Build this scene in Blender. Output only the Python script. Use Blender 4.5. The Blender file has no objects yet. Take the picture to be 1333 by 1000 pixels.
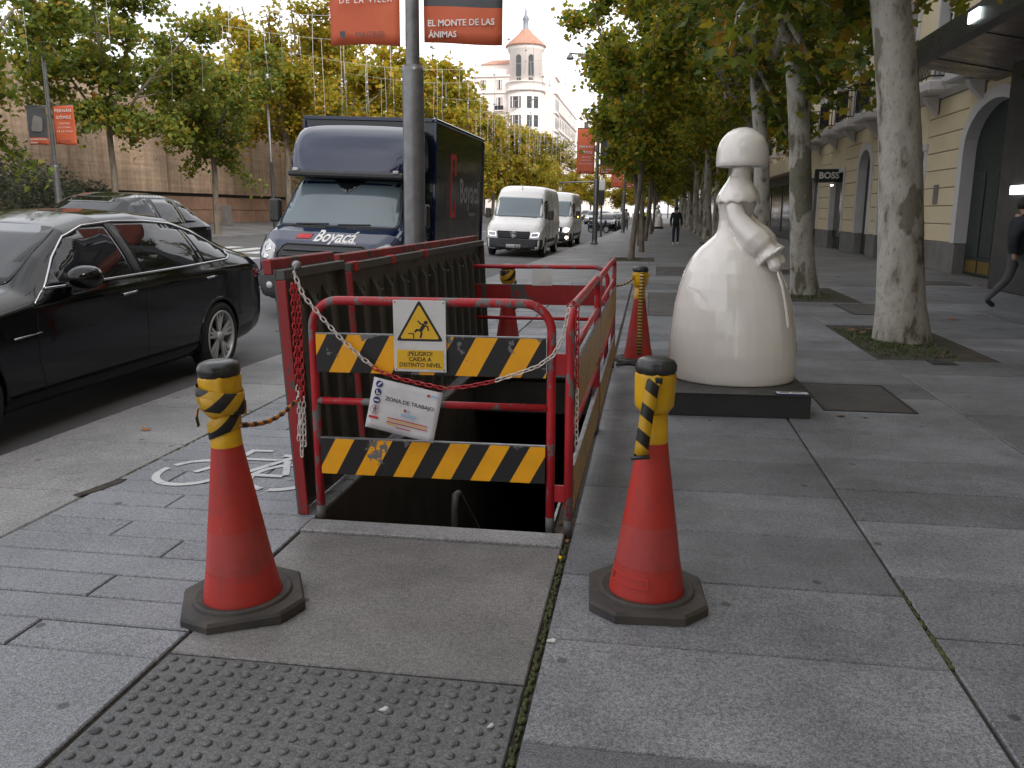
import bpy, bmesh, math, random
import numpy as np
from mathutils import Vector, Matrix, Euler
from mathutils.bvhtree import BVHTree
from mathutils.geometry import delaunay_2d_cdt

# ------------------------------------------------------------------ camera, sky, sun, exposure
scene = bpy.context.scene
COL = scene.collection
R = math.radians
cam_data = bpy.data.cameras.new('camera')
cam_data.sensor_width = 36.0
cam_data.lens = 36.0 * 1080.0 / 1333.0
cam_data.clip_start = 0.05
cam_data.clip_end = 3000.0
cam = bpy.data.objects.new('camera', cam_data)
COL.objects.link(cam)
cam.location = (0.0, 0.0, 1.5)
cam.rotation_euler = (R(90 - 11.717), 0.0, R(9.319))
scene.camera = cam

SUN_EL, SUN_AZ = 36.0, 142.0      # veiled sun behind the shop-side buildings
world = bpy.data.worlds.new('World')
scene.world = world
world.use_nodes = True
wn, wl = world.node_tree.nodes, world.node_tree.links
wn.clear()
w_out = wn.new('ShaderNodeOutputWorld')
w_bg = wn.new('ShaderNodeBackground')
w_sky = wn.new('ShaderNodeTexSky')
w_sky.sky_type = 'NISHITA'
w_sky.sun_disc = False
w_sky.sun_elevation = R(SUN_EL)
w_sky.sun_rotation = R(SUN_AZ)
w_sky.dust_density = 4.0
w_tc = wn.new('ShaderNodeTexCoord')
w_map = wn.new('ShaderNodeMapping')
w_map.inputs['Scale'].default_value = (1.0, 1.0, 2.6)
w_noise = wn.new('ShaderNodeTexNoise')
w_noise.inputs['Scale'].default_value = 2.2
w_noise.inputs['Detail'].default_value = 6.0
w_ramp = wn.new('ShaderNodeValToRGB')
w_ramp.color_ramp.elements[0].position = 0.32
w_ramp.color_ramp.elements[0].color = (7.6, 7.9, 8.5, 1)
w_ramp.color_ramp.elements[1].position = 0.62
w_ramp.color_ramp.elements[1].color = (10.6, 10.5, 10.5, 1)
w_mix = wn.new('ShaderNodeMix')
w_mix.data_type = 'RGBA'
w_n2 = wn.new('ShaderNodeTexNoise'); w_n2.inputs['Scale'].default_value = 1.7; w_n2.inputs['Detail'].default_value = 5.0
w_r2 = wn.new('ShaderNodeValToRGB')           # cloud cover with thinner breaks
w_r2.color_ramp.elements[0].position = 0.36; w_r2.color_ramp.elements[0].color = (0.55, 0.55, 0.55, 1)
w_r2.color_ramp.elements[1].position = 0.58; w_r2.color_ramp.elements[1].color = (0.96, 0.96, 0.96, 1)
wl.new(w_map.outputs['Vector'], w_n2.inputs['Vector']); wl.new(w_n2.outputs['Fac'], w_r2.inputs['Fac']); wl.new(w_r2.outputs['Color'], w_mix.inputs[0])
wl.new(w_tc.outputs['Generated'], w_map.inputs['Vector'])
wl.new(w_map.outputs['Vector'], w_noise.inputs['Vector'])
wl.new(w_noise.outputs['Fac'], w_ramp.inputs['Fac'])
wl.new(w_sky.outputs['Color'], w_mix.inputs[6])
wl.new(w_ramp.outputs['Color'], w_mix.inputs[7])
wl.new(w_mix.outputs[2], w_bg.inputs['Color'])
w_bg.inputs['Strength'].default_value = 0.10
wl.new(w_bg.outputs[0], w_out.inputs[0])

sun_data = bpy.data.lights.new('sun', 'SUN')
sun_data.energy = 1.5
sun_data.angle = R(22)
sun_data.color = (1.0, 0.96, 0.9)
sun = bpy.data.objects.new('sun', sun_data)
COL.objects.link(sun)
sun.rotation_euler = (R(90 - SUN_EL), 0, R(180 - SUN_AZ))
sun.location = (30, -30, 40)

vs = scene.view_settings
vs.view_transform = 'Standard'
vs.look = 'None'
vs.exposure = 0.83
vs.gamma = 1.0
vs.use_curve_mapping = False

# ------------------------------------------------------------------ materials
MATS = {}

def new_mat(name):
    m = bpy.data.materials.new(name)
    m.use_nodes = True
    nt = m.node_tree
    for n in list(nt.nodes):
        nt.nodes.remove(n)
    out = nt.nodes.new('ShaderNodeOutputMaterial')
    b = nt.nodes.new('ShaderNodeBsdfPrincipled')
    nt.links.new(b.outputs[0], out.inputs[0])
    MATS[name] = m
    return m, nt, b

def coords(nt, scale=(1, 1, 1), rand=True):
    tc = nt.nodes.new('ShaderNodeTexCoord')
    mp = nt.nodes.new('ShaderNodeMapping')
    mp.inputs['Scale'].default_value = scale
    nt.links.new(tc.outputs['Object'], mp.inputs['Vector'])
    if not rand:
        return mp.outputs[0]
    oi = nt.nodes.new('ShaderNodeObjectInfo')
    mul = nt.nodes.new('ShaderNodeMath'); mul.operation = 'MULTIPLY'; mul.inputs[1].default_value = 37.0
    nt.links.new(oi.outputs['Random'], mul.inputs[0])
    add = nt.nodes.new('ShaderNodeVectorMath'); add.operation = 'ADD'
    nt.links.new(mp.outputs[0], add.inputs[0])
    nt.links.new(mul.outputs[0], add.inputs[1])
    return add.outputs[0]

def noise(nt, vec, scale, detail=4, rough=0.55):
    n = nt.nodes.new('ShaderNodeTexNoise')
    n.inputs['Scale'].default_value = scale
    n.inputs['Detail'].default_value = detail
    n.inputs['Roughness'].default_value = rough
    nt.links.new(vec, n.inputs['Vector'])
    return n.outputs['Fac']

def ramp(nt, fac, stops, interp='LINEAR'):
    r = nt.nodes.new('ShaderNodeValToRGB')
    cr = r.color_ramp
    cr.interpolation = interp
    while len(cr.elements) < len(stops):
        cr.elements.new(0.5)
    for e, (p, c) in zip(cr.elements, stops):
        e.position = p
        e.color = (c, c, c, 1) if isinstance(c, (int, float)) else (*c, 1)
    nt.links.new(fac, r.inputs['Fac'])
    return r.outputs['Color']

def mix(nt, fac, a, b, mode='MIX'):
    m = nt.nodes.new('ShaderNodeMix')
    m.data_type = 'RGBA'
    m.blend_type = mode
    for sock, v in ((m.inputs[0], fac), (m.inputs[6], a), (m.inputs[7], b)):
        if isinstance(v, (int, float)):
            sock.default_value = v if sock == m.inputs[0] else (v, v, v, 1)
        elif isinstance(v, tuple):
            sock.default_value = (*v, 1)
        else:
            nt.links.new(v, sock)
    return m.outputs[2]

def math_n(nt, op, a, b=0.0):
    m = nt.nodes.new('ShaderNodeMath'); m.operation = op
    for i, v in enumerate((a, b)):
        if isinstance(v, (int, float)):
            m.inputs[i].default_value = v
        else:
            nt.links.new(v, m.inputs[i])
    return m.outputs[0]

def bump(nt, b, height, strength=0.3, dist=0.01):
    bp = nt.nodes.new('ShaderNodeBump')
    bp.inputs['Strength'].default_value = strength
    bp.inputs['Distance'].default_value = dist
    nt.links.new(height, bp.inputs['Height'])
    nt.links.new(bp.outputs[0], b.inputs['Normal'])

def setcol(nt, b, v):
    if isinstance(v, tuple):
        b.inputs['Base Color'].default_value = (*v, 1)
    else:
        nt.links.new(v, b.inputs['Base Color'])

def M(name, col, rough=0.6, metal=0.0, col2=None, ns=4.0, bmp=0.0, bs=60.0, spec=0.5, coat=0.0, lo=0.35, hi=0.7, detail=5):
    m, nt, b = new_mat(name)
    b.inputs['Roughness'].default_value = rough
    b.inputs['Metallic'].default_value = metal
    b.inputs['Specular IOR Level'].default_value = spec
    b.inputs['Coat Weight'].default_value = coat
    b.inputs['Coat Roughness'].default_value = 0.04
    vec = coords(nt)
    if col2 is None:
        col2 = tuple(c * 0.8 for c in col)
    f = noise(nt, vec, ns, detail)
    setcol(nt, b, ramp(nt, f, [(lo, col2), (hi, col)]))
    r = ramp(nt, noise(nt, vec, ns * 2.7, 3), [(0.3, max(rough - 0.08, 0.02)), (0.7, min(rough + 0.08, 1))])
    nt.links.new(r, b.inputs['Roughness'])
    if bmp:
        bump(nt, b, noise(nt, vec, bs, 3), bmp, 0.01)
    return m

def M_granite(name, base, spread=0.34, gs=170.0, stain=0.75, rough=0.6):
    """flamed granite: fine grain, broad soft stains and a tone of its own for each slab"""
    m, nt, b = new_mat(name)
    tc = nt.nodes.new('ShaderNodeTexCoord')
    geo = nt.nodes.new('ShaderNodeNewGeometry')
    pos = geo.outputs['Position']
    vec = coords(nt)
    g1 = noise(nt, pos, gs, 2, 0.7)
    g2 = noise(nt, pos, gs * 0.33, 2, 0.6)
    grain = ramp(nt, g1, [(0.36, tuple(c * 0.36 for c in base)), (0.5, base), (0.64, tuple(min(c * 1.95, 1) for c in base))])
    grain = mix(nt, 0.38, grain, ramp(nt, g2, [(0.36, tuple(c * 0.5 for c in base)), (0.64, tuple(c * 1.5 for c in base))]))
    oi = nt.nodes.new('ShaderNodeObjectInfo')
    tone = ramp(nt, oi.outputs['Random'], [(0.0, 1 - spread), (0.5, 1.0), (1.0, 1 + spread * 0.6)])
    c = mix(nt, 1.0, grain, tone, 'MULTIPLY')
    st = ramp(nt, noise(nt, pos, 1.3, 6, 0.6), [(0.35, 1 - 0.42 * stain), (0.62, 1.06)])
    c = mix(nt, 1.0, c, st, 'MULTIPLY')
    st2 = ramp(nt, noise(nt, pos, 9.0, 5, 0.65), [(0.3, 1 - 0.25 * stain), (0.55, 1.0)])
    c = mix(nt, 1.0, c, st2, 'MULTIPLY')
    # trodden gum spots
    vo = nt.nodes.new('ShaderNodeTexVoronoi'); vo.voronoi_dimensions = '2D'; vo.inputs['Scale'].default_value = 1.25
    nt.links.new(pos, vo.inputs['Vector'])
    gum = ramp(nt, vo.outputs['Distance'], [(0.019, 0.42), (0.027, 1.0)])
    c = mix(nt, 1.0, c, gum, 'MULTIPLY')
    setcol(nt, b, c)
    nt.links.new(ramp(nt, noise(nt, pos, 3.0, 4), [(0.3, rough - 0.16), (0.7, rough + 0.1)]), b.inputs['Roughness'])
    b.inputs['Specular IOR Level'].default_value = 0.4
    bump(nt, b, g1, 0.25, 0.003)
    return m

def M_chip(name, col, under=(0.28, 0.28, 0.29), thr=0.60, ns=14.0, rough=0.42, stretch=(1, 1, 0.5)):
    """paint worn through to grey metal"""
    m, nt, b = new_mat(name)
    vec = coords(nt, stretch)
    f = noise(nt, vec, ns, 6, 0.65)
    k = ramp(nt, f, [(thr, 0.0), (thr + 0.015, 1.0)])
    paint = ramp(nt, noise(nt, vec, 5, 4), [(0.3, tuple(c * 0.72 for c in col)), (0.7, col)])
    setcol(nt, b, mix(nt, k, paint, under))
    nt.links.new(ramp(nt, f, [(thr, rough), (thr + 0.02, 0.6)]), b.inputs['Roughness'])
    bump(nt, b, k, -0.25, 0.002)
    return m

def M_stripe(name, a, c, direction, period, duty=0.5, phase=0.0, under=(0.25, 0.26, 0.27), thr=0.63, rough=0.45, ns=11):
    m, nt, b = new_mat(name)
    tc = nt.nodes.new('ShaderNodeTexCoord')
    dot = nt.nodes.new('ShaderNodeVectorMath'); dot.operation = 'DOT_PRODUCT'
    nt.links.new(tc.outputs['Object'], dot.inputs[0])
    dot.inputs[1].default_value = direction
    t = math_n(nt, 'ADD', math_n(nt, 'DIVIDE', dot.outputs['Value'], period), phase + 100.0)
    fr = math_n(nt, 'FRACT', t)
    k = math_n(nt, 'LESS_THAN', fr, duty)
    vec = coords(nt)
    col = mix(nt, k, a, c)
    col = mix(nt, 1.0, col, ramp(nt, noise(nt, vec, 6, 5), [(0.3, 0.86), (0.6, 1.0)]), 'MULTIPLY')
    f = noise(nt, vec, ns, 6, 0.6)
    kk = ramp(nt, f, [(thr, 0.0), (thr + 0.012, 1.0)])
    setcol(nt, b, mix(nt, kk, col, under))
    b.inputs['Roughness'].default_value = rough
    return m

def M_leaf(name, stops, trans=0.35):
    m, nt, b = new_mat(name)
    geo = nt.nodes.new('ShaderNodeNewGeometry')
    c = ramp(nt, geo.outputs['Random Per Island'], stops)
    vec = coords(nt)
    n = noise(nt, vec, 0.55, 3)
    c = mix(nt, 1.0, c, ramp(nt, n, [(0.3, (0.72, 0.80, 0.7)), (0.7, (1.2, 1.12, 1.0))]), 'MULTIPLY')
    setcol(nt, b, c)
    b.inputs['Roughness'].default_value = 0.55
    b.inputs['Specular IOR Level'].default_value = 0.3
    out = [x for x in nt.nodes if x.type == 'OUTPUT_MATERIAL'][0]
    tr = nt.nodes.new('ShaderNodeBsdfTranslucent')
    nt.links.new(mix(nt, 1.0, c, (1.2, 1.2, 0.7), 'MULTIPLY'), tr.inputs['Color'])
    ms = nt.nodes.new('ShaderNodeMixShader')
    ms.inputs[0].default_value = trans
    nt.links.new(b.outputs[0], ms.inputs[1]); nt.links.new(tr.outputs[0], ms.inputs[2])
    nt.links.new(ms.outputs[0], out.inputs[0])
    return m

def M_glass(name, tint=(0.02, 0.025, 0.03), rough=0.03):
    """vehicle glazing: dark over an unlit cabin, pale with sky reflection painted in"""
    m, nt, b = new_mat(name)
    b.inputs['Base Color'].default_value = (*tint, 1)
    b.inputs['Roughness'].default_value = rough
    b.inputs['Specular IOR Level'].default_value = 0.5
    b.inputs['Coat Weight'].default_value = 0.0 if tint[0] < 0.03 else 0.6
    b.inputs['Coat Roughness'].default_value = 0.02
    return m

def M_emit(name, col, strength):
    m, nt, b = new_mat(name)
    b.inputs['Base Color'].default_value = (*col, 1)
    b.inputs['Emission Color'].default_value = (*col, 1)
    b.inputs['Emission Strength'].default_value = strength
    return m

M_granite('granite', (0.190, 0.193, 0.207))
M_granite('granite_bike', (0.212, 0.217, 0.236), spread=0.07, stain=0.35)
M_granite('granite_kerb', (0.240, 0.233, 0.23), spread=0.12, stain=0.6)
M_granite('granite_lid', (0.186, 0.178, 0.175), spread=0.03, stain=0.7)
M_granite('granite_step', (0.245, 0.243, 0.245), spread=0.05, stain=0.3)
M_granite('tactile', (0.115, 0.116, 0.117), spread=0.04, stain=0.6)
M_granite('cover_dark', (0.085, 0.078, 0.075), spread=0.25, stain=0.6)
M('joint_soil', (0.07, 0.055, 0.04), 0.95, col2=(0.025, 0.02, 0.016), ns=20, bmp=0.5)
M('moss', (0.085, 0.105, 0.03), 0.95, col2=(0.04, 0.045, 0.018), ns=30, bmp=0.6, bs=120)
M('asphalt', (0.135, 0.13, 0.132), 0.85, col2=(0.10, 0.097, 0.10), ns=0.8, bmp=0.5, bs=220)
M('road_paint', (0.62, 0.62, 0.6), 0.7, col2=(0.33, 0.33, 0.32), ns=9, lo=0.3, hi=0.5)
M('soil', (0.075, 0.06, 0.045), 0.95, col2=(0.035, 0.03, 0.024), ns=8, bmp=0.8, bs=50)
M('grass', (0.09, 0.115, 0.03), 0.8, col2=(0.05, 0.07, 0.02), ns=6)
M_chip('red_paint', (0.49, 0.012, 0.022), under=(0.15, 0.145, 0.145), thr=0.61)
M_chip('red_paint_worn', (0.47, 0.015, 0.024), under=(0.15, 0.145, 0.145), thr=0.555, ns=15)
M_chip('red_paint_dark', (0.32, 0.014, 0.016), under=(0.07, 0.065, 0.06), thr=0.55, ns=7)
M_chip('steel_dark', (0.082, 0.082, 0.075), under=(0.13, 0.13, 0.12), thr=0.62, ns=8, rough=0.5)
M('galv', (0.33, 0.34, 0.35), 0.42, 0.75, col2=(0.22, 0.22, 0.23), ns=12)
M('pole_grey', (0.20, 0.20, 0.205), 0.38, 0.55, col2=(0.14, 0.14, 0.145), ns=6)
M('cone_red', (0.48, 0.032, 0.023), 0.5, col2=(0.37, 0.030, 0.026), ns=5)
M('cone_band', (0.43, 0.052, 0.043), 0.6, col2=(0.35, 0.045, 0.04), ns=9)
M('rubber', (0.028, 0.027, 0.027), 0.7, col2=(0.06, 0.05, 0.042), ns=5, bmp=0.2, bs=60)
M('yellow_plastic', (0.72, 0.40, 0.004), 0.4, col2=(0.58, 0.31, 0.004), ns=9)
M('galv_dull', (0.12, 0.115, 0.115), 0.6, col2=(0.08, 0.075, 0.072), ns=9)
M('paint_worn', (0.54, 0.54, 0.54), 0.75, col2=(0.30, 0.30, 0.31), ns=16, lo=0.30, hi=0.44)
M('black_plastic', (0.018, 0.018, 0.019), 0.32, col2=(0.03, 0.03, 0.03), ns=9)
M('black_matt', (0.02, 0.02, 0.02), 0.8)
M('white_plastic', (0.66, 0.64, 0.62), 0.45, col2=(0.5, 0.48, 0.46), ns=10)
M('chain_white', (0.70, 0.64, 0.61), 0.4)
M('chain_red', (0.50, 0.022, 0.03), 0.35)
M('sign_white', (0.62, 0.61, 0.60), 0.5, col2=(0.46, 0.44, 0.43), ns=6, lo=0.3, hi=0.5)
M('sign_yellow', (0.78, 0.46, 0.012), 0.45, col2=(0.68, 0.39, 0.012), ns=8)
M('sign_black', (0.018, 0.015, 0.013), 0.55)
M('print_blue', (0.02, 0.025, 0.16), 0.5)
M('print_red', (0.55, 0.03, 0.035), 0.5)
M('print_grey', (0.12, 0.12, 0.13), 0.5)
M('print_ltblue', (0.35, 0.52, 0.70), 0.5)
M('paper', (0.68, 0.67, 0.69), 0.35, col2=(0.56, 0.55, 0.57), ns=7, bmp=0.35, bs=14)
M('sculpture', (0.80, 0.755, 0.71), 0.13, col2=(0.765, 0.715, 0.665), ns=1.5, coat=0.6)
M('plinth', (0.018, 0.018, 0.019), 0.4, col2=(0.03, 0.03, 0.03))
M('banner_orange', (0.60, 0.125, 0.05), 0.6, col2=(0.52, 0.10, 0.04), ns=2)
M('banner_dark', (0.045, 0.045, 0.05), 0.6, col2=(0.075, 0.075, 0.08), ns=1.5)
M('text_faint', (0.34, 0.34, 0.36), 0.5)
M('text_white', (0.78, 0.76, 0.74), 0.6)
M('car_black', (0.003, 0.003, 0.0035), 0.08, coat=0.12, spec=0.38)
M('car_dark', (0.012, 0.014, 0.018), 0.16, coat=0.35)
M('car_blue', (0.006, 0.015, 0.052), 0.07, coat=0.45, col2=(0.005, 0.012, 0.043))
M('car_silver', (0.42, 0.43, 0.45), 0.3, 0.4, coat=0.6)
M('car_white', (0.78, 0.765, 0.75), 0.3, coat=0.4, col2=(0.72, 0.70, 0.68), ns=1.5)
M('car_red', (0.25, 0.02, 0.02), 0.2, coat=0.8)
M('trim_black', (0.02, 0.02, 0.021), 0.55)
M('bumper_grey', (0.045, 0.046, 0.05), 0.6, col2=(0.035, 0.036, 0.04))
M('chrome', (0.62, 0.62, 0.63), 0.16, 1.0)
M('rim_silver', (0.60, 0.60, 0.61), 0.36, 0.5)
M('tyre', (0.018, 0.018, 0.018), 0.85)
M('gap', (0.003, 0.003, 0.003), 0.9)
M_glass('glass_dark', (0.008, 0.009, 0.011))
M_glass('glass_sky_tint', (0.11, 0.145, 0.165))  # pale blue base stands in for sky mirrored in the windscreens
M_glass('lamp_clear', (0.45, 0.45, 0.46), 0.12)
M_glass('lamp_red', (0.22, 0.01, 0.012), 0.1)
M_emit('lamp_lit', (1.0, 0.86, 0.62), 14.0)
M_emit('lamp_drl', (0.95, 0.90, 1.0), 0.9)
M_emit('sign_lit', (0.85, 1.0, 0.97), 2.2)
M_emit('indicator', (1.0, 0.35, 0.04), 5.0)
M('wall_stone', (0.47, 0.285, 0.20), 0.85, col2=(0.34, 0.205, 0.145), ns=1.3, bmp=0.3, bs=10)
M('cream', (0.78, 0.66, 0.455), 0.85, col2=(0.72, 0.60, 0.405), ns=0.7)
M('stone_white', (0.66, 0.635, 0.63), 0.8, col2=(0.58, 0.555, 0.55), ns=1.1)
M('stone_grey', (0.23, 0.215, 0.205), 0.75, col2=(0.17, 0.16, 0.155), ns=2)
M('door_green', (0.022, 0.036, 0.032), 0.45, col2=(0.014, 0.024, 0.022))
M('brass', (0.28, 0.19, 0.05), 0.4, 0.7)
M('iron', (0.02, 0.02, 0.022), 0.6)
M('shop_dark', (0.034, 0.034, 0.036), 0.35, col2=(0.05, 0.048, 0.048), ns=1.5)
M('canopy_brown', (0.105, 0.062, 0.045), 0.3, col2=(0.07, 0.042, 0.032), ns=0.8)
M('window_dark', (0.03, 0.034, 0.04), 0.08, spec=0.8)
M('facade_pale', (0.84, 0.765, 0.72), 0.85, col2=(0.79, 0.705, 0.655), ns=0.25)
M('roof_tile', (0.50, 0.27, 0.195), 0.85, col2=(0.42, 0.215, 0.15), ns=1.5)
M('lead', (0.30, 0.33, 0.38), 0.5)
M('wood_back', (0.42, 0.29, 0.15), 0.7, col2=(0.30, 0.20, 0.10), ns=6)
M('string_white', (0.60, 0.59, 0.60), 0.6)
M('jacket', (0.012, 0.016, 0.022), 0.8)
M('trousers_blue', (0.02, 0.025, 0.045), 0.85)
M('trousers_grey', (0.085, 0.085, 0.092), 0.85)
M('skin', (0.42, 0.24, 0.17), 0.55)
M('hair', (0.02, 0.013, 0.009), 0.6)
M('shoe_white', (0.62, 0.6, 0.58), 0.6)
M('hivis', (0.55, 0.72, 0.05), 0.6)
M('bush', (0.10, 0.115, 0.085), 0.8)
M('leaf_litter', (0.33, 0.15, 0.05), 0.8, col2=(0.20, 0.09, 0.035), ns=3)
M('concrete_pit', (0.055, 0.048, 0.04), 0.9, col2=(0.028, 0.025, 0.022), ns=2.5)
M('grate', (0.05, 0.05, 0.052), 0.6, 0.4)
M_leaf('leaf_green', [(0.0, (0.08, 0.12, 0.018)), (0.3, (0.135, 0.175, 0.024)), (0.6, (0.23, 0.24, 0.028)), (0.85, (0.38, 0.31, 0.032)), (0.97, (0.38, 0.23, 0.03)), (1.0, (0.24, 0.12, 0.03))], 0.5)
M_leaf('leaf_street', [(0.0, (0.085, 0.125, 0.03)), (0.35, (0.14, 0.18, 0.036)), (0.7, (0.215, 0.235, 0.04)), (0.92, (0.31, 0.27, 0.045)), (1.0, (0.30, 0.15, 0.03))], 0.45)
M_leaf('leaf_near', [(0.0, (0.065, 0.105, 0.022)), (0.40, (0.125, 0.17, 0.03)), (0.68, (0.24, 0.245, 0.034)), (0.88, (0.34, 0.26, 0.03)), (0.97, (0.32, 0.19, 0.03)), (1.0, (0.22, 0.10, 0.03))], 0.45)
M_leaf('leaf_gold', [(0.0, (0.15, 0.17, 0.025)), (0.3, (0.27, 0.26, 0.032)), (0.65, (0.42, 0.34, 0.038)), (0.9, (0.46, 0.27, 0.032)), (1.0, (0.30, 0.14, 0.03))], 0.45)
M_leaf('leaf_olive', [(0.0, (0.055, 0.065, 0.048)), (0.5, (0.10, 0.115, 0.085)), (1.0, (0.17, 0.185, 0.14))], 0.2)

def _bark():
    m, nt, b = new_mat('bark_plane')
    vec = coords(nt, (1, 1, 0.45))
    f = noise(nt, vec, 5.5, 4, 0.5)
    base = ramp(nt, f, [(0.34, (0.11, 0.098, 0.07)), (0.41, (0.29, 0.265, 0.225)), (0.56, (0.40, 0.375, 0.335)), (0.72, (0.33, 0.315, 0.26))])
    f2 = noise(nt, vec, 2.6, 3, 0.5)
    base = mix(nt, ramp(nt, f2, [(0.60, 0.0), (0.62, 0.8)]), base, (0.12, 0.11, 0.072))
    f3 = noise(nt, vec, 34, 3)
    base = mix(nt, 1.0, base, ramp(nt, f3, [(0.28, 0.55), (0.45, 1.0)]), 'MULTIPLY')
    setcol(nt, b, base)
    b.inputs['Roughness'].default_value = 0.85
    bump(nt, b, f, 0.5, 0.012)
    m, nt, b = new_mat('bark_young')
    vec = coords(nt, (1, 1, 0.3))
    setcol(nt, b, ramp(nt, noise(nt, vec, 9, 5), [(0.3, (0.10, 0.08, 0.06)), (0.7, (0.21, 0.175, 0.135))]))
    b.inputs['Roughness'].default_value = 0.9
_bark()

def _far_pave():
    """pavement too far off to tell its slabs apart"""
    m, nt, b = new_mat('pave_far')
    tc = nt.nodes.new('ShaderNodeTexCoord')
    br = nt.nodes.new('ShaderNodeTexBrick')
    mp = nt.nodes.new('ShaderNodeMapping')
    nt.links.new(tc.outputs['Object'], mp.inputs['Vector'])
    nt.links.new(mp.outputs[0], br.inputs['Vector'])
    br.inputs['Scale'].default_value = 1.0
    br.inputs['Brick Width'].default_value = 1.36
    br.inputs['Row Height'].default_value = 0.6
    br.inputs['Mortar Size'].default_value = 0.008
    br.offset = 0.0
    br.inputs['Color1'].default_value = (0.205, 0.203, 0.208, 1)
    br.inputs['Color2'].default_value = (0.165, 0.163, 0.166, 1)
    br.inputs['Mortar'].default_value = (0.07, 0.065, 0.06, 1)
    c = mix(nt, 1.0, br.outputs['Color'], ramp(nt, noise(nt, tc.outputs['Object'], 0.8, 6), [(0.35, 0.72), (0.65, 1.08)]), 'MULTIPLY')
    setcol(nt, b, c)
    b.inputs['Roughness'].default_value = 0.6
_far_pave()

def _wall():
    """board-marked concrete with rain streaks"""
    m, nt, b = new_mat('wall_concrete')
    st = noise(nt, coords(nt, (1, 1.6, 0.10)), 1.6, 6, 0.65)
    bd = noise(nt, coords(nt, (0.15, 0.15, 5.0)), 1.3, 3, 0.5)
    c = ramp(nt, st, [(0.30, (0.30, 0.205, 0.14)), (0.48, (0.50, 0.355, 0.25)), (0.68, (0.60, 0.44, 0.32))])
    c = mix(nt, 1.0, c, ramp(nt, bd, [(0.3, 0.80), (0.7, 1.08)]), 'MULTIPLY')
    c = mix(nt, 1.0, c, ramp(nt, noise(nt, coords(nt), 5.0, 6, 0.7), [(0.3, 0.74), (0.6, 1.04)]), 'MULTIPLY')
    setcol(nt, b, c)
    b.inputs['Roughness'].default_value = 0.92
    bump(nt, b, bd, 0.5, 0.03)
    for nm, col, dark in (('cone_red', (0.48, 0.032, 0.023), 0.75), ('cone_band', (0.43, 0.052, 0.043), 0.8)):
        bpy.data.materials.remove(MATS[nm])
        m, nt, b = new_mat(nm)
        v = coords(nt, (1, 1, 0.35))
        base = ramp(nt, noise(nt, v, 6, 5), [(0.3, tuple(c_ * dark for c_ in col)), (0.68, col)])
        scuff = ramp(nt, noise(nt, coords(nt, (1.0, 1.0, 0.5)), 38, 5, 0.7), [(0.66, 0.0), (0.72, 0.55)])
        base = mix(nt, scuff, base, (0.40, 0.17, 0.14))
        grime = ramp(nt, noise(nt, coords(nt), 9, 6, 0.7), [(0.52, 0.0), (0.72, 0.6)])
        base = mix(nt, grime, base, (0.16, 0.04, 0.03))
        setcol(nt, b, base)
        nt.links.new(ramp(nt, noise(nt, v, 20, 4), [(0.3, 0.38), (0.7, 0.66)]), b.inputs['Roughness'])
_wall()

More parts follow.
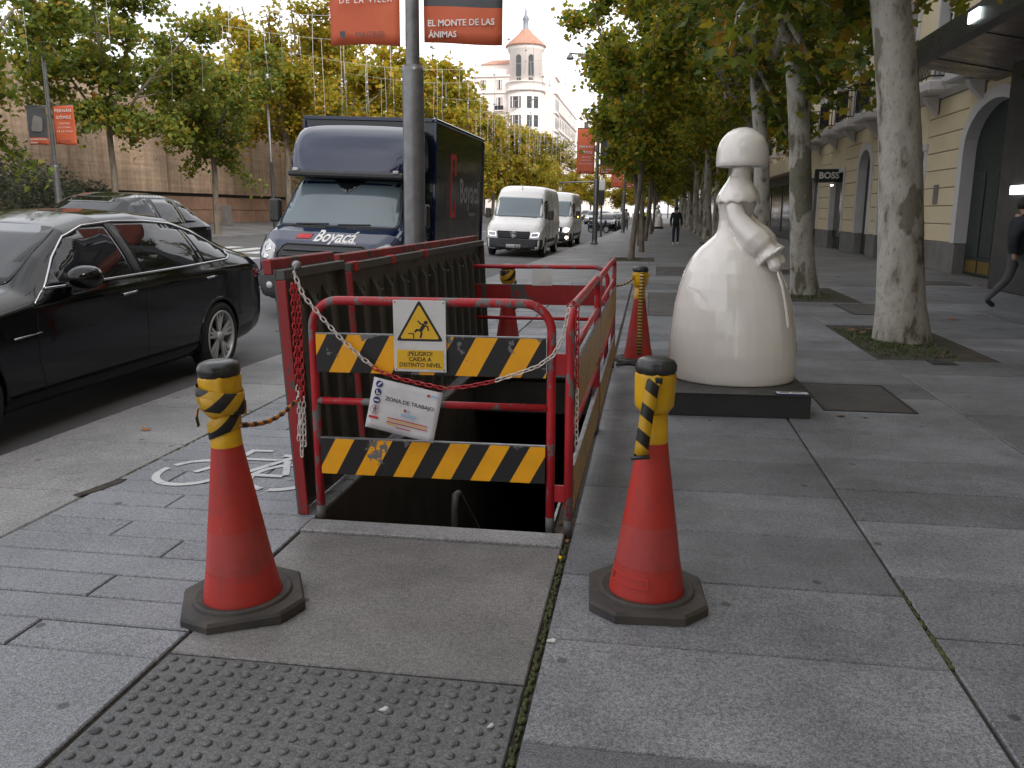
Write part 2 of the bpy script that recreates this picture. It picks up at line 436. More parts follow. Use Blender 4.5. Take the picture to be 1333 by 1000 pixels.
# ------------------------------------------------------------------ mesh helpers
class MB:
    """collects shapes; build() links them as ONE mesh object"""
    def __init__(self):
        self.v, self.f, self.m, self.s = [], [], [], []
        self.cur = 0
        self.smooth = False

    def add(self, verts, faces, smooth=None):
        o = len(self.v)
        self.v.extend([tuple(p) for p in verts])
        for f in faces:
            self.f.append([i + o for i in f]); self.m.append(self.cur)
            self.s.append(self.smooth if smooth is None else smooth)
        return self

    def box(self, c, s, rz=0.0, rot=None, bev=0.0):
        x, y, z = s[0] / 2, s[1] / 2, s[2] / 2
        if bev > 0:
            b = min(bev, x * .9, y * .9, z * .9)
            vs_ = []
            for sx in (-1, 1):
                for sy in (-1, 1):
                    for sz in (-1, 1):
                        vs_ += [(sx * x, sy * (y - b), sz * (z - b)), (sx * (x - b), sy * y, sz * (z - b)), (sx * (x - b), sy * (y - b), sz * z)]
            bm = bmesh.new()
            for p in vs_:
                bm.verts.new(p)
            bmesh.ops.convex_hull(bm, input=bm.verts[:])
            bm.verts.index_update()
            vs_ = [v.co.copy() for v in bm.verts]
            fs = [[v.index for v in f.verts] for f in bm.faces]
            bm.free()
        else:
            vs_ = [(-x, -y, -z), (x, -y, -z), (x, y, -z), (-x, y, -z), (-x, -y, z), (x, -y, z), (x, y, z), (-x, y, z)]
            fs = [(0, 3, 2, 1), (4, 5, 6, 7), (0, 1, 5, 4), (1, 2, 6, 5), (2, 3, 7, 6), (3, 0, 4, 7)]
        Mx = Matrix.Translation(c) @ (rot if rot is not None else Matrix.Rotation(rz, 4, 'Z'))
        return self.add([Mx @ Vector(p) for p in vs_], fs, False)

    def tube(self, path, rad, n=8, cap=True, closed=False, up=None):
        pts = [Vector(p) for p in path]
        k = len(pts)
        rads = rad if isinstance(rad, (list, tuple)) else [rad] * k
        vs_, fs = [], []
        prev = None
        for i, p in enumerate(pts):
            if closed:
                t = pts[(i + 1) % k] - pts[i - 1]
            else:
                t = pts[min(i + 1, k - 1)] - pts[max(i - 1, 0)]
            if t.length < 1e-9:
                t = Vector((0, 0, 1))
            t.normalize()
            if prev is None:
                a = Vector(up) if up else (Vector((1, 0, 0)) if abs(t.x) < 0.8 else Vector((0, 1, 0)))
            else:
                a = prev
            a = (a - t * a.dot(t))
            if a.length < 1e-6:
                a = t.orthogonal()
            a.normalize()
            prev = a
            b = t.cross(a)
            for j in range(n):
                an = 2 * math.pi * j / n
                vs_.append(p + (a * math.cos(an) + b * math.sin(an)) * rads[i])
        seg = k if closed else k - 1
        for i in range(seg):
            i2 = (i + 1) % k
            for j in range(n):
                j2 = (j + 1) % n
                fs.append((i * n + j, i * n + j2, i2 * n + j2, i2 * n + j))
        self.add(vs_, fs, True)
        if cap and not closed:
            self.add(vs_[:n][::-1], [list(range(n))], False)
            self.add(vs_[-n:], [list(range(n))], False)
        return self

    def lathe(self, prof, n=24, c=(0, 0, 0), axis='Z', sx=1.0, sy=1.0, smooth=True, capb=True, capt=True):
        vs_, fs = [], []
        for r, z in prof:
            for j in range(n):
                a = 2 * math.pi * j / n
                p = (r * math.cos(a) * sx, r * math.sin(a) * sy, z)
                if axis == 'X':
                    p = (p[2], p[0], p[1])
                elif axis == 'Y':
                    p = (p[0], p[2], p[1])
                vs_.append((p[0] + c[0], p[1] + c[1], p[2] + c[2]))
        for i in range(len(prof) - 1):
            for j in range(n):
                j2 = (j + 1) % n
                f = (i * n + j, i * n + j2, (i + 1) * n + j2, (i + 1) * n + j)
                fs.append(f if axis != 'Y' else f[::-1])
        self.add(vs_, fs, smooth)
        if capb and prof[0][0] > 1e-6:
            self.add(vs_[:n][::-1], [list(range(n))], False)
        if capt and prof[-1][0] > 1e-6:
            self.add(vs_[-n:], [list(range(n))], False)
        return self

    def loft(self, rings, smooth=True, cap=True):
        n = len(rings[0])
        vs_ = [p for r in rings for p in r]
        fs = []
        for i in range(len(rings) - 1):
            for j in range(n):
                j2 = (j + 1) % n
                fs.append((i * n + j, i * n + j2, (i + 1) * n + j2, (i + 1) * n + j))
        self.add(vs_, fs, smooth)
        if cap:
            self.add(rings[0][::-1], [list(range(n))], False)
            self.add(rings[-1], [list(range(n))], False)
        return self

    def prism(self, poly, y0, y1, plane='XZ'):
        """2D polygon pushed through a depth"""
        def P(a, b, d):
            return {'XZ': (a, d, b), 'YZ': (d, a, b), 'XY': (a, b, d)}[plane]
        n = len(poly)
        va = [P(a, b, y0) for a, b in poly]
        vb = [P(a, b, y1) for a, b in poly]
        fs = [list(range(n)), list(range(2 * n - 1, n - 1, -1))]
        for j in range(n):
            j2 = (j + 1) % n
            fs.append((j, n + j, n + j2, j2))
        return self.add(va + vb, fs, False)

    def build(self, name, mat, parent=None, loc=(0, 0, 0), rz=0.0, bevel=0.0, fix=True, subd=0, autosmooth=None):
        me = bpy.data.meshes.new(name)
        me.from_pydata(self.v, [], self.f)
        mats = mat if isinstance(mat, (list, tuple)) else [mat]
        for mm in mats:
            me.materials.append(MATS[mm])
        me.polygons.foreach_set('material_index', self.m)
        me.polygons.foreach_set('use_smooth', self.s)
        if fix:
            bm = bmesh.new(); bm.from_mesh(me)
            bmesh.ops.remove_doubles(bm, verts=bm.verts, dist=1e-5)
            bmesh.ops.recalc_face_normals(bm, faces=bm.faces)
            bm.to_mesh(me); bm.free()
        me.update()
        o = bpy.data.objects.new(name, me)
        COL.objects.link(o)
        o.location = loc
        o.rotation_euler = (0, 0, rz)
        if parent is not None:
            o.parent = parent
        if bevel:
            b = o.modifiers.new('bevel', 'BEVEL')
            b.width = bevel; b.segments = 2; b.limit_method = 'ANGLE'; b.angle_limit = R(40)
        if subd:
            s = o.modifiers.new('subd', 'SUBSURF'); s.levels = subd; s.render_levels = subd
        return o


def tag(o, label=None, cat=None, group=None, kind=None):
    for k, v in (('label', label), ('category', cat), ('group', group), ('kind', kind)):
        if v:
            o[k] = v
    return o

def thing(name, loc=(0, 0, 0), rz=0.0, label=None, cat=None, group=None, kind=None, rot=None):
    e = bpy.data.objects.new(name, None)
    COL.objects.link(e)
    e.empty_display_size = 0.2
    e.location = loc
    e.rotation_euler = rot if rot else (0, 0, rz)
    return tag(e, label, cat, group, kind)

def children(o):
    return [c for c in bpy.data.objects if c.parent == o]

def tree_of(o):
    """children map read once, so that copying stays cheap"""
    return [(c, tree_of(c)) for c in o.children]

def copy_tree(o, loc=None, rz=None, scale=None, label=None, group=None, parent=None, sub=None):
    c = o.copy()
    COL.objects.link(c)
    c.parent = parent
    if loc is not None:
        c.location = loc
    if rz is not None:
        c.rotation_euler = (0, 0, rz)
    if scale is not None:
        c.scale = scale if isinstance(scale, (tuple, list)) else (scale,) * 3
    if label:
        c['label'] = label
    if group:
        c['group'] = group
    for ch, s in (tree_of(o) if sub is None else sub):
        copy_tree(ch, parent=c, sub=s)
    return c

def inst(proto, name, parent, loc, rot=(0, 0, 0), scale=(1, 1, 1)):
    """another object that shares the mesh of proto"""
    o = bpy.data.objects.new(name, proto.data if hasattr(proto, 'data') else proto)
    COL.objects.link(o)
    o.parent = parent
    o.location = loc; o.rotation_euler = rot; o.scale = scale
    return o

# ------------------------------------------------------------------ lettering
def text_geo(s, size=1.0, bold=0.0, align='CENTER', space=1.0):
    cu = bpy.data.curves.new('txt', 'FONT')
    cu.body = s; cu.size = size; cu.align_x = align; cu.align_y = 'CENTER'
    cu.offset = bold * size; cu.space_character = space
    cu.resolution_u = 3
    ob = bpy.data.objects.new('txt', cu)
    COL.objects.link(ob)
    dg = bpy.context.evaluated_depsgraph_get()
    me = ob.evaluated_get(dg).to_mesh()
    v = [(p.co.x, p.co.y) for p in me.vertices]
    f = [list(p.vertices) for p in me.polygons]
    ob.evaluated_get(dg).to_mesh_clear()
    bpy.data.objects.remove(ob)
    bpy.data.curves.remove(cu)
    return v, f

TEXT = {}
for key, s, size, bold, sp in (
        ('peligro1', '\u00a1PELIGRO!', 0.034, 0.022, 1.0), ('peligro2', 'CAIDA A', 0.034, 0.022, 1.0), ('peligro3', 'DISTINTO NIVEL', 0.034, 0.022, 1.0),
        ('zona', 'ZONA DE TRABAJO:', 0.031, 0.008, 1.0), ('boyaca', 'Boyac\u00e1', 0.22, 0.018, 1.0), ('boyaca_side', 'Boyac\u00e1', 0.62, 0.018, 1.0),
        ('log', 'Newsfashions', 0.06, 0.01, 1.0), ('villa0', 'FERN\u00c1N', 0.17, 0.02, 1.3), ('villa1', 'G\u00d3MEZ', 0.17, 0.02, 1.3), ('villa2', 'CENTRO', 0.105, 0.01, 1.35),
        ('villa3', 'CULTURAL', 0.105, 0.01, 1.35), ('villa4', 'DE LA VILLA', 0.105, 0.012, 1.35), ('madrid', 'MADRID', 0.088, 0.0, 1.1),
        ('monte1', 'EL MONTE DE LAS', 0.098, 0.02, 1.0), ('monte2', '\u00c1NIMAS', 0.098, 0.02, 1.0), ('boss', 'BOSS', 0.34, 0.035, 1.0),
        ('plate', '5213 MZH', 0.12, 0.012, 1.0), ('vw', 'W', 0.13, 0.01, 1.0), ('vv', 'V', 0.10, 0.01, 1.0)):
    TEXT[key] = text_geo(s, size, bold, 'CENTER', sp)

def put_text(mb, key, c, right=(1, 0, 0), up=(0, 0, 1), scale=1.0, off=0.0):
    v, f = TEXT[key]
    r_, u_ = Vector(right), Vector(up)
    n = r_.cross(u_)
    c = Vector(c)
    mb.add([c + r_ * (x * scale) + u_ * (y * scale) + n * off for x, y in v], f, False)

# ------------------------------------------------------------------ skins projected on curved bodies
def inside(p, poly):
    x, y = p; r_ = False
    for i in range(len(poly)):
        x1, y1 = poly[i]; x2, y2 = poly[i - 1]
        if (y1 > y) != (y2 > y) and x < (x2 - x1) * (y - y1) / (y2 - y1) + x1:
            r_ = not r_
    return r_

def shape_rays(axis, a, b):
    if axis == 'R': return Vector((4, a, b)), Vector((-1, 0, 0))
    if axis == 'L': return Vector((-4, a, b)), Vector((1, 0, 0))
    if axis == 'F': return Vector((a, -6, b)), Vector((0, 1, 0))
    if axis == 'B': return Vector((a, 14, b)), Vector((0, -1, 0))
    return Vector((a, b, 6)), Vector((0, 0, -1))

def rounded(poly, r, n=4):
    """2D polygon with rounded corners"""
    out = []
    k = len(poly)
    for i in range(k):
        p = Vector(poly[i]); a = Vector(poly[i - 1]); b = Vector(poly[(i + 1) % k])
        da, db = (a - p), (b - p)
        rr = min(r, da.length * .45, db.length * .45)
        p1, p2 = p + da.normalized() * rr, p + db.normalized() * rr
        for j in range(n + 1):
            t = j / n
            q = p1 * (1 - t) ** 2 + p * 2 * t * (1 - t) + p2 * t * t
            out.append((q.x, q.y))
    return out

def skin_patch(mb, bvh, poly, axis, off=0.004, thick=0.012, res=0.08):
    pts, k = [], len(poly)
    for i in range(k):
        a, b = Vector(poly[i]), Vector(poly[(i + 1) % k])
        n = max(1, int((b - a).length / res))
        for j in range(n):
            pts.append(a + (b - a) * (j / n))
    nb = len(pts)
    edges = [(i, (i + 1) % nb) for i in range(nb)]
    xs = [p.x for p in pts]; ys = [p.y for p in pts]
    gx = np.arange(min(xs) + res * .5, max(xs), res); gy = np.arange(min(ys) + res * .5, max(ys), res)
    pl = [(p.x, p.y) for p in pts]
    inner = []
    for x in gx:
        for y in gy:
            if inside((x, y), pl):
                inner.append(Vector((float(x), float(y))))
    vs2, es, fs, *_ = delaunay_2d_cdt(pts + inner, edges, [list(range(nb))], 1, 1e-5)
    out, nrm, ok = [], [], []
    for p in vs2:
        o, d = shape_rays(axis, p.x, p.y)
        h = bvh.ray_cast(o, d)
        if h[0] is None:
            out.append(None); nrm.append(None); ok.append(False); continue
        n = h[1] if h[1].dot(d) < 0 else -h[1]
        out.append(h[0] + n * off); nrm.append(n); ok.append(True)
    fs = [f for f in fs if all(ok[i] for i in f)]
    idx = {}
    V, F = [], []
    for f in fs:
        F.append([])
        for i in f:
            if i not in idx:
                idx[i] = len(V); V.append(out[i])
            F[-1].append(idx[i])
    mb.add(V, F, True)
    # rim going back into the body
    cnt = {}
    for f in fs:
        for a, b in zip(f, f[1:] + f[:1]):
            cnt[tuple(sorted((a, b)))] = cnt.get(tuple(sorted((a, b))), 0) + 1
    for (a, b), c in cnt.items():
        if c == 1:
            mb.add([out[a], out[b], out[b] - nrm[b] * thick, out[a] - nrm[a] * thick], [(0, 1, 2, 3)], False)
    return mb

def skin_line(mb, bvh, pts, axis, rad=0.008, off=0.0, n=6, res=0.06, closed=False):
    path = []
    P = list(pts) + ([pts[0]] if closed else [])
    for a, b in zip(P, P[1:]):
        a, b = Vector(a), Vector(b)
        m = max(1, int((b - a).length / res))
        for j in range(m):
            path.append(a + (b - a) * (j / m))
    path.append(Vector(P[-1]))
    out = []
    for p in path:
        o, d = shape_rays(axis, p.x, p.y)
        h = bvh.ray_cast(o, d)
        if h[0] is not None:
            nn = h[1] if h[1].dot(d) < 0 else -h[1]
            out.append(h[0] + nn * off)
    if len(out) > 1:
        mb.tube(out, rad, n)
    return mb

def skin_text(mb, bvh, key, c, axis, scale=1.0, off=0.006, flip=1, shear=0.0):
    v, f = TEXT[key]
    V = []
    for x, y in v:
        o, d = shape_rays(axis, c[0] + flip * (x + shear * y) * scale, c[1] + y * scale)
        h = bvh.ray_cast(o, d)
        if h[0] is None:
            return mb
        n = h[1] if h[1].dot(d) < 0 else -h[1]
        V.append(h[0] + n * off)
    mb.add(V, f, False)
    return mb

def arc(cx, cz, r, a0, a1, n):
    return [(cx + r * math.cos(R(a0 + (a1 - a0) * i / n)), cz + r * math.sin(R(a0 + (a1 - a0) * i / n))) for i in range(n + 1)]

# ------------------------------------------------------------------ the ground: road, pavement, kerb, slabs
rng = random.Random(7)

def kx(y):
    """X of the kerb edge: the street bends a touch"""
    return -4.0 + 0.022 * (min(y, 65) - 4.4) + 0.010 * max(0, y - 65)

def road_z(x):
    return -0.12 + 0.04 * max(0.0, -3.6 - x)

FAR_K = -17.0
YS = [-14, -8, -4, 0, 4, 8, 12, 16, 20, 26, 32, 40, 50, 65, 90, 130, 180, 260, 420]

mb = MB()
for xa, xb, ya, yb in ((-900, 900, -300, 3), (-900, -2, 3, 13), (0, 900, 3, 13), (-900, 900, 13, 1400)):      # left open over the stairwell
    mb.add([(xa, ya, -0.6), (xb, ya, -0.6), (xb, yb, -0.6), (xa, yb, -0.6)], [(0, 1, 2, 3)])
tag(mb.build('ground', 'asphalt'), kind='structure')

mb = MB(); mb.smooth = True
xs_n = 8
for i, y in enumerate(YS):
    for j in range(xs_n + 1):
        x = FAR_K + (kx(y) - FAR_K) * j / xs_n
        mb.v.append((x, y, road_z(x)))
for i in range(len(YS) - 1):
    for j in range(xs_n):
        a = i * (xs_n + 1) + j
        mb.f.append([a, a + 1, a + xs_n + 2, a + xs_n + 1]); mb.m.append(0); mb.s.append(True)
road = tag(mb.build('road', 'asphalt'), kind='structure')

def road_mark(x0, x1, y0, y1, name='road_marking', label=None):
    m = MB()
    n = 4
    vs_, fs = [], []
    for j in range(n + 1):
        x = x0 + (x1 - x0) * j / n
        vs_ += [(x, y0, road_z(x) + 0.005), (x, y1, road_z(x) + 0.005)]
    for j in range(n):
        fs.append((2 * j, 2 * j + 2, 2 * j + 3, 2 * j + 1))
    m.add(vs_, fs)
    return m.build(name, 'paint_worn', road)

for y0 in np.arange(6, 150, 8.0):
    for x in (-7.6, -11.2):
        road_mark(x - .06, x + .06, float(y0), float(y0) + 3.2, 'lane_line')
for k in range(12):                              # crossing bars ahead of the truck
    x = -16.4 + k * 0.95
    road_mark(x, x + 0.5, 24.5, 27.5, 'crossing_bar')
road_mark(-16.8, -5.0, 22.6, 23.0, 'stop_line')

# bedding with the stair opening left out, then the far sheet
HX0, HX1, HY0, HY1 = -1.612, -0.345, 3.69, 7.62
NEAR_Y1 = 18.0
mb = MB()
zb = -0.014
ys = [-8, HY0, HY1, NEAR_Y1]
for a, b in zip(ys, ys[1:]):
    xa = [kx(a) + 0.02, HX0, HX1, 40.0]; xb = [kx(b) + 0.02, HX0, HX1, 40.0]
    for i in range(3):
        if a == HY0 and i == 1:
            continue
        mb.add([(xa[i], a, zb), (xa[i + 1], a, zb), (xb[i + 1], b, zb), (xb[i], b, zb)], [(0, 1, 2, 3)])
mb.cur = 1
fy = [NEAR_Y1, 30, 45, 65, 110, 200, 420]
for a, b in zip(fy, fy[1:]):
    mb.add([(kx(a), a, 0), (40, a, 0), (40, b, 0), (kx(b), b, 0)], [(0, 1, 2, 3)])
mb.cur = 2
for a, b in zip(YS, YS[1:]):                     # kerb face
    mb.add([(kx(a), a, -0.002), (kx(b), b, -0.002), (kx(b) - .012, b, -0.3), (kx(a) - .012, a, -0.3)], [(0, 1, 2, 3)])
pavement = tag(mb.build('pavement', ['joint_soil', 'pave_far', 'granite_kerb'], fix=False), kind='structure')

_slab_cache = {}
def slab_mesh(w, l, mat, ch=0.005, t=0.07):
    key = (round(w, 3), round(l, 3), mat)
    if key not in _slab_cache:
        m = MB()
        a, b = w / 2, l / 2
        def ring(dx, z):
            return [(-a + dx, -b + dx, z), (a - dx, -b + dx, z), (a - dx, b - dx, z), (-a + dx, b - dx, z)]
        m.loft([ring(0, -t), ring(0, -ch), ring(ch, 0)], smooth=False)
        o = m.build('paving_slab', mat)
        _slab_cache[key] = o.data
        bpy.data.objects.remove(o)
    return _slab_cache[key]

def slab(x0, x1, y0, y1, mat, name='paving_slab', gap=0.007, dz=None):
    w, l = x1 - x0 - gap, y1 - y0 - gap
    if w < 0.03 or l < 0.03:
        return None
    o = inst(slab_mesh(w, l, mat), name, pavement, ((x0 + x1) / 2, (y0 + y1) / 2, rng.uniform(-0.0025, 0.0015) if dz is None else dz),
             (rng.uniform(-.0016, .0016), rng.uniform(-.0012, .0012), 0))
    return o

def quad_slab(pts, mat, name='kerb_slab', t=0.16):
    m = MB()
    c = Vector((sum(p[0] for p in pts) / 4, sum(p[1] for p in pts) / 4))
    def ring(d, z):
        out = []
        for p in pts:
            v = c - Vector(p); v.normalize()
            out.append((p[0] + v.x * d - c.x, p[1] + v.y * d - c.y, z))
        return out
    m.loft([ring(0.003, -t), ring(0.003, -0.012), ring(0.017, 0)], smooth=False)
    o = m.build(name, mat, pavement, loc=(c.x, c.y, rng.uniform(-.002, .001)))
    return o

# kerb slabs along the roadway
y = -1.9
while y < NEAR_Y1 - 0.1:
    l = min(0.965, NEAR_Y1 - y)
    quad_slab([(kx(y), y), (-2.972, y), (-2.972, y + l), (kx(y + l), y + l)], 'granite_kerb')
    y += l
# bike lane: narrow cross strips, staggered head joints
BX0, BX1 = -2.966, -1.618
y, row = 2.365, 0
while y < NEAR_Y1 - 0.1:
    l = 0.1965 if y < 9 else 0.393
    l = min(l, NEAR_Y1 - y)
    cut = BX0 + (0.42 if row % 2 else 0.86) + rng.uniform(-.12, .12)
    if row % 5 == 3:
        slab(BX0, BX1, y, y + l, 'granite_bike', 'paving_strip', 0.0085)
    else:
        slab(BX0, cut, y, y + l, 'granite_bike', 'paving_strip', 0.0085)
        slab(cut, BX1, y, y + l, 'granite_bike', 'paving_strip', 0.0085)
    y += l; row += 1
for y0, y1 in ((-1.4, -0.15), (-0.15, 1.1), (1.1, 2.365)):
    slab(BX0, BX1, y0, y1, 'granite_bike')
# stair-lid zone
slab(-1.606, -0.352, 2.412, 3.535, 'granite_lid', 'lid_slab', 0.004, 0.0)
step = slab(-1.612, -0.352, 3.538, 3.688, 'granite_step', 'edge_stone', 0.004, 0.012)
TY0, TY1 = 1.19, 2.408
tact = slab(-1.606, -0.352, TY0, TY1, 'tactile', 'tactile_slab', 0.004, -0.002)
slab(-1.606, -0.352, -0.1, 1.186, 'granite', 'paving_slab', 0.005)
m = MB()
m.lathe([(0.0165, -0.002), (0.0155, 0.0035), (0.011, 0.0070), (0.0, 0.008)], 10)
dome0 = m.build('tactile_dome', 'tactile')
nx, ny = 21, 14
first = True
for i in range(nx):
    for j in range(ny):
        x = -1.565 + i * 0.0586; yy = TY1 - 0.035 - j * 0.0586
        if first:
            d = dome0; d.parent = tact; first = False
        else:
            d = inst(dome0, 'tactile_dome', tact, (0, 0, 0))
        d.location = (x - tact.location.x, yy - tact.location.y, 0.0)
y = 7.70
while y < NEAR_Y1 - .2:
    l = min(0.62, NEAR_Y1 - y)
    slab(-1.612, -0.345, y, y + l, 'granite'); y += l

def column(x0, x1, lines, mat='granite', skip=()):
    for a, b in zip(lines, lines[1:]):
        if any(a < s1 - .05 and b > s0 + .05 for s0, s1 in skip):
            continue
        slab(x0, x1, a, b, mat)

def fill(lines, step_, end):
    L = list(lines)
    while L[-1] + step_ < end + 0.3:
        L.append(L[-1] + step_)
    L[-1] = end
    return L
column(-0.322, 1.047, fill([0.2, 0.85, 1.5, 2.12, 2.73, 3.28, 3.85, 4.45, 5.05, 5.66], 0.605, NEAR_Y1))
column(1.055, 2.376, fill([0.2, 0.85, 1.4, 1.93, 2.44, 2.95, 3.47, 4.13, 4.62], 0.612, NEAR_Y1))
PITS = ((9.0, 11.75), (14.75, 17.55))
column(2.384, 3.585, [0.3, 1.2, 2.1, 3.0, 3.9, 4.8, 5.7, 6.6, 7.4, 8.2, 9.0, 9.9, 10.8, 11.75, 12.5, 13.25, 14.0, 14.75, 15.6, 16.5, 17.55, NEAR_Y1], skip=PITS)
column(3.593, 4.95, fill([2.6], 0.90, NEAR_Y1))
column(4.958, 6.3, fill([4.0], 0.90, NEAR_Y1))
column(6.308, 7.66, fill([5.8], 0.90, NEAR_Y1))

# corner of a strip broken away at the kerb joint
m = MB(); m.prism([(-3.035, 3.83), (-2.985, 3.81), (-2.952, 3.89), (-2.93, 3.96), (-2.905, 4.07), (-2.915, 4.13), (-2.965, 4.11), (-2.995, 3.99), (-3.005, 3.93)], -.02, .0032, 'XY')
m.build('broken_edge', 'joint_soil', pavement)

# moss grown into the long joint and odd cracks
mo = MB()
for k in range(420):
    yy = rng.uniform(0.9, 3.6) if k < 330 else rng.uniform(2.75, 3.35)
    xx = -0.337 + rng.uniform(-.008, .008) if k < 330 else 1.051 + rng.uniform(-.006, .006)
    s = rng.uniform(0.004, 0.010)
    mo.lathe([(s, -0.012), (s * .8, -0.004 + s * .2), (0, 0.0005 + s * .25)], 5, (xx, yy, 0), sy=1.8)
for k in range(160):
    t = rng.random()
    yy = 3.75 + t * 4.5; xx = -2.969 + rng.uniform(-.007, .007)
    s = rng.uniform(0.004, 0.009)
    mo.lathe([(s, -0.012), (s * .8, -0.003), (0, s * .25)], 5, (xx, yy, 0), sy=2.0)
tag(mo.build('moss', 'moss'), 'dark green moss grown into the joints between paving slabs', 'moss', kind='stuff')

# covers let into the pavement
def cover(name, x0, x1, y0, y1, label, mat='cover_dark', z=0.0055, bars=0):
    root = thing(name, ((x0 + x1) / 2, (y0 + y1) / 2, 0), label=label, cat='cover')
    m = MB()
    w, l = (x1 - x0) / 2, (y1 - y0) / 2
    def ring(d, zz): return [(-w + d, -l + d, zz), (w - d, -l + d, zz), (w - d, l - d, zz), (-w + d, l - d, zz)]
    m.loft([ring(0, -.02), ring(0, z - .002), ring(.004, z)], smooth=False)
    m.build('panel', mat, root)
    f = MB()
    for sx in (-1, 1):
        f.box((sx * (w + .012), 0, z - .008), (.02, 2 * l + .044, .02))
        f.box((0, sx * (l + .012), z - .0085), (2 * w, .02, .02))
    f.build('frame', 'grate', root)
    for k in range(bars):
        b = MB(); b.box((-w + (k + .5) * 2 * w / bars, 0, z + .002), (w / bars, 2 * l - .02, .006))
        b.build('bar', 'grate', root)
    return root
cover('access_cover', 1.385, 2.03, 6.55, 7.56, 'large brown access cover in the paving beside the black plinth')
cover('drain_grate', 2.86, 3.06, 8.78, 8.95, 'small dark drain grate in front of the mossy tree pit', 'grate', 0.004, 6)
cover('dark_paving_panel', 0.02, 0.62, 12.4, 15.9, 'long dark cover panel in the paving behind the striped cone', 'cover_dark')
cover('dark_paving_panel', 3.05, 3.95, 13.0, 14.4, 'dark brown cover panel between the two nearest plane trees', 'cover_dark', 0.0075)
cover('dark_paving_panel', 0.2, 1.7, 20.5, 23.6, 'wide dark cover panel on the walk before the thin young tree', 'cover_dark')
cover('dark_paving_panel', 5.6, 6.6, 18.6, 19.6, 'dark cover panel at the foot of the green arched door', 'cover_dark', 0.0065)

def gp_bike():
    """white bicycle painted on the lane"""
    m = MB()
    def ringp(cx, cy, r, w, gap=()):
        n = 28
        for k in range(n):
            if any(g0 <= k < g1 for g0, g1 in gap): continue
            a0, a1 = 2 * math.pi * k / n, 2 * math.pi * (k + 1) / n
            q = []
            for rr, a in ((r - w, a0), (r, a0), (r, a1), (r - w, a1)):
                q.append((cx + rr * math.cos(a) * .96, cy + rr * math.sin(a) * 1.08, 0.0035))
            m.add(q, [(0, 1, 2, 3)])
    def bar(a, b, w=0.045, z=0.0038):
        a, b = Vector(a), Vector(b)
        t = (b - a).normalized(); n = Vector((-t.y, t.x)) * w / 2
        m.add([(*(a + n), z), (*(a - n), z), (*(b - n), z), (*(b + n), z)], [(0, 1, 2, 3)])
    ringp(-2.60, 4.31, .235, .045, ((12, 13),))
    ringp(-2.03, 4.31, .235, .045, ((3, 4), (20, 21)))
    bar((-2.60, 4.31), (-2.45, 4.60)); bar((-2.47, 4.57), (-2.46, 4.80), z=.0041); bar((-2.46, 4.78), (-2.33, 4.79), .04, .0044)
    bar((-2.44, 4.60), (-2.16, 4.61), .04, .0047); bar((-2.43, 4.56), (-2.30, 4.33), .045, .005)
    bar((-2.30, 4.33), (-2.14, 4.68), .045, .0053); bar((-2.30, 4.31), (-2.05, 4.31), .045, .0056); bar((-2.15, 4.60), (-2.04, 4.33), .04, .0059)
    bar((-2.22, 4.70), (-2.06, 4.70), .05, .0062)
    return tag(m.build('bicycle_marking', 'paint_worn'), 'white painted bicycle symbol on the narrow paving strips', 'road marking')
gp_bike()

# ---- the stairwell under the open hatch
pit = thing('stairwell', ((HX0 + HX1) / 2, HY0, 0), label='dark concrete stairwell below pavement level inside the red barriers', cat='stairwell')
def local(m, name, mat):
    m.v = [(x - pit.location.x, y - pit.location.y, z) for x, y, z in m.v]
    return m.build(name, mat, pit)
TE = 12.0                                        # the stair runs on under the pavement
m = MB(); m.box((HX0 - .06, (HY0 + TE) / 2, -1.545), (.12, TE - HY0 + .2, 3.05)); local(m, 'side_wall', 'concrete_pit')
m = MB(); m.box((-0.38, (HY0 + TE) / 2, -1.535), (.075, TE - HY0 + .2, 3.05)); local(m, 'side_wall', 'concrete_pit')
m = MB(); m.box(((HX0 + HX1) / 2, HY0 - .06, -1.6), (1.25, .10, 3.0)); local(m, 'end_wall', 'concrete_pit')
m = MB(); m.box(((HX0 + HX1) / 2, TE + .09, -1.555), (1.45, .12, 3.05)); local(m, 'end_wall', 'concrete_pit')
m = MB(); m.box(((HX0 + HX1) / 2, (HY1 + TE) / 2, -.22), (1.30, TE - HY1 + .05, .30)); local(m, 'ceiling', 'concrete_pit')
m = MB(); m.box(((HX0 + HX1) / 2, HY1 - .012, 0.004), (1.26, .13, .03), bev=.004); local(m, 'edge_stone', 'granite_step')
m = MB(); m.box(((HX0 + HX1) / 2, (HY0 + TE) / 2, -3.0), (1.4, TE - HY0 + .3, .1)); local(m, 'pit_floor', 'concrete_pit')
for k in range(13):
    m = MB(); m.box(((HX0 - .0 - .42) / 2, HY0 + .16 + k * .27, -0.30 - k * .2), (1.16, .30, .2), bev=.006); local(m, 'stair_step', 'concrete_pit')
m = MB(); m.tube([(-1.02, 4.25, -.75), (-1.02, 4.25, -.10), (-1.02, 4.28, -.04), (-1.02, 4.34, -.05), (-.98, 5.6, -1.15)], .02, 8); local(m, 'handrail', 'steel_dark')
# soil and litter channel along the right-hand barrier
m = MB(); m.box((-0.378, (HY0 + 8.3) / 2, -0.012), (.062, 8.3 - HY0 - .01, .012)); local(m, 'channel', 'soil')
m = MB(); m.box((-0.424, (HY0 + HY1) / 2, -0.003), (.012, HY1 - HY0 - .02, .022)); local(m, 'edge_angle', 'galv')

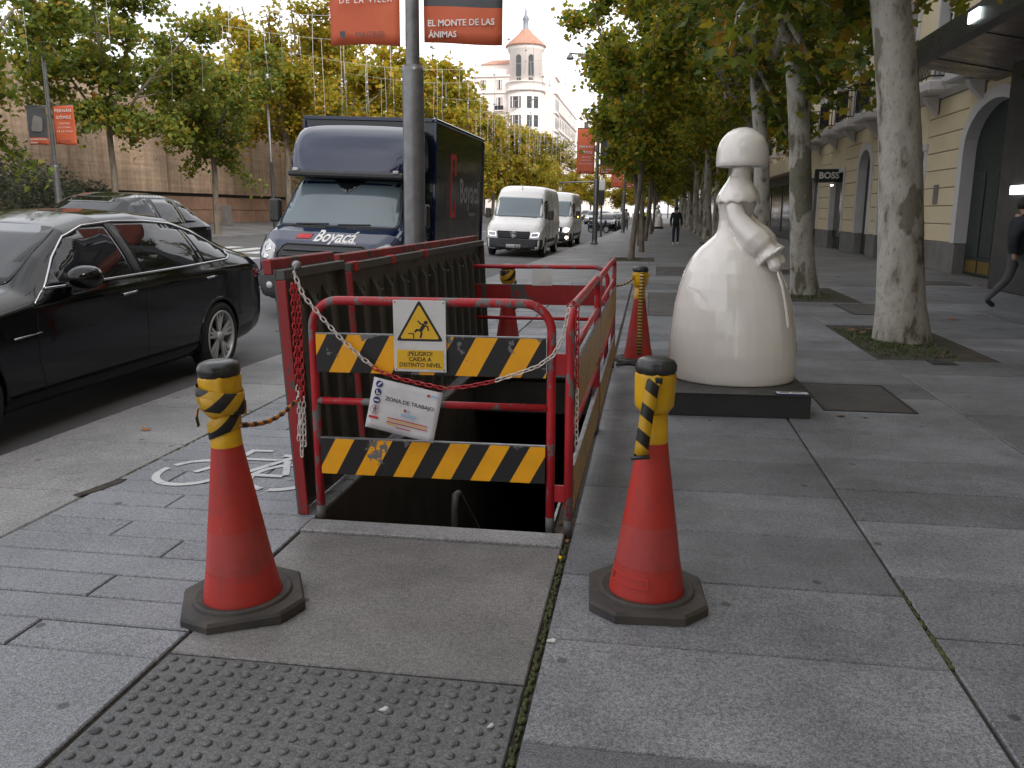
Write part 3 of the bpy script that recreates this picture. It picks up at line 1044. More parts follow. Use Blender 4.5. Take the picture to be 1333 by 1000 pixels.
# ---- far pavement, kerb, garden wall across the street
mb = MB()
for a, b in zip(YS, YS[1:]):
    za, zc, zd = road_z(FAR_K) - .02, road_z(FAR_K) + .13, 0.94
    mb.add([(FAR_K, a, za), (FAR_K, b, za), (FAR_K, b, zc), (FAR_K, a, zc)], [(0, 1, 2, 3)])
    mb.add([(FAR_K, a, zc), (FAR_K, b, zc), (-22.2, b, zd), (-22.2, a, zd)], [(0, 1, 2, 3)])
    mb.add([(-22.2, a, zd), (-22.2, b, zd), (-70, b, zd + .6), (-70, a, zd + .6)], [(0, 1, 2, 3)])
tag(mb.build('far_pavement', 'pave_far', fix=False), kind='structure')

gw = thing('garden_wall', (-22.2, 42, 0.93), label='tan concrete garden wall on a rough red stone base across the street', cat='wall')
m = MB(); m.box((-.35, 0, .66), (.5, 34, 1.4)); m.build('core', 'gap', gw)
m = MB(); m.box((-.28, 0, 1.40), (.5, 34, .12)); m.build('shadow_gap', 'iron', gw)
for k in range(9):
    m = MB(); m.box((-.18 + rng.uniform(-.01, .01), -17 + 3.8 * k + 1.9, 3.65), (.55, 3.78, 4.38), bev=.02)
    m.build('concrete_panel', 'wall_concrete', gw)
for rr in range(2):
    y = -17.0
    while y < 16.9:
        l = min(rng.choice((.8, 1.05, 1.3)), 17 - y)
        m = MB(); m.box((-.09 + rng.uniform(-.012, .012), y + l / 2, .33 + rr * .665), (.12, l - .03, .64), bev=.015)
        m.build('base_stone', 'wall_stone', gw)
        y += l
m = MB(); m.box((0, 0, 0), (.35, .5, 1.0), bev=.02); m.box((.178, 0, 0), (.012, .44, .92)); m.box((.186, .16, .05), (.012, .03, .1))
tag(m.build('utility_cabinet', 'stone_grey', loc=(-20.9, 39.4, 1.33)), 'grey metal utility cabinet standing before the stone wall base', 'cabinet')

# ------------------------------------------------------------------ cones with belt heads
M_stripe('tape_stripe', (0.60, 0.34, 0.012), (0.014, 0.013, 0.012), (0.8, 0.0, 1.0), 0.105, 0.5, 0.1, thr=2.0)
M_stripe('tape_ring', (0.56, 0.31, 0.012), (0.014, 0.013, 0.012), (0.75, 0.35, -0.8), 0.088, 0.5, 0.0, thr=2.0)
M_stripe('tape_twist', (0.55, 0.20, 0.012), (0.02, 0.016, 0.014), (1.0, 0.2, 0.3), 0.055, 0.5, 0.0, thr=2.0)
M_stripe('tape_ladder', (0.60, 0.45, 0.10), (0.12, 0.03, 0.02), (0.05, 0.0, 1.0), 0.032, 0.5, 0.0, thr=2.0)

def make_cone(loc, rz, label, lean=(0, 0), slot=False):
    root = thing('traffic_cone', loc, rz, label, 'traffic cone', 'tall red cones with belt heads')
    # rubber foot: square with cut corners and a raised ring
    m = MB()
    a, c = 0.225, 0.095
    octo = [(-a + c, -a), (a - c, -a), (a, -a + c), (a, a - c), (a - c, a), (-a + c, a), (-a, a - c), (-a, -a + c)]
    def ring(k, z): return [(x * k, y * k, z) for x, y in octo]
    m.loft([ring(1.0, 0.0), ring(1.0, 0.030), ring(0.965, 0.042)], smooth=False)
    m.lathe([(0.188, 0.041), (0.186, 0.052), (0.178, 0.056), (0.168, 0.050), (0.150, 0.047)], 40, capb=False, capt=False)
    m.build('base', 'rubber', root)
    body = MB()
    body.cur = 0
    body.lathe([(0.149, 0.042), (0.143, 0.075), (0.134, 0.125), (0.127, 0.165)], 40, capb=False, capt=False)
    body.cur = 1
    body.lathe([(0.1262, 0.165), (0.112, 0.265), (0.104, 0.325)], 40, capb=False, capt=False)
    body.cur = 0
    body.lathe([(0.1035, 0.325), (0.088, 0.43), (0.066, 0.58), (0.056, 0.655)], 40, capb=False, capt=False)
    b = body.build('cone_body', ['cone_red', 'cone_band'], root)
    if slot:                                     # raised label frame moulded low on the cone
        lip = MB()
        def rc(z): return .149 - (z - .042) * .18 + .0015
        for z0_, z1_, a0, a1 in ((.132, .137, 196, 268), (.098, .103, 196, 268), (.103, .132, 196, 199), (.103, .132, 265, 268)):
            n_ = max(1, int((a1 - a0) / 6)); V, F = [], []
            for k_ in range(n_ + 1):
                t_ = R(a0 + (a1 - a0) * k_ / n_)
                for r_, zz in ((rc(z0_) - .004, z0_), (rc(z0_) + .003, z0_), (rc(z1_) + .003, z1_), (rc(z1_) - .004, z1_)):
                    V.append((r_ * math.cos(t_), r_ * math.sin(t_), zz))
            for k_ in range(n_):
                for j_ in range(4):
                    F.append((4 * k_ + j_, 4 * k_ + (j_ + 1) % 4, 4 * k_ + 4 + (j_ + 1) % 4, 4 * k_ + 4 + j_))
            lip.add(V, F, False)
        lip.build('label_frame', 'cone_red', b)
    m = MB(); m.lathe([(0.0575, 0.645), (0.0575, 0.65), (0.052, 0.76)], 32, capb=False); m.build('collar', 'yellow_plastic', root)
    h = MB()
    n = 48
    rings = []
    for r, z in ((0.050, 0.755), (0.068, 0.785), (0.070, 0.83), (0.072, 0.90), (0.069, 0.922)):
        rr = []
        for j in range(n):
            t = 2 * math.pi * j / n
            k = 1.0 + (0.075 if math.cos(4 * t) > 0.55 and 0.78 < z < 0.91 else 0.0)
            rr.append((r * k * math.cos(t), r * k * math.sin(t), z))
        rings.append(rr)
    h.loft(rings)
    h.build('belt_head', 'yellow_plastic', root)
    cp = MB()
    rings = []
    for r, z, sc in ((0.074, 0.912, .9), (0.079, 0.925, 1), (0.078, 0.945, 1), (0.068, 0.960, .5), (0.050, 0.967, 0), (0.028, 0.969, 0)):
        rr = []
        for j in range(n):
            t = 2 * math.pi * j / n
            k = 1.0 - sc * 0.055 * max(0.0, math.cos(8 * t)) ** 2
            rr.append((r * k * math.cos(t), r * k * math.sin(t), z))
        rings.append(rr)
    cp.loft(rings)
    cp.build('cap', 'black_plastic', root)
    root.rotation_euler = (lean[0], lean[1], rz)
    return root

def strip(path, w, side, th=0.0012):
    """flat ribbon along a path; side = widthwise vector"""
    m = MB()
    P = [Vector(p) for p in path]
    s = Vector(side).normalized() * w / 2
    V = []
    for i, p in enumerate(P):
        t = (P[min(i + 1, len(P) - 1)] - P[max(i - 1, 0)]).normalized()
        n = t.cross(s).normalized() * th
        V += [p - s + n, p + s + n, p + s - n, p - s - n]
    F = []
    for i in range(len(P) - 1):
        a, b = 4 * i, 4 * i + 4
        for j in range(4):
            F.append((a + j, a + (j + 1) % 4, b + (j + 1) % 4, b + j))
    F += [(3, 2, 1, 0), tuple(4 * (len(P) - 1) + j for j in range(4))]
    m.add(V, F, True)
    return m

# left cone: belt wrapped round its head, twisted tail led to the hatch
cl = make_cone((-1.522, 2.80, 0), R(27), 'red cone standing half on the strip paving with striped belt wound round its head', (0.0, -0.035))
m = MB()
for z0, z1, r0, r1 in ((0.80, 0.865, 0.083, 0.086), (0.775, 0.825, 0.080, 0.082)):
    rings = []
    for r, z, tl in ((r0 - .004, z0, .2), (r0, z0 + .002, .2), (r1, z1, .2), (r1 - .004, z1 + .002, .2)):
        rings.append([(r * (1 + .06 * math.sin(3 * t + z0 * 60)) * math.cos(t), r * (1 + .05 * math.cos(2 * t + z0 * 40)) * math.sin(t), z + .018 * math.sin(t + z0 * 30)) for t in [2 * math.pi * j / 40 for j in range(40)]])
    m.loft(rings, cap=False)
m.build('wound_belt', 'tape_ring', cl)
m = MB()
rings = []
for r, z in ((0.056, .688), (0.0605, .690), (0.063, .752), (0.056, .756)):
    rings.append([(r * (1 + .05 * math.sin(2 * t)) * math.cos(t), r * math.sin(t), z + .022 * math.sin(t + 2.2)) for t in [2 * math.pi * j / 36 for j in range(36)]])
m.loft(rings, cap=False)
m.build('neck_belt', 'tape_ring', cl)
m = strip([(-.084, -.02, .80), (-.092, -.03, .77), (-.088, -.035, .735)], .03, (0.2, 1, 0)); m.build('belt_end', 'tape_ring', cl)
# the loose tail runs to the hatch in world space, still a part of the cone
tail = MB()
P0, P1 = Vector((0.055, -0.03, 0.722)), None
Mi = (Matrix.Translation((-1.522, 2.80, 0)) @ Euler((0, -0.035, R(27))).to_matrix().to_4x4()).inverted()
end = Mi @ Vector((-1.672, 3.708, 0.60))
mid_pts = []
for k in range(25):
    t = k / 24
    p = P0.lerp(end, t)
    p.z -= 0.035 * math.sin(math.pi * t)
    mid_pts.append(p)
tail.tube(mid_pts, [0.012 if k % 3 else 0.007 for k in range(25)], 6)
tail.build('twisted_belt', 'tape_twist', cl)

# right cone: belt end hanging down
cr = make_cone((0.030, 3.10, 0), R(4), 'red cone beside the barrier corner with a striped belt end hanging down', (0.0, 0.008), True)
m = strip([(-.005, -.076, .905), (-.012, -.082, .90), (-.02, -.088, .86), (-.035, -.096, .76), (-.047, -.108, .655), (-.052, -.112, .61)], .052, (1, 0.05, 0.1)); m.build('belt_strip', 'tape_stripe', cr)
m = MB(); m.tube([(-.086, -.113, .607), (-.018, -.113, .615)], .0085, 8); m.build('belt_clip', 'black_plastic', cr)
m = MB(); m.box((.005, -.078, .895), (.028, .014, .024), bev=.003); m.build('belt_slot', 'black_plastic', cr)

# far cones
c3 = make_cone((-0.085, 8.47, 0), R(12), 'red cone near the white sculpture with a long ladder striped belt hanging to its foot')
m = strip([(.005, -.075, .905), (.002, -.083, .88), (-.004, -.090, .70), (-.010, -.100, .5), (-.014, -.125, .3), (-.016, -.150, .10)], .05, (1, 0, 0)); m.build('belt_strip', 'tape_ladder', c3)
for k, (dx, dz) in enumerate(((-.075, .87), (.075, .88))):
    m = MB(); m.box((dx, -.03, dz), (.03, .02, .03), rz=.4 * k, bev=.003); m.build('belt_clip', 'yellow_plastic', c3)
m = MB()
pts = []
Pa, Pb = Vector((-.07, -.02, .85)), Vector((-.30, -.33, .80))
for k in range(9):
    t = k / 8; p = Pa.lerp(Pb, t); p.z -= .02 * math.sin(math.pi * t); pts.append(p)
m.tube(pts, .009, 6); m.build('taut_belt', 'tape_twist', c3)
m = MB(); m.tube([(-.27, -.28, .018), (-.15, -.20, .016), (-.05, -.26, .014), (.02, -.31, .014)], .014, 6); m.build('loose_cable', 'rubber', c3)
c4 = make_cone((-1.46, 8.62, 0), R(30), 'red cone behind the solid red panel of the back barrier')
m = MB(); m.lathe([(.078, .80), (.085, .83), (.083, .89), (.076, .905)], 24, capb=False, capt=False); m.build('wound_belt', 'tape_ring', c4)
m = strip([(.06, -.06, .80), (.055, -.075, .68), (.05, -.088, .5)], .04, (1, .4, 0)); m.build('belt_strip', 'tape_ring', c4)

# ------------------------------------------------------------------ red tube barriers
M_stripe('hazard_panel', (0.90, 0.40, 0.002), (0.013, 0.012, 0.012), (1.0, 0.0, -0.55), 0.205, 0.5, 0.12, under=(0.15, 0.15, 0.155), thr=0.625, ns=9)
M_stripe('hazard_panel_low', (0.92, 0.41, 0.002), (0.013, 0.012, 0.012), (1.0, 0.0, -0.55), 0.190, 0.5, 0.2, under=(0.15, 0.15, 0.155), thr=0.615, ns=7)
M_stripe('hazard_faded', (0.60, 0.33, 0.05), (0.26, 0.17, 0.09), (1.0, 0.0, -0.5), 0.11, 0.35, 0.0, under=(0.2, 0.19, 0.18), thr=0.60, ns=8)

def make_barrier(name, A, B, label, top=1.09, panels=(), rails=(.605,), r=.021, panel_mat='hazard_panel', side=-1, mat='red_paint', cat='barrier', lean=0.0):
    A, B = Vector(A), Vector(B)
    d = B - A
    L = d.length
    root = thing(name, (A.x, A.y, 0), math.atan2(d.y, d.x), label, cat, 'red tube barriers round the stairwell')
    k = .13
    m = MB()
    path = [(0, lean * 0, 0.012), (0, 0, .5), (0, 0, top - k)] + [(k - k * math.cos(a), 0, top - k + k * math.sin(a)) for a in [math.pi / 2 * j / 7 for j in range(1, 8)]]
    path += [(L * .35, 0, top), (L * .65, 0, top)]
    path += [(L - k + k * math.sin(a), 0, top - k + k * math.cos(a)) for a in [math.pi / 2 * j / 7 for j in range(8)]] + [(L, 0, .5), (L, 0, 0.012)]
    m.tube(path, r, 14)
    m.build('frame', mat, root)
    for x in (0, L):
        f = MB(); f.lathe([(r + .001, 0.0), (r + .001, .075)], 14, (x, 0, 0.0)); f.build('foot_sleeve', 'galv_dull', root)
    for z in rails:
        m = MB(); m.tube([(r * .6, 0, z), (L - r * .6, 0, z)], r * .82, 12); m.build('rail', mat, root)
    for z0, z1, pm in panels:
        m = MB(); m.box((L / 2, side * (r + .002), (z0 + z1) / 2), (L - .045, .004, z1 - z0), bev=.0015)
        p = m.build('panel', pm, root)
        e = MB(); e.box((L / 2, side * (r - .004), z1 + .003), (L - .045, .016, .006)); e.build('panel_edge', 'galv', p)
    return root

fb = make_barrier('barrier', (-1.572, 3.715), (-0.428, 3.728), 'red barrier with two black and yellow striped panels at the head of the stairs', 1.092,
                  ((.752, .935, 'hazard_panel'), (.246, .425, 'hazard_panel_low')), (.607,), mat='red_paint_worn')
for z0, z1 in ((.765, .865), (.152, .235)):
    m = MB(); m.box((1.186, .0, (z0 + z1) / 2), (.062, .012, z1 - z0), bev=.002); m.build('bracket', 'red_paint', fb)
sb1 = make_barrier('barrier', (-0.340, 3.705), (-0.333, 5.56), 'red barrier with faded panels along the stairwell side, joined to the front one', 1.075,
                   ((.55, .80, 'hazard_faded'), (.12, .33, 'hazard_faded')), (.47, .86), mat='red_paint_worn')
sb2 = make_barrier('barrier', (-0.331, 5.64), (-0.329, 8.08), 'red barrier with faded panels along the stairwell side, nearer the ladder striped cone', 1.06,
                   ((.55, .80, 'hazard_faded'), (.12, .33, 'hazard_faded')), (.47, .86), mat='red_paint_worn')
bb = make_barrier('barrier', (-2.02, 8.16), (-0.395, 8.16), 'red barrier with a solid red panel closing the back of the stairwell', .972,
                  ((.60, .795, 'red_paint_dark'),), (.462,))
m = MB(); m.box((.985, -.026, .872), (.20, .003, .165), bev=.001); m.build('hanging_plate', 'sign_white', bb)

# ------------------------------------------------------------------ hatch leaves standing open
def leaf(name, y0, y1, label, nrib, z1, lean):
    root = thing(name, (-1.655, y0, 0.0), 0, label, 'hatch', 'steel hatch leaves folded open', rot=(0, -lean, 0))
    L = y1 - y0
    m = MB(); m.box((-.052, L / 2, z1 / 2 + .004), (.008, L, z1 - .008)); m.build('plate', 'steel_dark', root)
    m = MB(); m.box((-.025, L / 2, z1 - .028), (.05, L - .004, .05), bev=.004); m.build('top_angle', 'steel_dark', root)
    m = MB(); m.box((-.085, L / 2, z1 + .012), (.05, L, .075), bev=.006); m.build('lifting_bar', 'red_paint_dark', root)
    for e in (0.006, L - .006):
        m = MB(); m.box((-.025, e, (z1 - .056) / 2 + .004), (.052, .012, z1 - .06), bev=.003); m.build('end_flange', 'red_paint_dark' if e < .1 else 'steel_dark', root)
    pr = MB()
    w = .055
    pr.prism([(0, .05), (.046, .05), (.046, z1 - .20), (.004, z1 - .12), (0, z1 - .12)], 0, w, 'XZ')
    pr.box((.02, w + .05, (z1 - .1) / 2), (.012, .008, z1 - .22))
    p0 = pr.build('rib', 'steel_dark', root)
    for k in range(nrib):
        yk = .08 + (L - .2) * (k + .3) / nrib
        o = p0 if k == 0 else inst(p0, 'rib', root, (0, 0, 0))
        o.location = (-.048, yk, 0)
    hk = MB(); hk.tube([(-.02, 0, 0), (.012, .005, -.005), (.02, .03, -.01), (.012, .06, .0)], .007, 6)
    h0 = hk.build('hook', 'steel_dark', root)
    for k in range(max(1, nrib // 2)):
        o = h0 if k == 0 else inst(h0, 'hook', root, (0, 0, 0))
        o.location = (-.02, .2 + (L - .35) * (k + .5) / max(1, nrib // 2), z1 - .20)
    return root
leaf('hatch_leaf', 3.745, 4.555, 'short dark ribbed steel hatch leaf with a red edge where the chain hangs', 3, 1.235, 0.047)
l2 = leaf('hatch_leaf', 4.64, 8.60, 'long dark ribbed steel hatch leaf standing beside the grey lamp post', 13, 1.215, 0.045)
for yy in (.08, .82, 1.65):
    m = MB(); m.box((-.02, yy, 1.188), (.056, .075, .058), bev=.004); m.build('red_clamp', 'red_paint', l2)

# ------------------------------------------------------------------ chains
def link_mesh(mat):
    m = MB()
    a, b = 0.0125, 0.0072
    path = []
    for k in range(12):
        t = 2 * math.pi * k / 12
        path.append(((a if math.cos(t) > 0 else -a) * .55 + a * .75 * math.cos(t), b * 1.25 * math.sin(t), 0))
    m.tube(path, .0034, 5, closed=True)
    o = m.build('link', mat)
    d = o.data
    bpy.data.objects.remove(o)
    return d
LINKS = {'w': link_mesh('chain_white'), 'r': link_mesh('chain_red')}

def chain(path, colour, label, name='plastic_chain', step_=0.0275):
    root = thing(name, path[0], label=label, cat='chain', group='red and white plastic chain')
    P = [Vector(p) for p in path]
    cum = [0]
    for a, b in zip(P, P[1:]):
        cum.append(cum[-1] + (b - a).length)
    n = int(cum[-1] / step_)
    for k in range(n):
        s = (k + .5) * step_
        i = max(j for j in range(len(cum) - 1) if cum[j] <= s)
        t = (s - cum[i]) / max(cum[i + 1] - cum[i], 1e-6)
        p = P[i].lerp(P[i + 1], t)
        d = (P[i + 1] - P[i]).normalized()
        q = d.to_track_quat('X', 'Z') @ Euler((R(45) if k % 2 else R(-45), 0, 0)).to_quaternion()
        o = inst(LINKS[colour(s / cum[-1])], 'link', root, p - P[0])
        o.rotation_euler = q.to_euler()
    return root
CH = [(-1.628, 1.228), (-1.585, 1.118), (-1.496, 1.012), (-1.407, 0.916), (-1.316, 0.835), (-1.236, 0.775), (-1.133, 0.738), (-1.022, 0.717), (-0.913, 0.698),
      (-0.803, 0.713), (-0.695, 0.738), (-0.588, 0.774), (-0.483, 0.816), (-0.413, 0.868), (-0.369, 0.949), (-0.353, 1.035), (-0.343, 1.085)]
chain([(x, 3.66, z) for x, z in CH], lambda t: 'w' if t < .335 or t > .70 else 'r', 'white and red chain slung across the front barrier')
m = MB(); m.lathe([(.022, 0), (.024, .01), (.016, .022), (.008, .026)], 16, axis='Y'); m.v = [(x, -y, z) for x, y, z in m.v]
m.tube([(0, -.02, 0), (0, -.03, -.015), (0, -.02, -.04), (0, -.004, -.05)], .005, 6)
tag(m.build('chain_bolt', 'galv', loc=(-1.642, 3.738, 1.252)), 'round grey bolt head holding the chain on the hatch leaf', 'bolt')
for k, dx in enumerate((0, .018, -.012)):
    chain([(-1.652 + dx, 3.722 - .004 * k, 1.17), (-1.650 + dx, 3.722 - .004 * k, .9), (-1.652 + dx * .8, 3.718, .60 - .05 * k), (-1.660 + dx, 3.716, .30 + .05 * k)],
          lambda t: 'r' if t < .66 else 'w', ('red chain end hanging straight down the near edge of the hatch leaf' if k == 0 else
          'doubled red chain strand hanging beside the straight chain end on the hatch leaf' if k == 1 else 'short outer chain strand bunched at the hatch leaf edge'))
chain([(-.352, 3.70, 1.085), (-.330, 3.69, 1.105), (-.310, 3.70, 1.08), (-.309, 3.71, .9), (-.308, 3.72, .72), (-.307, 3.72, .39)], lambda t: 'r' if t < .60 else 'w',
      'chain end hanging down outside the first post of the side barrier')

# ------------------------------------------------------------------ signs on the barrier
ws = thing('warning_sign', (-1.037, 3.684, 0.936), 0, 'white plate with yellow falling hazard triangle fixed to the front barrier', 'sign')
W2, H2 = .125, .167
m = MB(); m.box((0, 0, 0), (2 * W2, .003, 2 * H2), bev=.0012); m.build('plate', 'sign_white', ws)
def tri(cx, cz, s): return rounded([(cx - s, cz - s * .62), (cx + s, cz - s * .62), (cx, cz + s * 1.08)], s * .14)
m = MB(); m.prism(tri(0, .048, .113), -.0025, -.0018); m.build('triangle_border', 'sign_black', ws)
m = MB(); m.prism(tri(0, .047, .094), -.0032, -.0026); m.build('triangle', 'sign_yellow', ws)
m = MB()
def stroke(mb, pts, w, y=-.0036):
    for a, b in zip(pts, pts[1:]):
        a, b = Vector(a), Vector(b)
        t = (b - a).normalized(); n = Vector((-t.y, t.x)) * w / 2
        a -= t * w * .2; b += t * w * .2
        mb.add([(a.x + n.x, y, a.y + n.y), (a.x - n.x, y, a.y - n.y), (b.x - n.x, y, b.y - n.y), (b.x + n.x, y, b.y + n.y)], [(0, 1, 2, 3)])
cz = .035
m.add([(.031 + .0095 * math.cos(t), -.0036, cz + .030 + .0095 * math.sin(t)) for t in [2 * math.pi * j / 16 for j in range(16)]], [list(range(16))])
stroke(m, [(.022, cz + .018), (.006, cz - .008)], .017)
stroke(m, [(.022, cz + .022), (.006, cz + .024), (-.006, cz + .037)], .007, -.0037)
stroke(m, [(.026, cz + .016), (.039, cz + .012), (.043, cz - .006)], .007, -.0038)
stroke(m, [(.006, cz - .008), (-.012, cz - .004), (-.022, cz - .014)], .009, -.0039)
stroke(m, [(.008, cz - .008), (.010, cz - .022), (.004, cz - .040)], .009, -.0040)
stroke(m, [(-.052, cz - .022), (-.028, cz - .022), (-.028, cz - .044)], .005, -.0041)
m.build('falling_figure', 'sign_black', ws)
m = MB(); m.box((0, -.0022, -.109), (.222, .0012, .09)); m.build('text_panel', 'sign_yellow', ws)
m = MB()
for key, z in (('peligro1', -.082), ('peligro2', -.108), ('peligro3', -.135)):
    put_text(m, key, (0, -.0034, z), scale=.80)
m.build('lettering', 'sign_black', ws)
for sx in (-1, 1):
    for sz in (-1, 1):
        m = MB(); m.lathe([(.0045, 0), (.004, .002), (0, .003)], 8, axis='Y'); m.v = [(x + sx * (W2 - .01), -y - .0014, z + sz * (H2 - .01)) for x, y, z in m.v]
        m.build('rivet', 'galv', ws)

zs = thing('paper_notice', (-1.115, 3.655, 0.590), 0, 'tilted white laminated notice with blue symbols hung from the chain', 'sign', rot=(R(-3), R(11.5), 0))
PW, PH = .169, .122
m = MB(); m.smooth = True
nx_, nz_ = 12, 9
for i in range(nx_ + 1):
    for j in range(nz_ + 1):
        x, z = -PW + 2 * PW * i / nx_, -PH + 2 * PH * j / nz_
        m.v.append((x, .002 * math.sin(x * 30 + z * 12) + .0016 * math.sin(z * 46 - x * 20), z))
for i in range(nx_):
    for j in range(nz_):
        a = i * (nz_ + 1) + j
        m.f.append([a, a + nz_ + 1, a + nz_ + 2, a + 1]); m.m.append(0); m.s.append(True)
o = m.build('sheet', 'paper', zs)
so = o.modifiers.new('thick', 'SOLIDIFY'); so.thickness = .0008; so.offset = 1
Y0 = -.0048
def disc(mat, cx, cz, r, y=Y0, name='symbol', r_in=0.0):
    m = MB()
    n = 20
    if r_in:
        V = [(cx + r * math.cos(2 * math.pi * j / n), y, cz + r * math.sin(2 * math.pi * j / n)) for j in range(n)] + [(cx + r_in * math.cos(2 * math.pi * j / n), y, cz + r_in * math.sin(2 * math.pi * j / n)) for j in range(n)]
        m.add(V, [(j, (j + 1) % n, n + (j + 1) % n, n + j) for j in range(n)])
    else:
        m.add([(cx + r * math.cos(2 * math.pi * j / n), y, cz + r * math.sin(2 * math.pi * j / n)) for j in range(n)], [list(range(n))])
    return m.build(name, mat, zs)
for k, z in enumerate((.096, .057, .018)):
    s = disc('print_blue', -.136, z, .0165)
    m = MB()
    if k == 0: stroke(m, [(-.14, z - .006), (-.134, z + .004), (-.128, z + .008)], .008, Y0 - .0004)
    elif k == 1: stroke(m, [(-.142, z + .007), (-.140, z - .006), (-.127, z - .007)], .007, Y0 - .0004)
    else: stroke(m, [(-.146, z - .001), (-.126, z - .001)], .008, Y0 - .0004)
    m.build('pictogram', 'paper', zs)
disc('print_red', -.136, -.030, .0225, name='ban_ring', r_in=.0205)
m = MB(); stroke(m, [(-.136, -.018), (-.136, -.031)], .009, Y0); stroke(m, [(-.140, -.031), (-.142, -.046)], .004, Y0 - .0002); stroke(m, [(-.133, -.031), (-.130, -.046)], .004, Y0 - .0003); stroke(m, [(-.147, -.024), (-.125, -.024)], .004, Y0 - .0004); stroke(m, [(-.136, -.013), (-.136, -.011)], .008, Y0 - .0005); m.build('walker_symbol', 'print_grey', zs)
m = MB(); m.prism(rounded([(-.160, -.072), (-.113, -.072), (-.113, -.060), (-.160, -.060)], .004), Y0 - .0001, Y0); m.build('red_label', 'print_red', zs)
m = MB(); put_text(m, 'zona', (.026, Y0, .035), scale=.86); m.build('lettering', 'sign_black', zs)
disc('print_red', .008, -.002, .0068, name='logo_dot'); disc('print_ltblue', .022, -.002, .0072, name='logo_dot')
m = MB(); m.add([(-.008, Y0, -.030), (.062, Y0, -.030), (.062, Y0, -.018), (-.008, Y0, -.018)], [(0, 1, 2, 3)]); m.build('logo_word', 'print_ltblue', zs)
m = MB(); m.add([(.098, Y0, .088), (.112, Y0, .088), (.112, Y0, .100), (.098, Y0, .100)], [(0, 1, 2, 3)]); m.build('corner_logo', 'print_red', zs)
m = MB(); m.add([(.122, Y0, .090), (.150, Y0, .090), (.150, Y0, .101), (.122, Y0, .101)], [(0, 1, 2, 3)]); m.build('corner_word', 'print_ltblue', zs)
for mt, z, x0, x1 in (('print_red', -.052, -.068, .128), ('sign_yellow', -.061, -.068, .128), ('print_red', -.072, -.068, .128), ('sign_yellow', -.081, -.068, -.02), ('print_red', -.090, -.02, .05)):
    m = MB(); stroke(m, [(x0, z), (x1, z)], .0045, Y0 - (.0003 if mt == 'sign_yellow' else 0)); m.build('text_line', mt, zs)

# ------------------------------------------------------------------ the white lady sculpture on its black plinth
def ell(cx, cy, rx, ry, z, n=40, tilt=0.0):
    return [(cx + rx * math.cos(t), cy + ry * math.sin(t), z + tilt * rx * math.cos(t)) for t in [2 * math.pi * j / n for j in range(n)]]

def make_menina():
    """local frame: base centre, she faces +X"""
    m = MB()
    skirt = [(0.000, .505, .47, .0), (0.06, .512, .475, .0), (0.22, .510, .47, .0), (0.40, .495, .455, -.003), (0.58, .468, .43, -.010), (0.74, .425, .395, -.020),
             (0.86, .378, .355, -.030), (0.96, .322, .305, -.036), (1.04, .255, .25, -.040), (1.10, .185, .19, -.042), (1.145, .132, .145, -.045),
             (1.19, .115, .13, -.045), (1.26, .118, .132, -.035), (1.32, .132, .150, -.025), (1.38, .150, .185, -.018), (1.43, .153, .205, -.015), (1.48, .138, .20, -.012),
             (1.53, .108, .155, -.008), (1.575, .082, .10, -.004), (1.62, .075, .08, .0), (1.70, .075, .08, .005)]
    m.loft([ell(cx, 0, rx, ry, z) for z, rx, ry, cx in skirt])
    # arms with full sleeves, flared cuffs and hands
    for s in (-1, 1):
        path = [(-.03, s * .150, 1.43), (-.02, s * .170, 1.36), (.01, s * .185, 1.27), (.07, s * .205, 1.19), (.145, s * .225, 1.12), (.205, s * .23, 1.07), (.245, s * .23, 1.02)]
        m.tube([Vector(p) for p in path], [.058, .066, .076, .092, .106, .096, .060], 20)
        cuff = [(.225, s * .232, 1.065), (.260, s * .235, 1.01), (.282, s * .238, .985)]
        m.tube([Vector(p) for p in cuff], [.052, .085, .098], 16)
        m.tube([Vector(p) for p in ((.27, s * .24, .99), (.302, s * .245, .95), (.320, s * .25, .91), (.332, s * .25, .875))], [.04, .05, .055, .022], 14)
    me = m.build('sculpture_body', 'sculpture')
    rm = me.modifiers.new('remesh', 'REMESH'); rm.mode = 'VOXEL'; rm.voxel_size = .011; rm.use_smooth_shade = True
    sm = me.modifiers.new('smooth', 'SMOOTH'); sm.factor = .5; sm.iterations = 5
    return me

men = thing('sculpture', (0.690, 6.92, 0.178), R(-12), 'cream white glossy statue of a lady in a bell skirt on a black plinth', 'sculpture')
body = make_menina()
body.parent = men
bpy.context.view_layer.update()
dg = bpy.context.evaluated_depsgraph_get()
me = bpy.data.meshes.new_from_object(body.evaluated_get(dg))
body.modifiers.clear(); body.data = me
for p in me.polygons: p.use_smooth = True
# scalloped shawl and bobbed hair with crisp rims
n = 72
m = MB(); rings = []
for z, rx, ry, sc in ((1.402, .150, .222, .015), (1.398, .166, .238, .017), (1.408, .172, .243, .017), (1.430, .170, .238, .014), (1.47, .153, .208, .005), (1.52, .122, .160, 0), (1.56, .096, .115, 0), (1.60, .080, .086, 0)):
    rings.append([(-.012 + rx * math.cos(t), ry * math.sin(t), z + sc * abs(math.cos(5.5 * t)) - sc) for t in [2 * math.pi * j / n for j in range(n)]])
m.loft(rings); m.build('shawl', 'sculpture', men)
m = MB()
hair = [(1.685, .05, .05), (1.678, .12, .13), (1.668, .184, .196), (1.668, .191, .203), (1.674, .196, .208), (1.70, .199, .211), (1.75, .199, .211), (1.80, .193, .205), (1.85, .178, .189), (1.89, .155, .165), (1.925, .122, .13), (1.95, .083, .088), (1.964, .04, .042), (1.968, .004, .004)]
m.loft([ell(.0, 0, rx, ry, z, 56) for z, rx, ry in hair]); m.build('hair', 'sculpture', men)
m = MB()
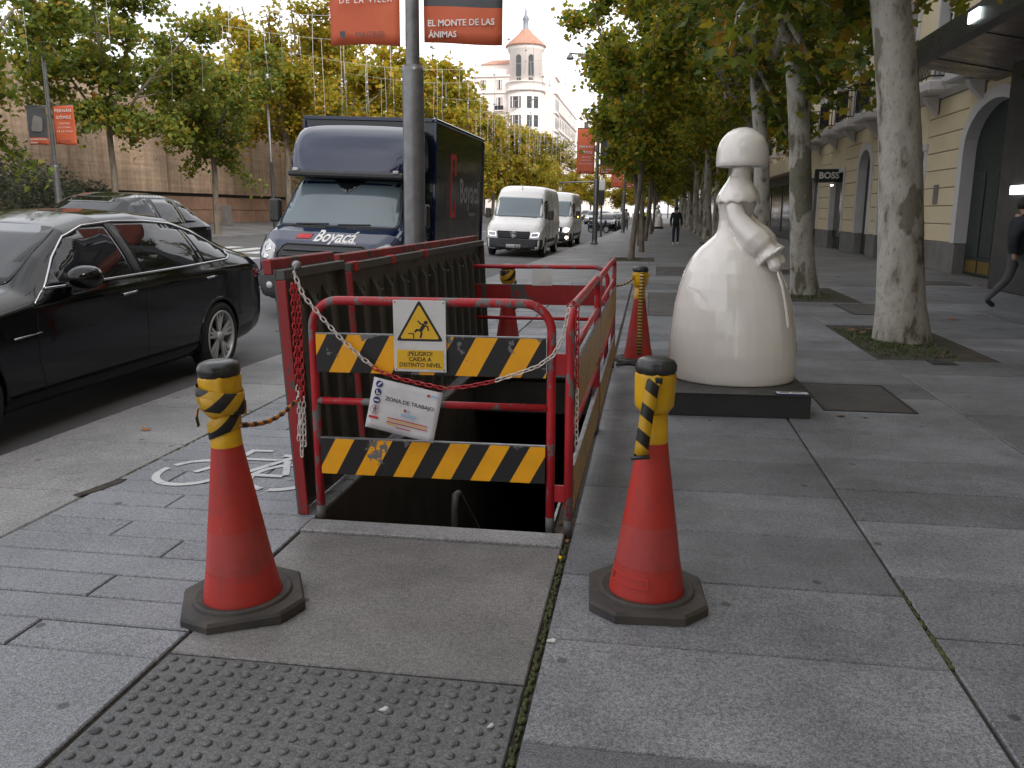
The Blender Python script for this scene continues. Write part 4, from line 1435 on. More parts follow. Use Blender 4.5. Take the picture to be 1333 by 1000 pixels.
hk = [[( .325, -.272, .90), (.345, -.255, .90), (.338, -.245, .88), (.316, -.262, .88)]]
for z, x, w in ((.80, .372, .022), (.70, .398, .020), (.60, .420, .020), (.50, .438, .022), (.44, .446, .024)):
    hk.append([(x - w * .5, -.295 - w, z), (x + w * .8, -.285 - w * .4, z), (x + w * .5, -.255, z), (x - w * .8, -.265, z)])
m.loft(hk); hkz = m.build('handkerchief', 'sculpture', men, subd=2)
m = MB(); rings = []
for k, (x, z, w) in enumerate(((.255, .985, .012), (.285, 1.015, .05), (.315, 1.05, .055), (.37, 1.075, .012))):
    rings.append([(x - .01, -.32, z - w), (x + .008, -.32, z + w * .2), (x + .008, -.22, z + w * .4), (x - .01, -.22, z - w)])
m.loft(rings); m.build('cuff_petal', 'sculpture', men, subd=2)
m = MB(); m.lathe([(.002, 0), (.016, .012), (.014, .03), (.002, .10)], 10, axis='X'); m.v = [(x + .345, y - .255, z + .90) for x, y, z in m.v]; m.build('flower', 'stone_grey', men)

pl = thing('plinth', (0.675, 6.92, 0), R(1.5), 'low black square plinth under the white lady statue', 'plinth')
m = MB(); m.box((0, 0, .085), (1.03, 1.42, .17), bev=.004); m.build('block', 'plinth', pl)
m = MB(); m.box((0, 0, .1735), (1.06, 1.45, .009), bev=.002); m.build('top_plate', 'plinth', pl)
pq = thing('plaque', (1.075, 6.262, .1785), R(2), 'small white and blue information plaque on the plinth corner', 'plaque')
m = MB(); m.box((0, 0, .004), (.235, .075, .006), bev=.001); m.build('plate', 'print_blue', pq)
m = MB(); m.box((0, 0, .0085), (.225, .066, .0025)); m.build('sheet', 'paper', pq)
m = MB(); m.box((-.055, .006, .0102), (.07, .022, .0006)); m.build('green_mark', 'door_green', pq)
m = MB(); m.box((.035, .012, .0101), (.07, .004, .0005)); m.box((.035, .0, .0101), (.07, .004, .0005)); m.box((.03, -.012, .0101), (.06, .004, .0005)); tag(m.build('print_lines', 'print_grey', pq), kind='stuff')
# the next statue along the walk
far_men = copy_tree(men, (0.62, 78.0, 0.18), R(-80), label='small distant pale statue of a lady far along the walk')
m = MB(); m.box((0, 0, .09), (1.05, 1.05, .18), bev=.004); m.box((0, 0, .185), (1.07, 1.07, .008))
tag(m.build('plinth', 'plinth', loc=(.62, 78.0, -0.01)), 'black plinth under the distant pale statue', 'plinth')

# ------------------------------------------------------------------ vehicles (local frame: y = 0 front bumper, +y to the rear, z = 0 road)
def body_shell(name, keys, mat, parent, ny=46, subd=2, boxy=False, flat_back=False):
    K = np.array(keys, float)
    L = K[-1, 0]
    ys = np.unique(np.concatenate([np.linspace(0, L, ny), K[:, 0]]))
    cols = [np.interp(ys, K[:, 0], K[:, c]) for c in range(K.shape[1])]
    rings = []
    for i in range(len(ys)):
        y, zs_, zb_, zt, w, wb, wr = [float(c[i]) for c in cols]
        h = zt - zb_
        d = zb_ - zs_
        half = [(0.0, zs_ + .02), (.80 * w, zs_), (.965 * w, zs_ + .05), (w, zs_ + .28 * d), (w, zs_ + .55 * d), (w * .992, zb_ - .16 * d), (w * .965 + .035 * wb, zb_ - .055 * d), (wb, zb_)]
        if boxy:
            half += [(wb * .75 + wr * .25, zb_ + .45 * h), (wr, zb_ + .86 * h), (wr * .90, zb_ + .955 * h), (wr * .62, zt - .01), (0.0, zt)]
        else:
            half += [(wb - .30 * (wb - wr), zb_ + .38 * h), (wr + .02, zb_ + .84 * h), (wr * .93, zb_ + .93 * h), (wr * .66, zb_ + .985 * h), (0.0, zt)]
        ring = [(x, y, z) for x, z in half] + [(-x, y, z) for x, z in half[-2:0:-1]]
        rings.append(ring)
    m = MB()
    m.loft(rings)
    o = m.build(name, mat, parent)
    s = o.modifiers.new('s', 'SUBSURF'); s.levels = subd; s.render_levels = subd
    bpy.context.view_layer.update()
    dg = bpy.context.evaluated_depsgraph_get()
    me = bpy.data.meshes.new_from_object(o.evaluated_get(dg))
    o.modifiers.clear(); o.data = me
    for p in me.polygons: p.use_smooth = True
    bvh = BVHTree.FromPolygons([v.co.copy() for v in me.vertices], [list(p.vertices) for p in me.polygons])
    return o, bvh

def wheel(parent, x, y, r, side, spokes=5, w=.22, rim_r=None, name='wheel'):
    """tyre is the part, rim its sub-part; axis along X"""
    rr = rim_r or r * .70
    m = MB()
    prof = [(rr * .96, -w * .42), (r * .88, -w * .5), (r * .97, -w * .40), (r, -w * .25), (r, w * .25), (r * .97, w * .40), (r * .88, w * .5), (rr * .96, w * .42), (rr * .96, -w * .42)]
    m.lathe(prof, 32, axis='X', capb=False, capt=False)
    t = m.build(name, 'tyre', parent, loc=(x, y, r))
    q = MB()
    f = side * w * .40
    q.lathe([(rr, f - side * .10), (rr, f + side * .01), (rr * .94, f + side * .016), (rr * .91, f), (rr * .90, f - side * .09)], 32, axis='X', capb=False, capt=False)
    q.cur = 1
    q.lathe([(rr * .9, f - side * .085), (.02, f - side * .085)], 24, axis='X', capb=False, capt=False)
    q.cur = 0
    q.lathe([(rr * .20, f - side * .06), (rr * .19, f + side * .006), (.001, f + side * .01)], 16, axis='X', capb=False, capt=False)
    for k in range(spokes):
        for dlt in ((-.16, .0, .16) if spokes == 5 else (0,)):
            a = 2 * math.pi * k / spokes + .3
            a2 = a + dlt * 1.6
            p0 = Vector((f - side * .012, rr * .16 * math.cos(a), rr * .16 * math.sin(a)))
            p1 = Vector((f - side * .004, rr * .93 * math.cos(a2), rr * .93 * math.sin(a2)))
            d = (p1 - p0).normalized()
            n = Vector((1, 0, 0)).cross(d).normalized() * (rr * .045)
            b = Vector((side * .022, 0, 0))
            q.add([p0 - n * 1.3, p0 + n * 1.3, p1 + n, p1 - n, p0 - n * 1.3 - b, p0 + n * 1.3 - b, p1 + n - b, p1 - n - b], [(0, 1, 2, 3), (4, 7, 6, 5), (0, 3, 7, 4), (1, 5, 6, 2), (2, 6, 7, 3), (0, 4, 5, 1)])
    q.build('rim', ['rim_silver', 'gap'], t)
    return t

def cut_arch(parent, body, bvh, cy, cz, r, xin, mat):
    """open the wheel arch in the shell, line it and roll its lip"""
    bm = bmesh.new(); bm.from_mesh(body.data)
    dead = [f for f in bm.faces if abs(f.calc_center_median().x) > xin and (f.calc_center_median().y - cy) ** 2 + (f.calc_center_median().z - cz) ** 2 < r * r]
    bmesh.ops.delete(bm, geom=dead, context='FACES')
    bm.to_mesh(body.data); bm.free()
    for s_, axis in ((1, 'R'), (-1, 'L')):
        m = MB(); skin_line(m, bvh, [p for p in arc(cy, cz, r, -20, 200, 26)], axis, .017, -.004, res=.05); m.build('arch_lip', mat, parent)
        m = MB(); m.lathe([(r + .03, s_ * xin * .9), (r + .03, s_ * (xin + .30))], 24, (0, cy, cz), axis='X', capb=False, capt=False)
        m.lathe([(r + .03, s_ * xin * .9), (.02, s_ * xin * .9)], 24, (0, cy, cz), axis='X', capb=False, capt=False)
        m.v = [(x, y, max(z, .20)) for x, y, z in m.v]
        m.build('wheel_well', 'gap', parent)

def P_(parent, bvh, name, poly, axis, mat, off=.004, res=.09, rnd=0.0, thick=.012):
    m = MB()
    skin_patch(m, bvh, rounded(poly, rnd) if rnd else poly, axis, off, thick, res)
    return m.build(name, mat, parent) if m.v else None

def both(parent, bvh, name, poly, mat, **k):
    P_(parent, bvh, name, poly, 'R', mat, **k)
    P_(parent, bvh, name, poly, 'L', mat, **k)

def mirror(parent, x, y, z, s, mat, size=(.13, .10, .085)):
    m = MB(); rings = []
    for t in np.linspace(-1, 1, 9):
        k = math.sqrt(max(.03, 1 - abs(t) ** 2.6))
        rings.append([(x + s * size[0] * t, y + size[1] * k * math.cos(a) * (.9 - .2 * t * s), z + size[2] * k * math.sin(a)) for a in [2 * math.pi * j / 14 for j in range(14)]])
    m.loft(rings)
    mm = m.build('mirror', mat, parent)
    f = MB(); f.box((x - s * size[0] * .95, y, z - size[2] * .75), (size[0] * .9, .07, .035), bev=.008); f.build('mirror_arm', 'trim_black', mm)
    return mm

def handles(parent, bvh, spots, mat='chrome'):
    for axis in 'RL':
        for y, z in spots:
            m = MB(); skin_line(m, bvh, [(y, z), (y + .19, z + .012)], axis, .011, .014)
            m.build('door_handle', mat, parent)

SEDAN = [(0.00, .32, .56, .62, .60, .55, .45), (.06, .25, .63, .70, .76, .70, .60), (.25, .20, .72, .79, .88, .83, .70), (.6, .18, .81, .88, .925, .87, .72), (1.15, .18, .90, .965, .935, .88, .74),
         (1.58, .18, .955, 1.03, .935, .885, .74), (1.95, .18, .98, 1.25, .935, .89, .665), (2.35, .18, .995, 1.445, .935, .89, .60), (2.80, .18, 1.005, 1.525, .935, .89, .585), (3.35, .18, 1.015, 1.545, .935, .89, .58),
         (3.85, .18, 1.025, 1.51, .935, .89, .575), (4.28, .18, 1.035, 1.41, .935, .89, .57), (4.62, .20, 1.045, 1.275, .93, .885, .58), (4.87, .22, 1.045, 1.175, .92, .87, .66), (5.10, .26, 1.03, 1.115, .89, .83, .70),
         (5.20, .30, .96, 1.05, .85, .78, .66), (5.26, .42, .86, .92, .76, .70, .6)]
DLO = [(1.78, 1.015), (2.05, 1.205), (2.30, 1.35), (2.58, 1.425), (2.95, 1.455), (3.4, 1.455), (3.80, 1.428), (4.12, 1.358), (4.34, 1.262), (4.52, 1.165), (4.56, 1.115), (4.44, 1.082), (3.6, 1.058), (2.6, 1.035)]

def clip_y(poly, lo, hi):
    out = []
    def cut(P, v, keep):
        o = []
        for i in range(len(P)):
            a, b = P[i - 1], P[i]
            ia, ib = keep(a[0]), keep(b[0])
            if ia != ib:
                t = (v - a[0]) / (b[0] - a[0]); o.append((v, a[1] + (b[1] - a[1]) * t))
            if ib: o.append(b)
        return o
    return cut(cut(poly, lo, lambda y: y >= lo), hi, lambda y: y <= hi)

def make_sedan(loc, label, mat='car_black', roll=0.0, group=None, detail=True):
    root = thing('car', loc, 0, label, 'car', group, rot=(0, roll, 0))
    body, bvh = body_shell('body', SEDAN, mat, root)
    res = .07 if detail else .15
    for lo, hi, nm in ((1.7, 2.84, 'side_window'), (2.94, 3.94, 'side_window'), (3.985, 4.6, 'side_window')):
        both(root, bvh, nm, clip_y(DLO, lo, hi), 'glass_dark', off=.003, res=res)
    both(root, bvh, 'centre_pillar', [(2.84, 1.045), (2.94, 1.048), (2.94, 1.450), (2.84, 1.450)], 'trim_black', off=.0045, res=res)
    P_(root, bvh, 'windscreen', [(-.69, 1.045), (.69, 1.045), (.53, 1.43), (-.53, 1.43)], 'F', 'glass_dark', rnd=.06, res=.09)
    P_(root, bvh, 'rear_screen', [(-.62, 1.19), (.62, 1.19), (.50, 1.44), (-.50, 1.44)], 'B', 'glass_dark', rnd=.06, res=.09)
    for axis in 'RL':
        m = MB(); skin_line(m, bvh, DLO, axis, .0105, .004, closed=True, res=.05); m.build('chrome_strip', 'chrome', root)
        m = MB()
        skin_line(m, bvh, [(1.60, .93), (1.72, .99), (1.78, 1.02)], axis, .008, .002)
        m.build('strip_end', 'chrome', root)
        m = MB()
        for ln in ([(1.66, .26), (1.58, .55), (1.60, .93)], [(2.90, .24), (2.90, 1.03)], [(4.28, 1.07), (4.22, .85), (4.08, .60), (3.92, .40), (3.90, .24)]):
            skin_line(m, bvh, ln, axis, .0042, -.001)
        m.build('door_gap', 'gap', root)
        m = MB(); skin_line(m, bvh, [(1.35, .72), (1.62, .735)], axis, .007, .003); m.build('side_badge', 'chrome', root)
    handles(root, bvh, [(2.56, .905), (3.88, .935)], 'car_dark' if not detail else 'chrome')
    WY = (.88, 4.14)
    for wy in WY:
        cut_arch(root, body, bvh, wy, .345, .385, .58, mat)
        for s in (-1, 1):
            wheel(root, s * (.935 - .085), wy, .345, s, 5 if detail else 6, .20, .262)
    both(root, bvh, 'sill_trim', [(1.35, .20), (3.7, .20), (3.7, .255), (1.35, .255)], 'trim_black', off=.004, res=.1)
    for s in (-1, 1):
        mirror(root, s * 1.02, 2.02, 1.09, s, mat, (.115, .15, .085))
        P_(root, bvh, 'headlight', [(s * .48, .60), (s * .80, .66), (s * .82, .74), (s * .50, .70)], 'F', 'lamp_clear', rnd=.03)
        P_(root, bvh, 'tail_light', [(s * .50, .86), (s * .80, .86), (s * .80, .955), (s * .52, .945)], 'B', 'lamp_red', rnd=.02)
        P_(root, bvh, 'tail_light_corner', [(4.94, .87), (5.18, .87), (5.18, .955), (4.92, .965)], 'R' if s > 0 else 'L', 'lamp_red', rnd=.02)
    P_(root, bvh, 'grille', [(-.36, .42), (.36, .42), (.34, .66), (-.34, .66)], 'F', 'trim_black', rnd=.06)
    P_(root, bvh, 'rear_bumper_trim', [(-.60, .34), (.60, .34), (.56, .46), (-.56, .46)], 'B', 'trim_black', rnd=.05)
    P_(root, bvh, 'number_plate', [(-.26, .70), (.26, .70), (.26, .80), (-.26, .80)], 'B', 'sign_white')
    return root
sedan = make_sedan((-5.205, 3.61, road_z(-5.205)), 'black saloon with chrome window trim stopped along the kerb', 'car_black', .04)
sedan.scale = (1, 1, 1.03)

SUV = [(0.00, .40, .66, .72, .60, .55, .45), (.08, .30, .78, .86, .80, .74, .62), (.3, .26, .90, .97, .93, .87, .72), (.8, .24, .99, 1.06, .96, .90, .74), (1.3, .24, 1.04, 1.12, .965, .91, .76),
       (1.75, .24, 1.06, 1.38, .965, .915, .68), (2.15, .24, 1.075, 1.60, .965, .915, .62), (2.6, .24, 1.085, 1.68, .965, .915, .61), (3.3, .24, 1.10, 1.685, .965, .915, .60), (3.9, .24, 1.12, 1.60, .965, .91, .58),
       (4.25, .26, 1.13, 1.43, .955, .90, .58), (4.50, .30, 1.12, 1.23, .93, .87, .66), (4.65, .36, 1.02, 1.10, .86, .80, .66), (4.70, .46, .90, .96, .78, .72, .6)]
SDLO = [(1.62, 1.10), (1.95, 1.36), (2.2, 1.50), (2.6, 1.575), (3.3, 1.575), (3.8, 1.50), (4.05, 1.40), (4.14, 1.30), (4.0, 1.17), (3.0, 1.13)]
def make_suv(loc, label, mat, roll=0.0, group=None, rz=0.0, roofmat=None):
    root = thing('car', loc, 0, label, 'car', group, rot=(0, roll, rz))
    body, bvh = body_shell('body', SUV, mat, root, 40)
    for lo, hi in ((1.5, 2.72), (2.8, 3.55), (3.6, 4.2)):
        both(root, bvh, 'side_window', clip_y(SDLO, lo, hi), 'glass_dark', off=.003, res=.1)
    both(root, bvh, 'roof_trim', [(2.2, 1.585), (2.6, 1.645), (3.4, 1.645), (4.0, 1.53), (4.35, 1.30), (4.28, 1.27), (3.9, 1.50), (3.3, 1.60), (2.6, 1.60)], roofmat or 'car_silver', off=.004, res=.1)
    P_(root, bvh, 'windscreen', [(-.72, 1.14), (.72, 1.14), (.55, 1.59), (-.55, 1.59)], 'F', 'glass_dark', rnd=.07, res=.1)
    P_(root, bvh, 'rear_screen', [(-.6, 1.22), (.6, 1.22), (.48, 1.52), (-.48, 1.52)], 'B', 'glass_dark', rnd=.06, res=.1)
    for axis in 'RL':
        m = MB()
        for ln in ([(1.70, .3), (1.58, .65), (1.62, 1.08)], [(2.76, .3), (2.76, 1.12)], [(3.72, 1.15), (3.60, .6), (3.45, .3)]):
            skin_line(m, bvh, ln, axis, .004, -.001)
        m.build('door_gap', 'gap', root)
    handles(root, bvh, [(2.4, .98), (3.35, 1.0)], 'chrome')
    for wy in (.90, 3.70):
        cut_arch(root, body, bvh, wy, .36, .41, .58, 'trim_black')
        for s in (-1, 1):
            wheel(root, s * (.965 - .085), wy, .36, s, 5, .21, .25)
    for s in (-1, 1):
        mirror(root, s * 1.04, 1.85, 1.15, s, mat, (.12, .10, .08))
        P_(root, bvh, 'headlight', [(s * .45, .74), (s * .80, .80), (s * .80, .88), (s * .46, .85)], 'F', 'lamp_drl' if group else 'lamp_clear', rnd=.03)
        P_(root, bvh, 'tail_light', [(s * .45, .96), (s * .76, .98), (s * .74, 1.07), (s * .45, 1.04)], 'B', 'lamp_red', rnd=.02)
    P_(root, bvh, 'grille', [(-.4, .50), (.4, .50), (.4, .84), (-.4, .84)], 'F', 'trim_black', rnd=.06)
    P_(root, bvh, 'front_bumper', [(-.7, .34), (.7, .34), (.7, .48), (-.7, .48)], 'F', 'bumper_grey', rnd=.04)
    P_(root, bvh, 'number_plate', [(-.26, .44), (.26, .44), (.26, .54), (-.26, .54)], 'F', 'sign_white', off=.012)
    return root
suv = make_suv((-9.95, 11.75, road_z(-9.95)), 'dark sport utility car with silver roof edge driving beyond the black saloon', 'car_black', .04)
suv.scale = (1, 1, 1.03)

VAN = [(0.00, .34, .74, .90, .82, .78, .62), (.06, .26, .86, 1.02, .93, .88, .72), (.22, .24, 1.00, 1.14, .99, .94, .78), (.55, .24, 1.14, 1.28, 1.015, .97, .82), (.92, .24, 1.24, 1.42, 1.02, .98, .84),
       (1.20, .24, 1.28, 1.78, 1.02, .985, .86), (1.48, .24, 1.30, 2.12, 1.02, .985, .87), (1.68, .24, 1.30, 2.32, 1.02, .985, .875), (1.95, .24, 1.30, 2.47, 1.02, .985, .88), (2.4, .24, 1.30, 2.535, 1.02, .985, .89), (3.5, .24, 1.30, 2.55, 1.02, .985, .89),
       (5.6, .24, 1.30, 2.55, 1.02, .985, .89), (5.88, .26, 1.28, 2.51, 1.0, .97, .87), (5.95, .34, 1.22, 2.40, .96, .93, .82)]
def make_van(loc, label, roll, lit=False, emblem=True):
    root = thing('van', loc, 0, label, 'van', 'white panel vans parked along the kerb', rot=(0, roll, 0))
    body, bvh = body_shell('body', VAN, 'car_white', root, 44, boxy=True)
    P_(root, bvh, 'windscreen', [(-.90, 1.40), (.90, 1.40), (.80, 2.10), (-.80, 2.10)], 'F', 'glass_sky_tint', rnd=.08, res=.1)
    both(root, bvh, 'side_window', [(1.10, 1.42), (1.42, 1.92), (1.62, 2.02), (1.98, 2.02), (1.98, 1.36), (1.14, 1.36)], 'glass_dark', res=.1)
    P_(root, bvh, 'bumper', [(-.98, .27), (.98, .27), (1.0, .60), (.90, .66), (-.90, .66), (-1.0, .60)], 'F', 'bumper_grey', off=.010, rnd=.05, res=.1)
    both(root, bvh, 'bumper_side', [(.06, .28), (.40, .28), (.40, .62), (.08, .66)], 'bumper_grey', off=.010, res=.1)
    P_(root, bvh, 'grille', [(-.56, .66), (.56, .66), (.60, .90), (-.60, .90)], 'F', 'trim_black', off=.006, rnd=.04, res=.1)
    for z in (.70, .76, .82, .88):
        m = MB(); skin_line(m, bvh, [(-.55, z), (.55, z)], 'F', .010, .008); m.build('grille_bar', 'bumper_grey', root)
    m = MB(); skin_line(m, bvh, [(-.57, .915), (.57, .915)], 'F', .012, .008); m.build('grille_trim', 'chrome', root)
    P_(root, bvh, 'lower_intake', [(-.55, .30), (.55, .30), (.6, .42), (-.6, .42)], 'F', 'trim_black', off=.016, rnd=.03)
    for s in (-1, 1):
        P_(root, bvh, 'headlight', [(s * .60, .70), (s * .90, .72), (s * .93, .92), (s * .62, .88)], 'F', 'lamp_clear', off=.008, rnd=.03)
        m = MB(); skin_line(m, bvh, [(s * .62, .72), (s * .88, .74), (s * .91, .88), (s * .64, .86)], 'F', .011, .014, closed=True); m.build('running_light', 'lamp_drl', root)
        if lit:
            P_(root, bvh, 'lit_lamp', arc(s * .76, .80, .085, 0, 360, 14)[:-1], 'F', 'lamp_lit', off=.03)
            P_(root, bvh, 'fog_lamp', arc(s * .80, .46, .06, 0, 360, 12)[:-1], 'F', 'lamp_lit', off=.02)
            m = MB(); m.box((s * 1.19, 1.10, 1.40), (.05, .02, .06), bev=.005); m.build('indicator', 'indicator', root)
        mm = MB(); mm.box((s * 1.16, 1.20, 1.50), (.20, .11, .36), bev=.03); q = mm.build('mirror', 'black_plastic', root)
        a = MB(); a.box((s * 1.03, 1.22, 1.42), (.14, .06, .05), bev=.01); a.build('mirror_arm', 'trim_black', q)
        for wy in (1.0, 4.65):
            wheel(root, s * (1.02 - .10), wy, .345, s, 6, .22, .215)
    for wy in (1.0, 4.65):
        cut_arch(root, body, bvh, wy, .345, .41, .62, 'car_white')
    both(root, bvh, 'side_strip', [(1.5, .50), (4.2, .50), (4.2, .62), (1.5, .62)], 'bumper_grey', off=.01, res=.2)
    for axis in 'RL':
        m = MB()
        for ln in ([(1.02, .9), (1.06, 1.36)], [(2.06, .3), (2.06, 2.2)], [(3.3, .35), (3.3, 2.25)], [(2.1, 1.25), (5.8, 1.25)]):
            skin_line(m, bvh, ln, axis, .006, -.001)
        m.build('door_gap', 'gap', root)
        m = MB(); skin_line(m, bvh, [(1.85, 1.06), (2.0, 1.06)], axis, .014, .012); m.build('door_handle', 'trim_black', root)
    m = MB(); skin_line(m, bvh, [(-.70, 1.395), (.0, 1.41), (.70, 1.395)], 'F', .014, .01); m.build('wiper', 'trim_black', root)
    P_(root, bvh, 'number_plate', [(-.27, .33), (.27, .33), (.27, .45), (-.27, .45)], 'F', 'sign_white', off=.025)
    m = MB(); skin_text(m, bvh, 'plate', (.02, .39), 'F', .95, .0275); m.build('plate_lettering', 'sign_black', root) if m.v else None
    P_(root, bvh, 'plate_band', [(-.27, .33), (-.235, .33), (-.235, .45), (-.27, .45)], 'F', 'print_blue', off=.027)
    if emblem:
        P_(root, bvh, 'emblem', arc(0, .79, .105, 0, 360, 20)[:-1], 'F', 'trim_black', off=.019)
        m = MB()
        for k in range(24):
            a0 = 2 * math.pi * k / 24
        skin_line(m, bvh, arc(0, .79, .10, 0, 360, 20), 'F', .011, .022, res=.05); m.build('emblem_ring', 'chrome', root)
        m = MB(); skin_text(m, bvh, 'vv', (0, .825), 'F', 1.0, .028); skin_text(m, bvh, 'vw', (0, .755), 'F', .9, .028); m.build('emblem_letters', 'chrome', root) if m.v else None
    m = MB(); m.tube([(.0, 1.75, 2.36), (0, 1.80, 2.52), (0, 1.86, 2.66)], [.012, .009, .005], 6); m.build('aerial', 'trim_black', root)
    return root
make_van((-4.80, 29.35, road_z(-4.8)), 'white panel van with lights off and a round front emblem behind the dark truck', .04)
make_van((-4.62, 38.6, road_z(-4.62)), 'white van with yellow headlights lit behind the first white van', .04, True, False)

# ------------------------------------------------------------------ the dark delivery truck
CAB = [(0.00, .40, .78, .92, .78, .72, .60), (.06, .30, .90, 1.04, .92, .86, .70), (.22, .27, 1.04, 1.16, 1.0, .95, .78), (.45, .26, 1.20, 1.29, 1.03, .985, .86), (.68, .26, 1.27, 1.365, 1.035, .99, .90),
       (.92, .26, 1.31, 1.68, 1.035, .995, .86), (1.18, .26, 1.33, 2.02, 1.035, .995, .83), (1.38, .26, 1.34, 2.16, 1.035, .995, .82), (1.75, .26, 1.34, 2.22, 1.035, .995, .82), (2.12, .26, 1.34, 2.22, 1.03, .99, .82)]
tr = thing('delivery_truck', (-4.70, 11.45, road_z(-4.70) + 0.0), 0, 'dark navy box truck with white lettering on its bonnet facing along the street', 'truck', rot=(0, .04, 0))
CAB = [(k[0], k[1], k[2], k[3], k[4] * 1.05, k[5] * 1.05, k[6] * 1.05) for k in CAB]
cab, cb = body_shell('cab', CAB, 'car_blue', tr, 34, boxy=True)
P_(cab if False else tr, cb, 'windscreen', [(-.93, 1.37), (.93, 1.37), (.81, 2.08), (-.81, 2.08)], 'F', 'glass_sky_tint', rnd=.09, res=.08, off=.005)
m = MB(); skin_line(m, cb, rounded([(-.95, 1.35), (.95, 1.35), (.83, 2.10), (-.83, 2.10)], .10), 'F', .014, .003, closed=True, res=.06); m.build('screen_seal', 'trim_black', tr)
both(tr, cb, 'side_window', [(1.02, 1.44), (1.30, 1.90), (1.48, 2.0), (1.86, 2.0), (1.86, 1.42)], 'glass_dark', res=.08)
P_(tr, cb, 'grille', rounded([(-.62, .78), (.62, .78), (.70, .94), (.60, 1.09), (-.60, 1.09), (-.70, .94)], .05), 'F', 'trim_black', off=.008, res=.08)
for z in (.86, .94, 1.02):
    m = MB(); skin_line(m, cb, [(-.60, z), (.60, z)], 'F', .016, .012); m.build('grille_bar', 'bumper_grey', tr)
m = MB(); skin_line(m, cb, rounded([(-.62, .77), (.62, .77), (.71, .94), (.61, 1.10), (-.61, 1.10), (-.71, .94)], .05), 'F', .014, .008, closed=True); m.build('grille_frame', 'black_plastic', tr)
P_(tr, cb, 'bumper', [(-.99, .30), (.99, .30), (1.0, .66), (.92, .72), (-.92, .72), (-1.0, .66)], 'F', 'bumper_grey', off=.014, rnd=.05, res=.09)
both(tr, cb, 'bumper_side', [(.05, .32), (.42, .32), (.42, .66), (.06, .72)], 'bumper_grey', off=.014, res=.09)
P_(tr, cb, 'lower_intake', [(-.6, .36), (.6, .36), (.6, .50), (-.6, .50)], 'F', 'trim_black', off=.02, rnd=.04)
P_(tr, cb, 'number_plate', [(-.26, .55), (.26, .55), (.26, .66), (-.26, .66)], 'F', 'sign_white', off=.024)
for s in (-1, 1):
    P_(tr, cb, 'headlight', [(s * .74, .82), (s * .96, .90), (s * .99, 1.10), (s * .92, 1.16), (s * .72, 1.06)], 'F', 'lamp_clear', off=.008, rnd=.05, res=.06)
    for cx_, cz_, r_ in ((.86, 1.04, .062), (.87, .915, .045)):
        q = P_(tr, cb, 'headlight_bowl', arc(s * cx_, cz_, r_, 0, 360, 16)[:-1], 'F', 'chrome', off=.014, res=.05)
    P_(tr, cb, 'fog_lamp', arc(s * .80, .50, .05, 0, 360, 14)[:-1], 'F', 'lamp_clear', off=.022)
    mm = MB(); mm.box((s * 1.20, 1.12, 1.56), (.19, .11, .36), bev=.03); q = mm.build('mirror', 'black_plastic', tr)
    a = MB(); a.box((s * 1.06, 1.15, 1.47), (.14, .07, .06), bev=.01); a.build('mirror_arm', 'trim_black', q)
    # bonnet vents
    P_(tr, cb, 'bonnet_vent', [(s * .16, .58), (s * .66, .60), (s * .62, .66), (s * .16, .65)], 'T', 'trim_black', off=.004, res=.06)
m = MB(); skin_text(m, cb, 'boyaca', (.10, 1.215), 'F', 1.0, .006, shear=.15); m.build('bonnet_lettering', 'text_white', tr) if m.v else None
m = MB(); skin_text(m, cb, 'log', (.28, 1.145), 'F', 1.0, .006); m.build('bonnet_small_lettering', 'text_white', tr) if m.v else None
P_(tr, cb, 'bonnet_logo', [(-.50, 1.18), (-.28, 1.18), (-.26, 1.245), (-.48, 1.245)], 'F', 'print_red', off=.006)
P_(tr, cb, 'screen_pennant', [(-.26, 2.05), (.26, 2.05), (.0, 1.84)], 'F', 'car_dark', off=.008, res=.06)
for ln in ([(-.66, 1.365), (-.15, 1.385)], [(.0, 1.375), (.5, 1.39)]):
    m = MB(); skin_line(m, cb, ln, 'F', .013, .02); m.build('wiper', 'trim_black', tr)
for axis in 'RL':
    m = MB()
    for ln in ([(.98, .5), (.95, 1.38), (1.28, 1.95)], [(1.92, .4), (1.92, 2.0)]):
        skin_line(m, cb, ln, axis, .006, -.001)
    m.build('door_gap', 'gap', tr)
    m = MB(); skin_line(m, cb, [(1.70, 1.20), (1.86, 1.20)], axis, .015, .014); m.build('door_handle', 'trim_black', tr)
# roof deflector
rings = []
for y, z0, z1, w0, w1 in ((.98, 2.15, 2.18, .66, .58), (1.05, 2.15, 2.27, .86, .76), (1.20, 2.16, 2.50, .98, .90), (1.42, 2.17, 2.74, 1.06, .99), (1.68, 2.17, 2.92, 1.09, 1.03), (2.06, 2.17, 3.01, 1.10, 1.05)):
    half = [(0, z0), (w0 * .95, z0), (w0, z0 + .10 * (z1 - z0)), (w0, z0 + .5 * (z1 - z0)), (w1 * 1.0, z0 + .90 * (z1 - z0)), (w1 * .86, z1 - .01), (0, z1)]
    rings.append([(x, y, z) for x, z in half] + [(-x, y, z) for x, z in half[-2:0:-1]])
m = MB(); m.loft(rings); fair = m.build('roof_deflector', 'car_blue', tr, subd=2)
m = MB(); m.box((0, 1.10, 2.135), (1.86, .28, .10), bev=.03); m.build('deflector_base', 'black_plastic', tr)
for s in (-1, 1):
    m = MB(); m.box((s * .80, .985, 2.19), (.09, .05, .05), bev=.012); m.build('marker_lamp', 'lamp_clear', tr)
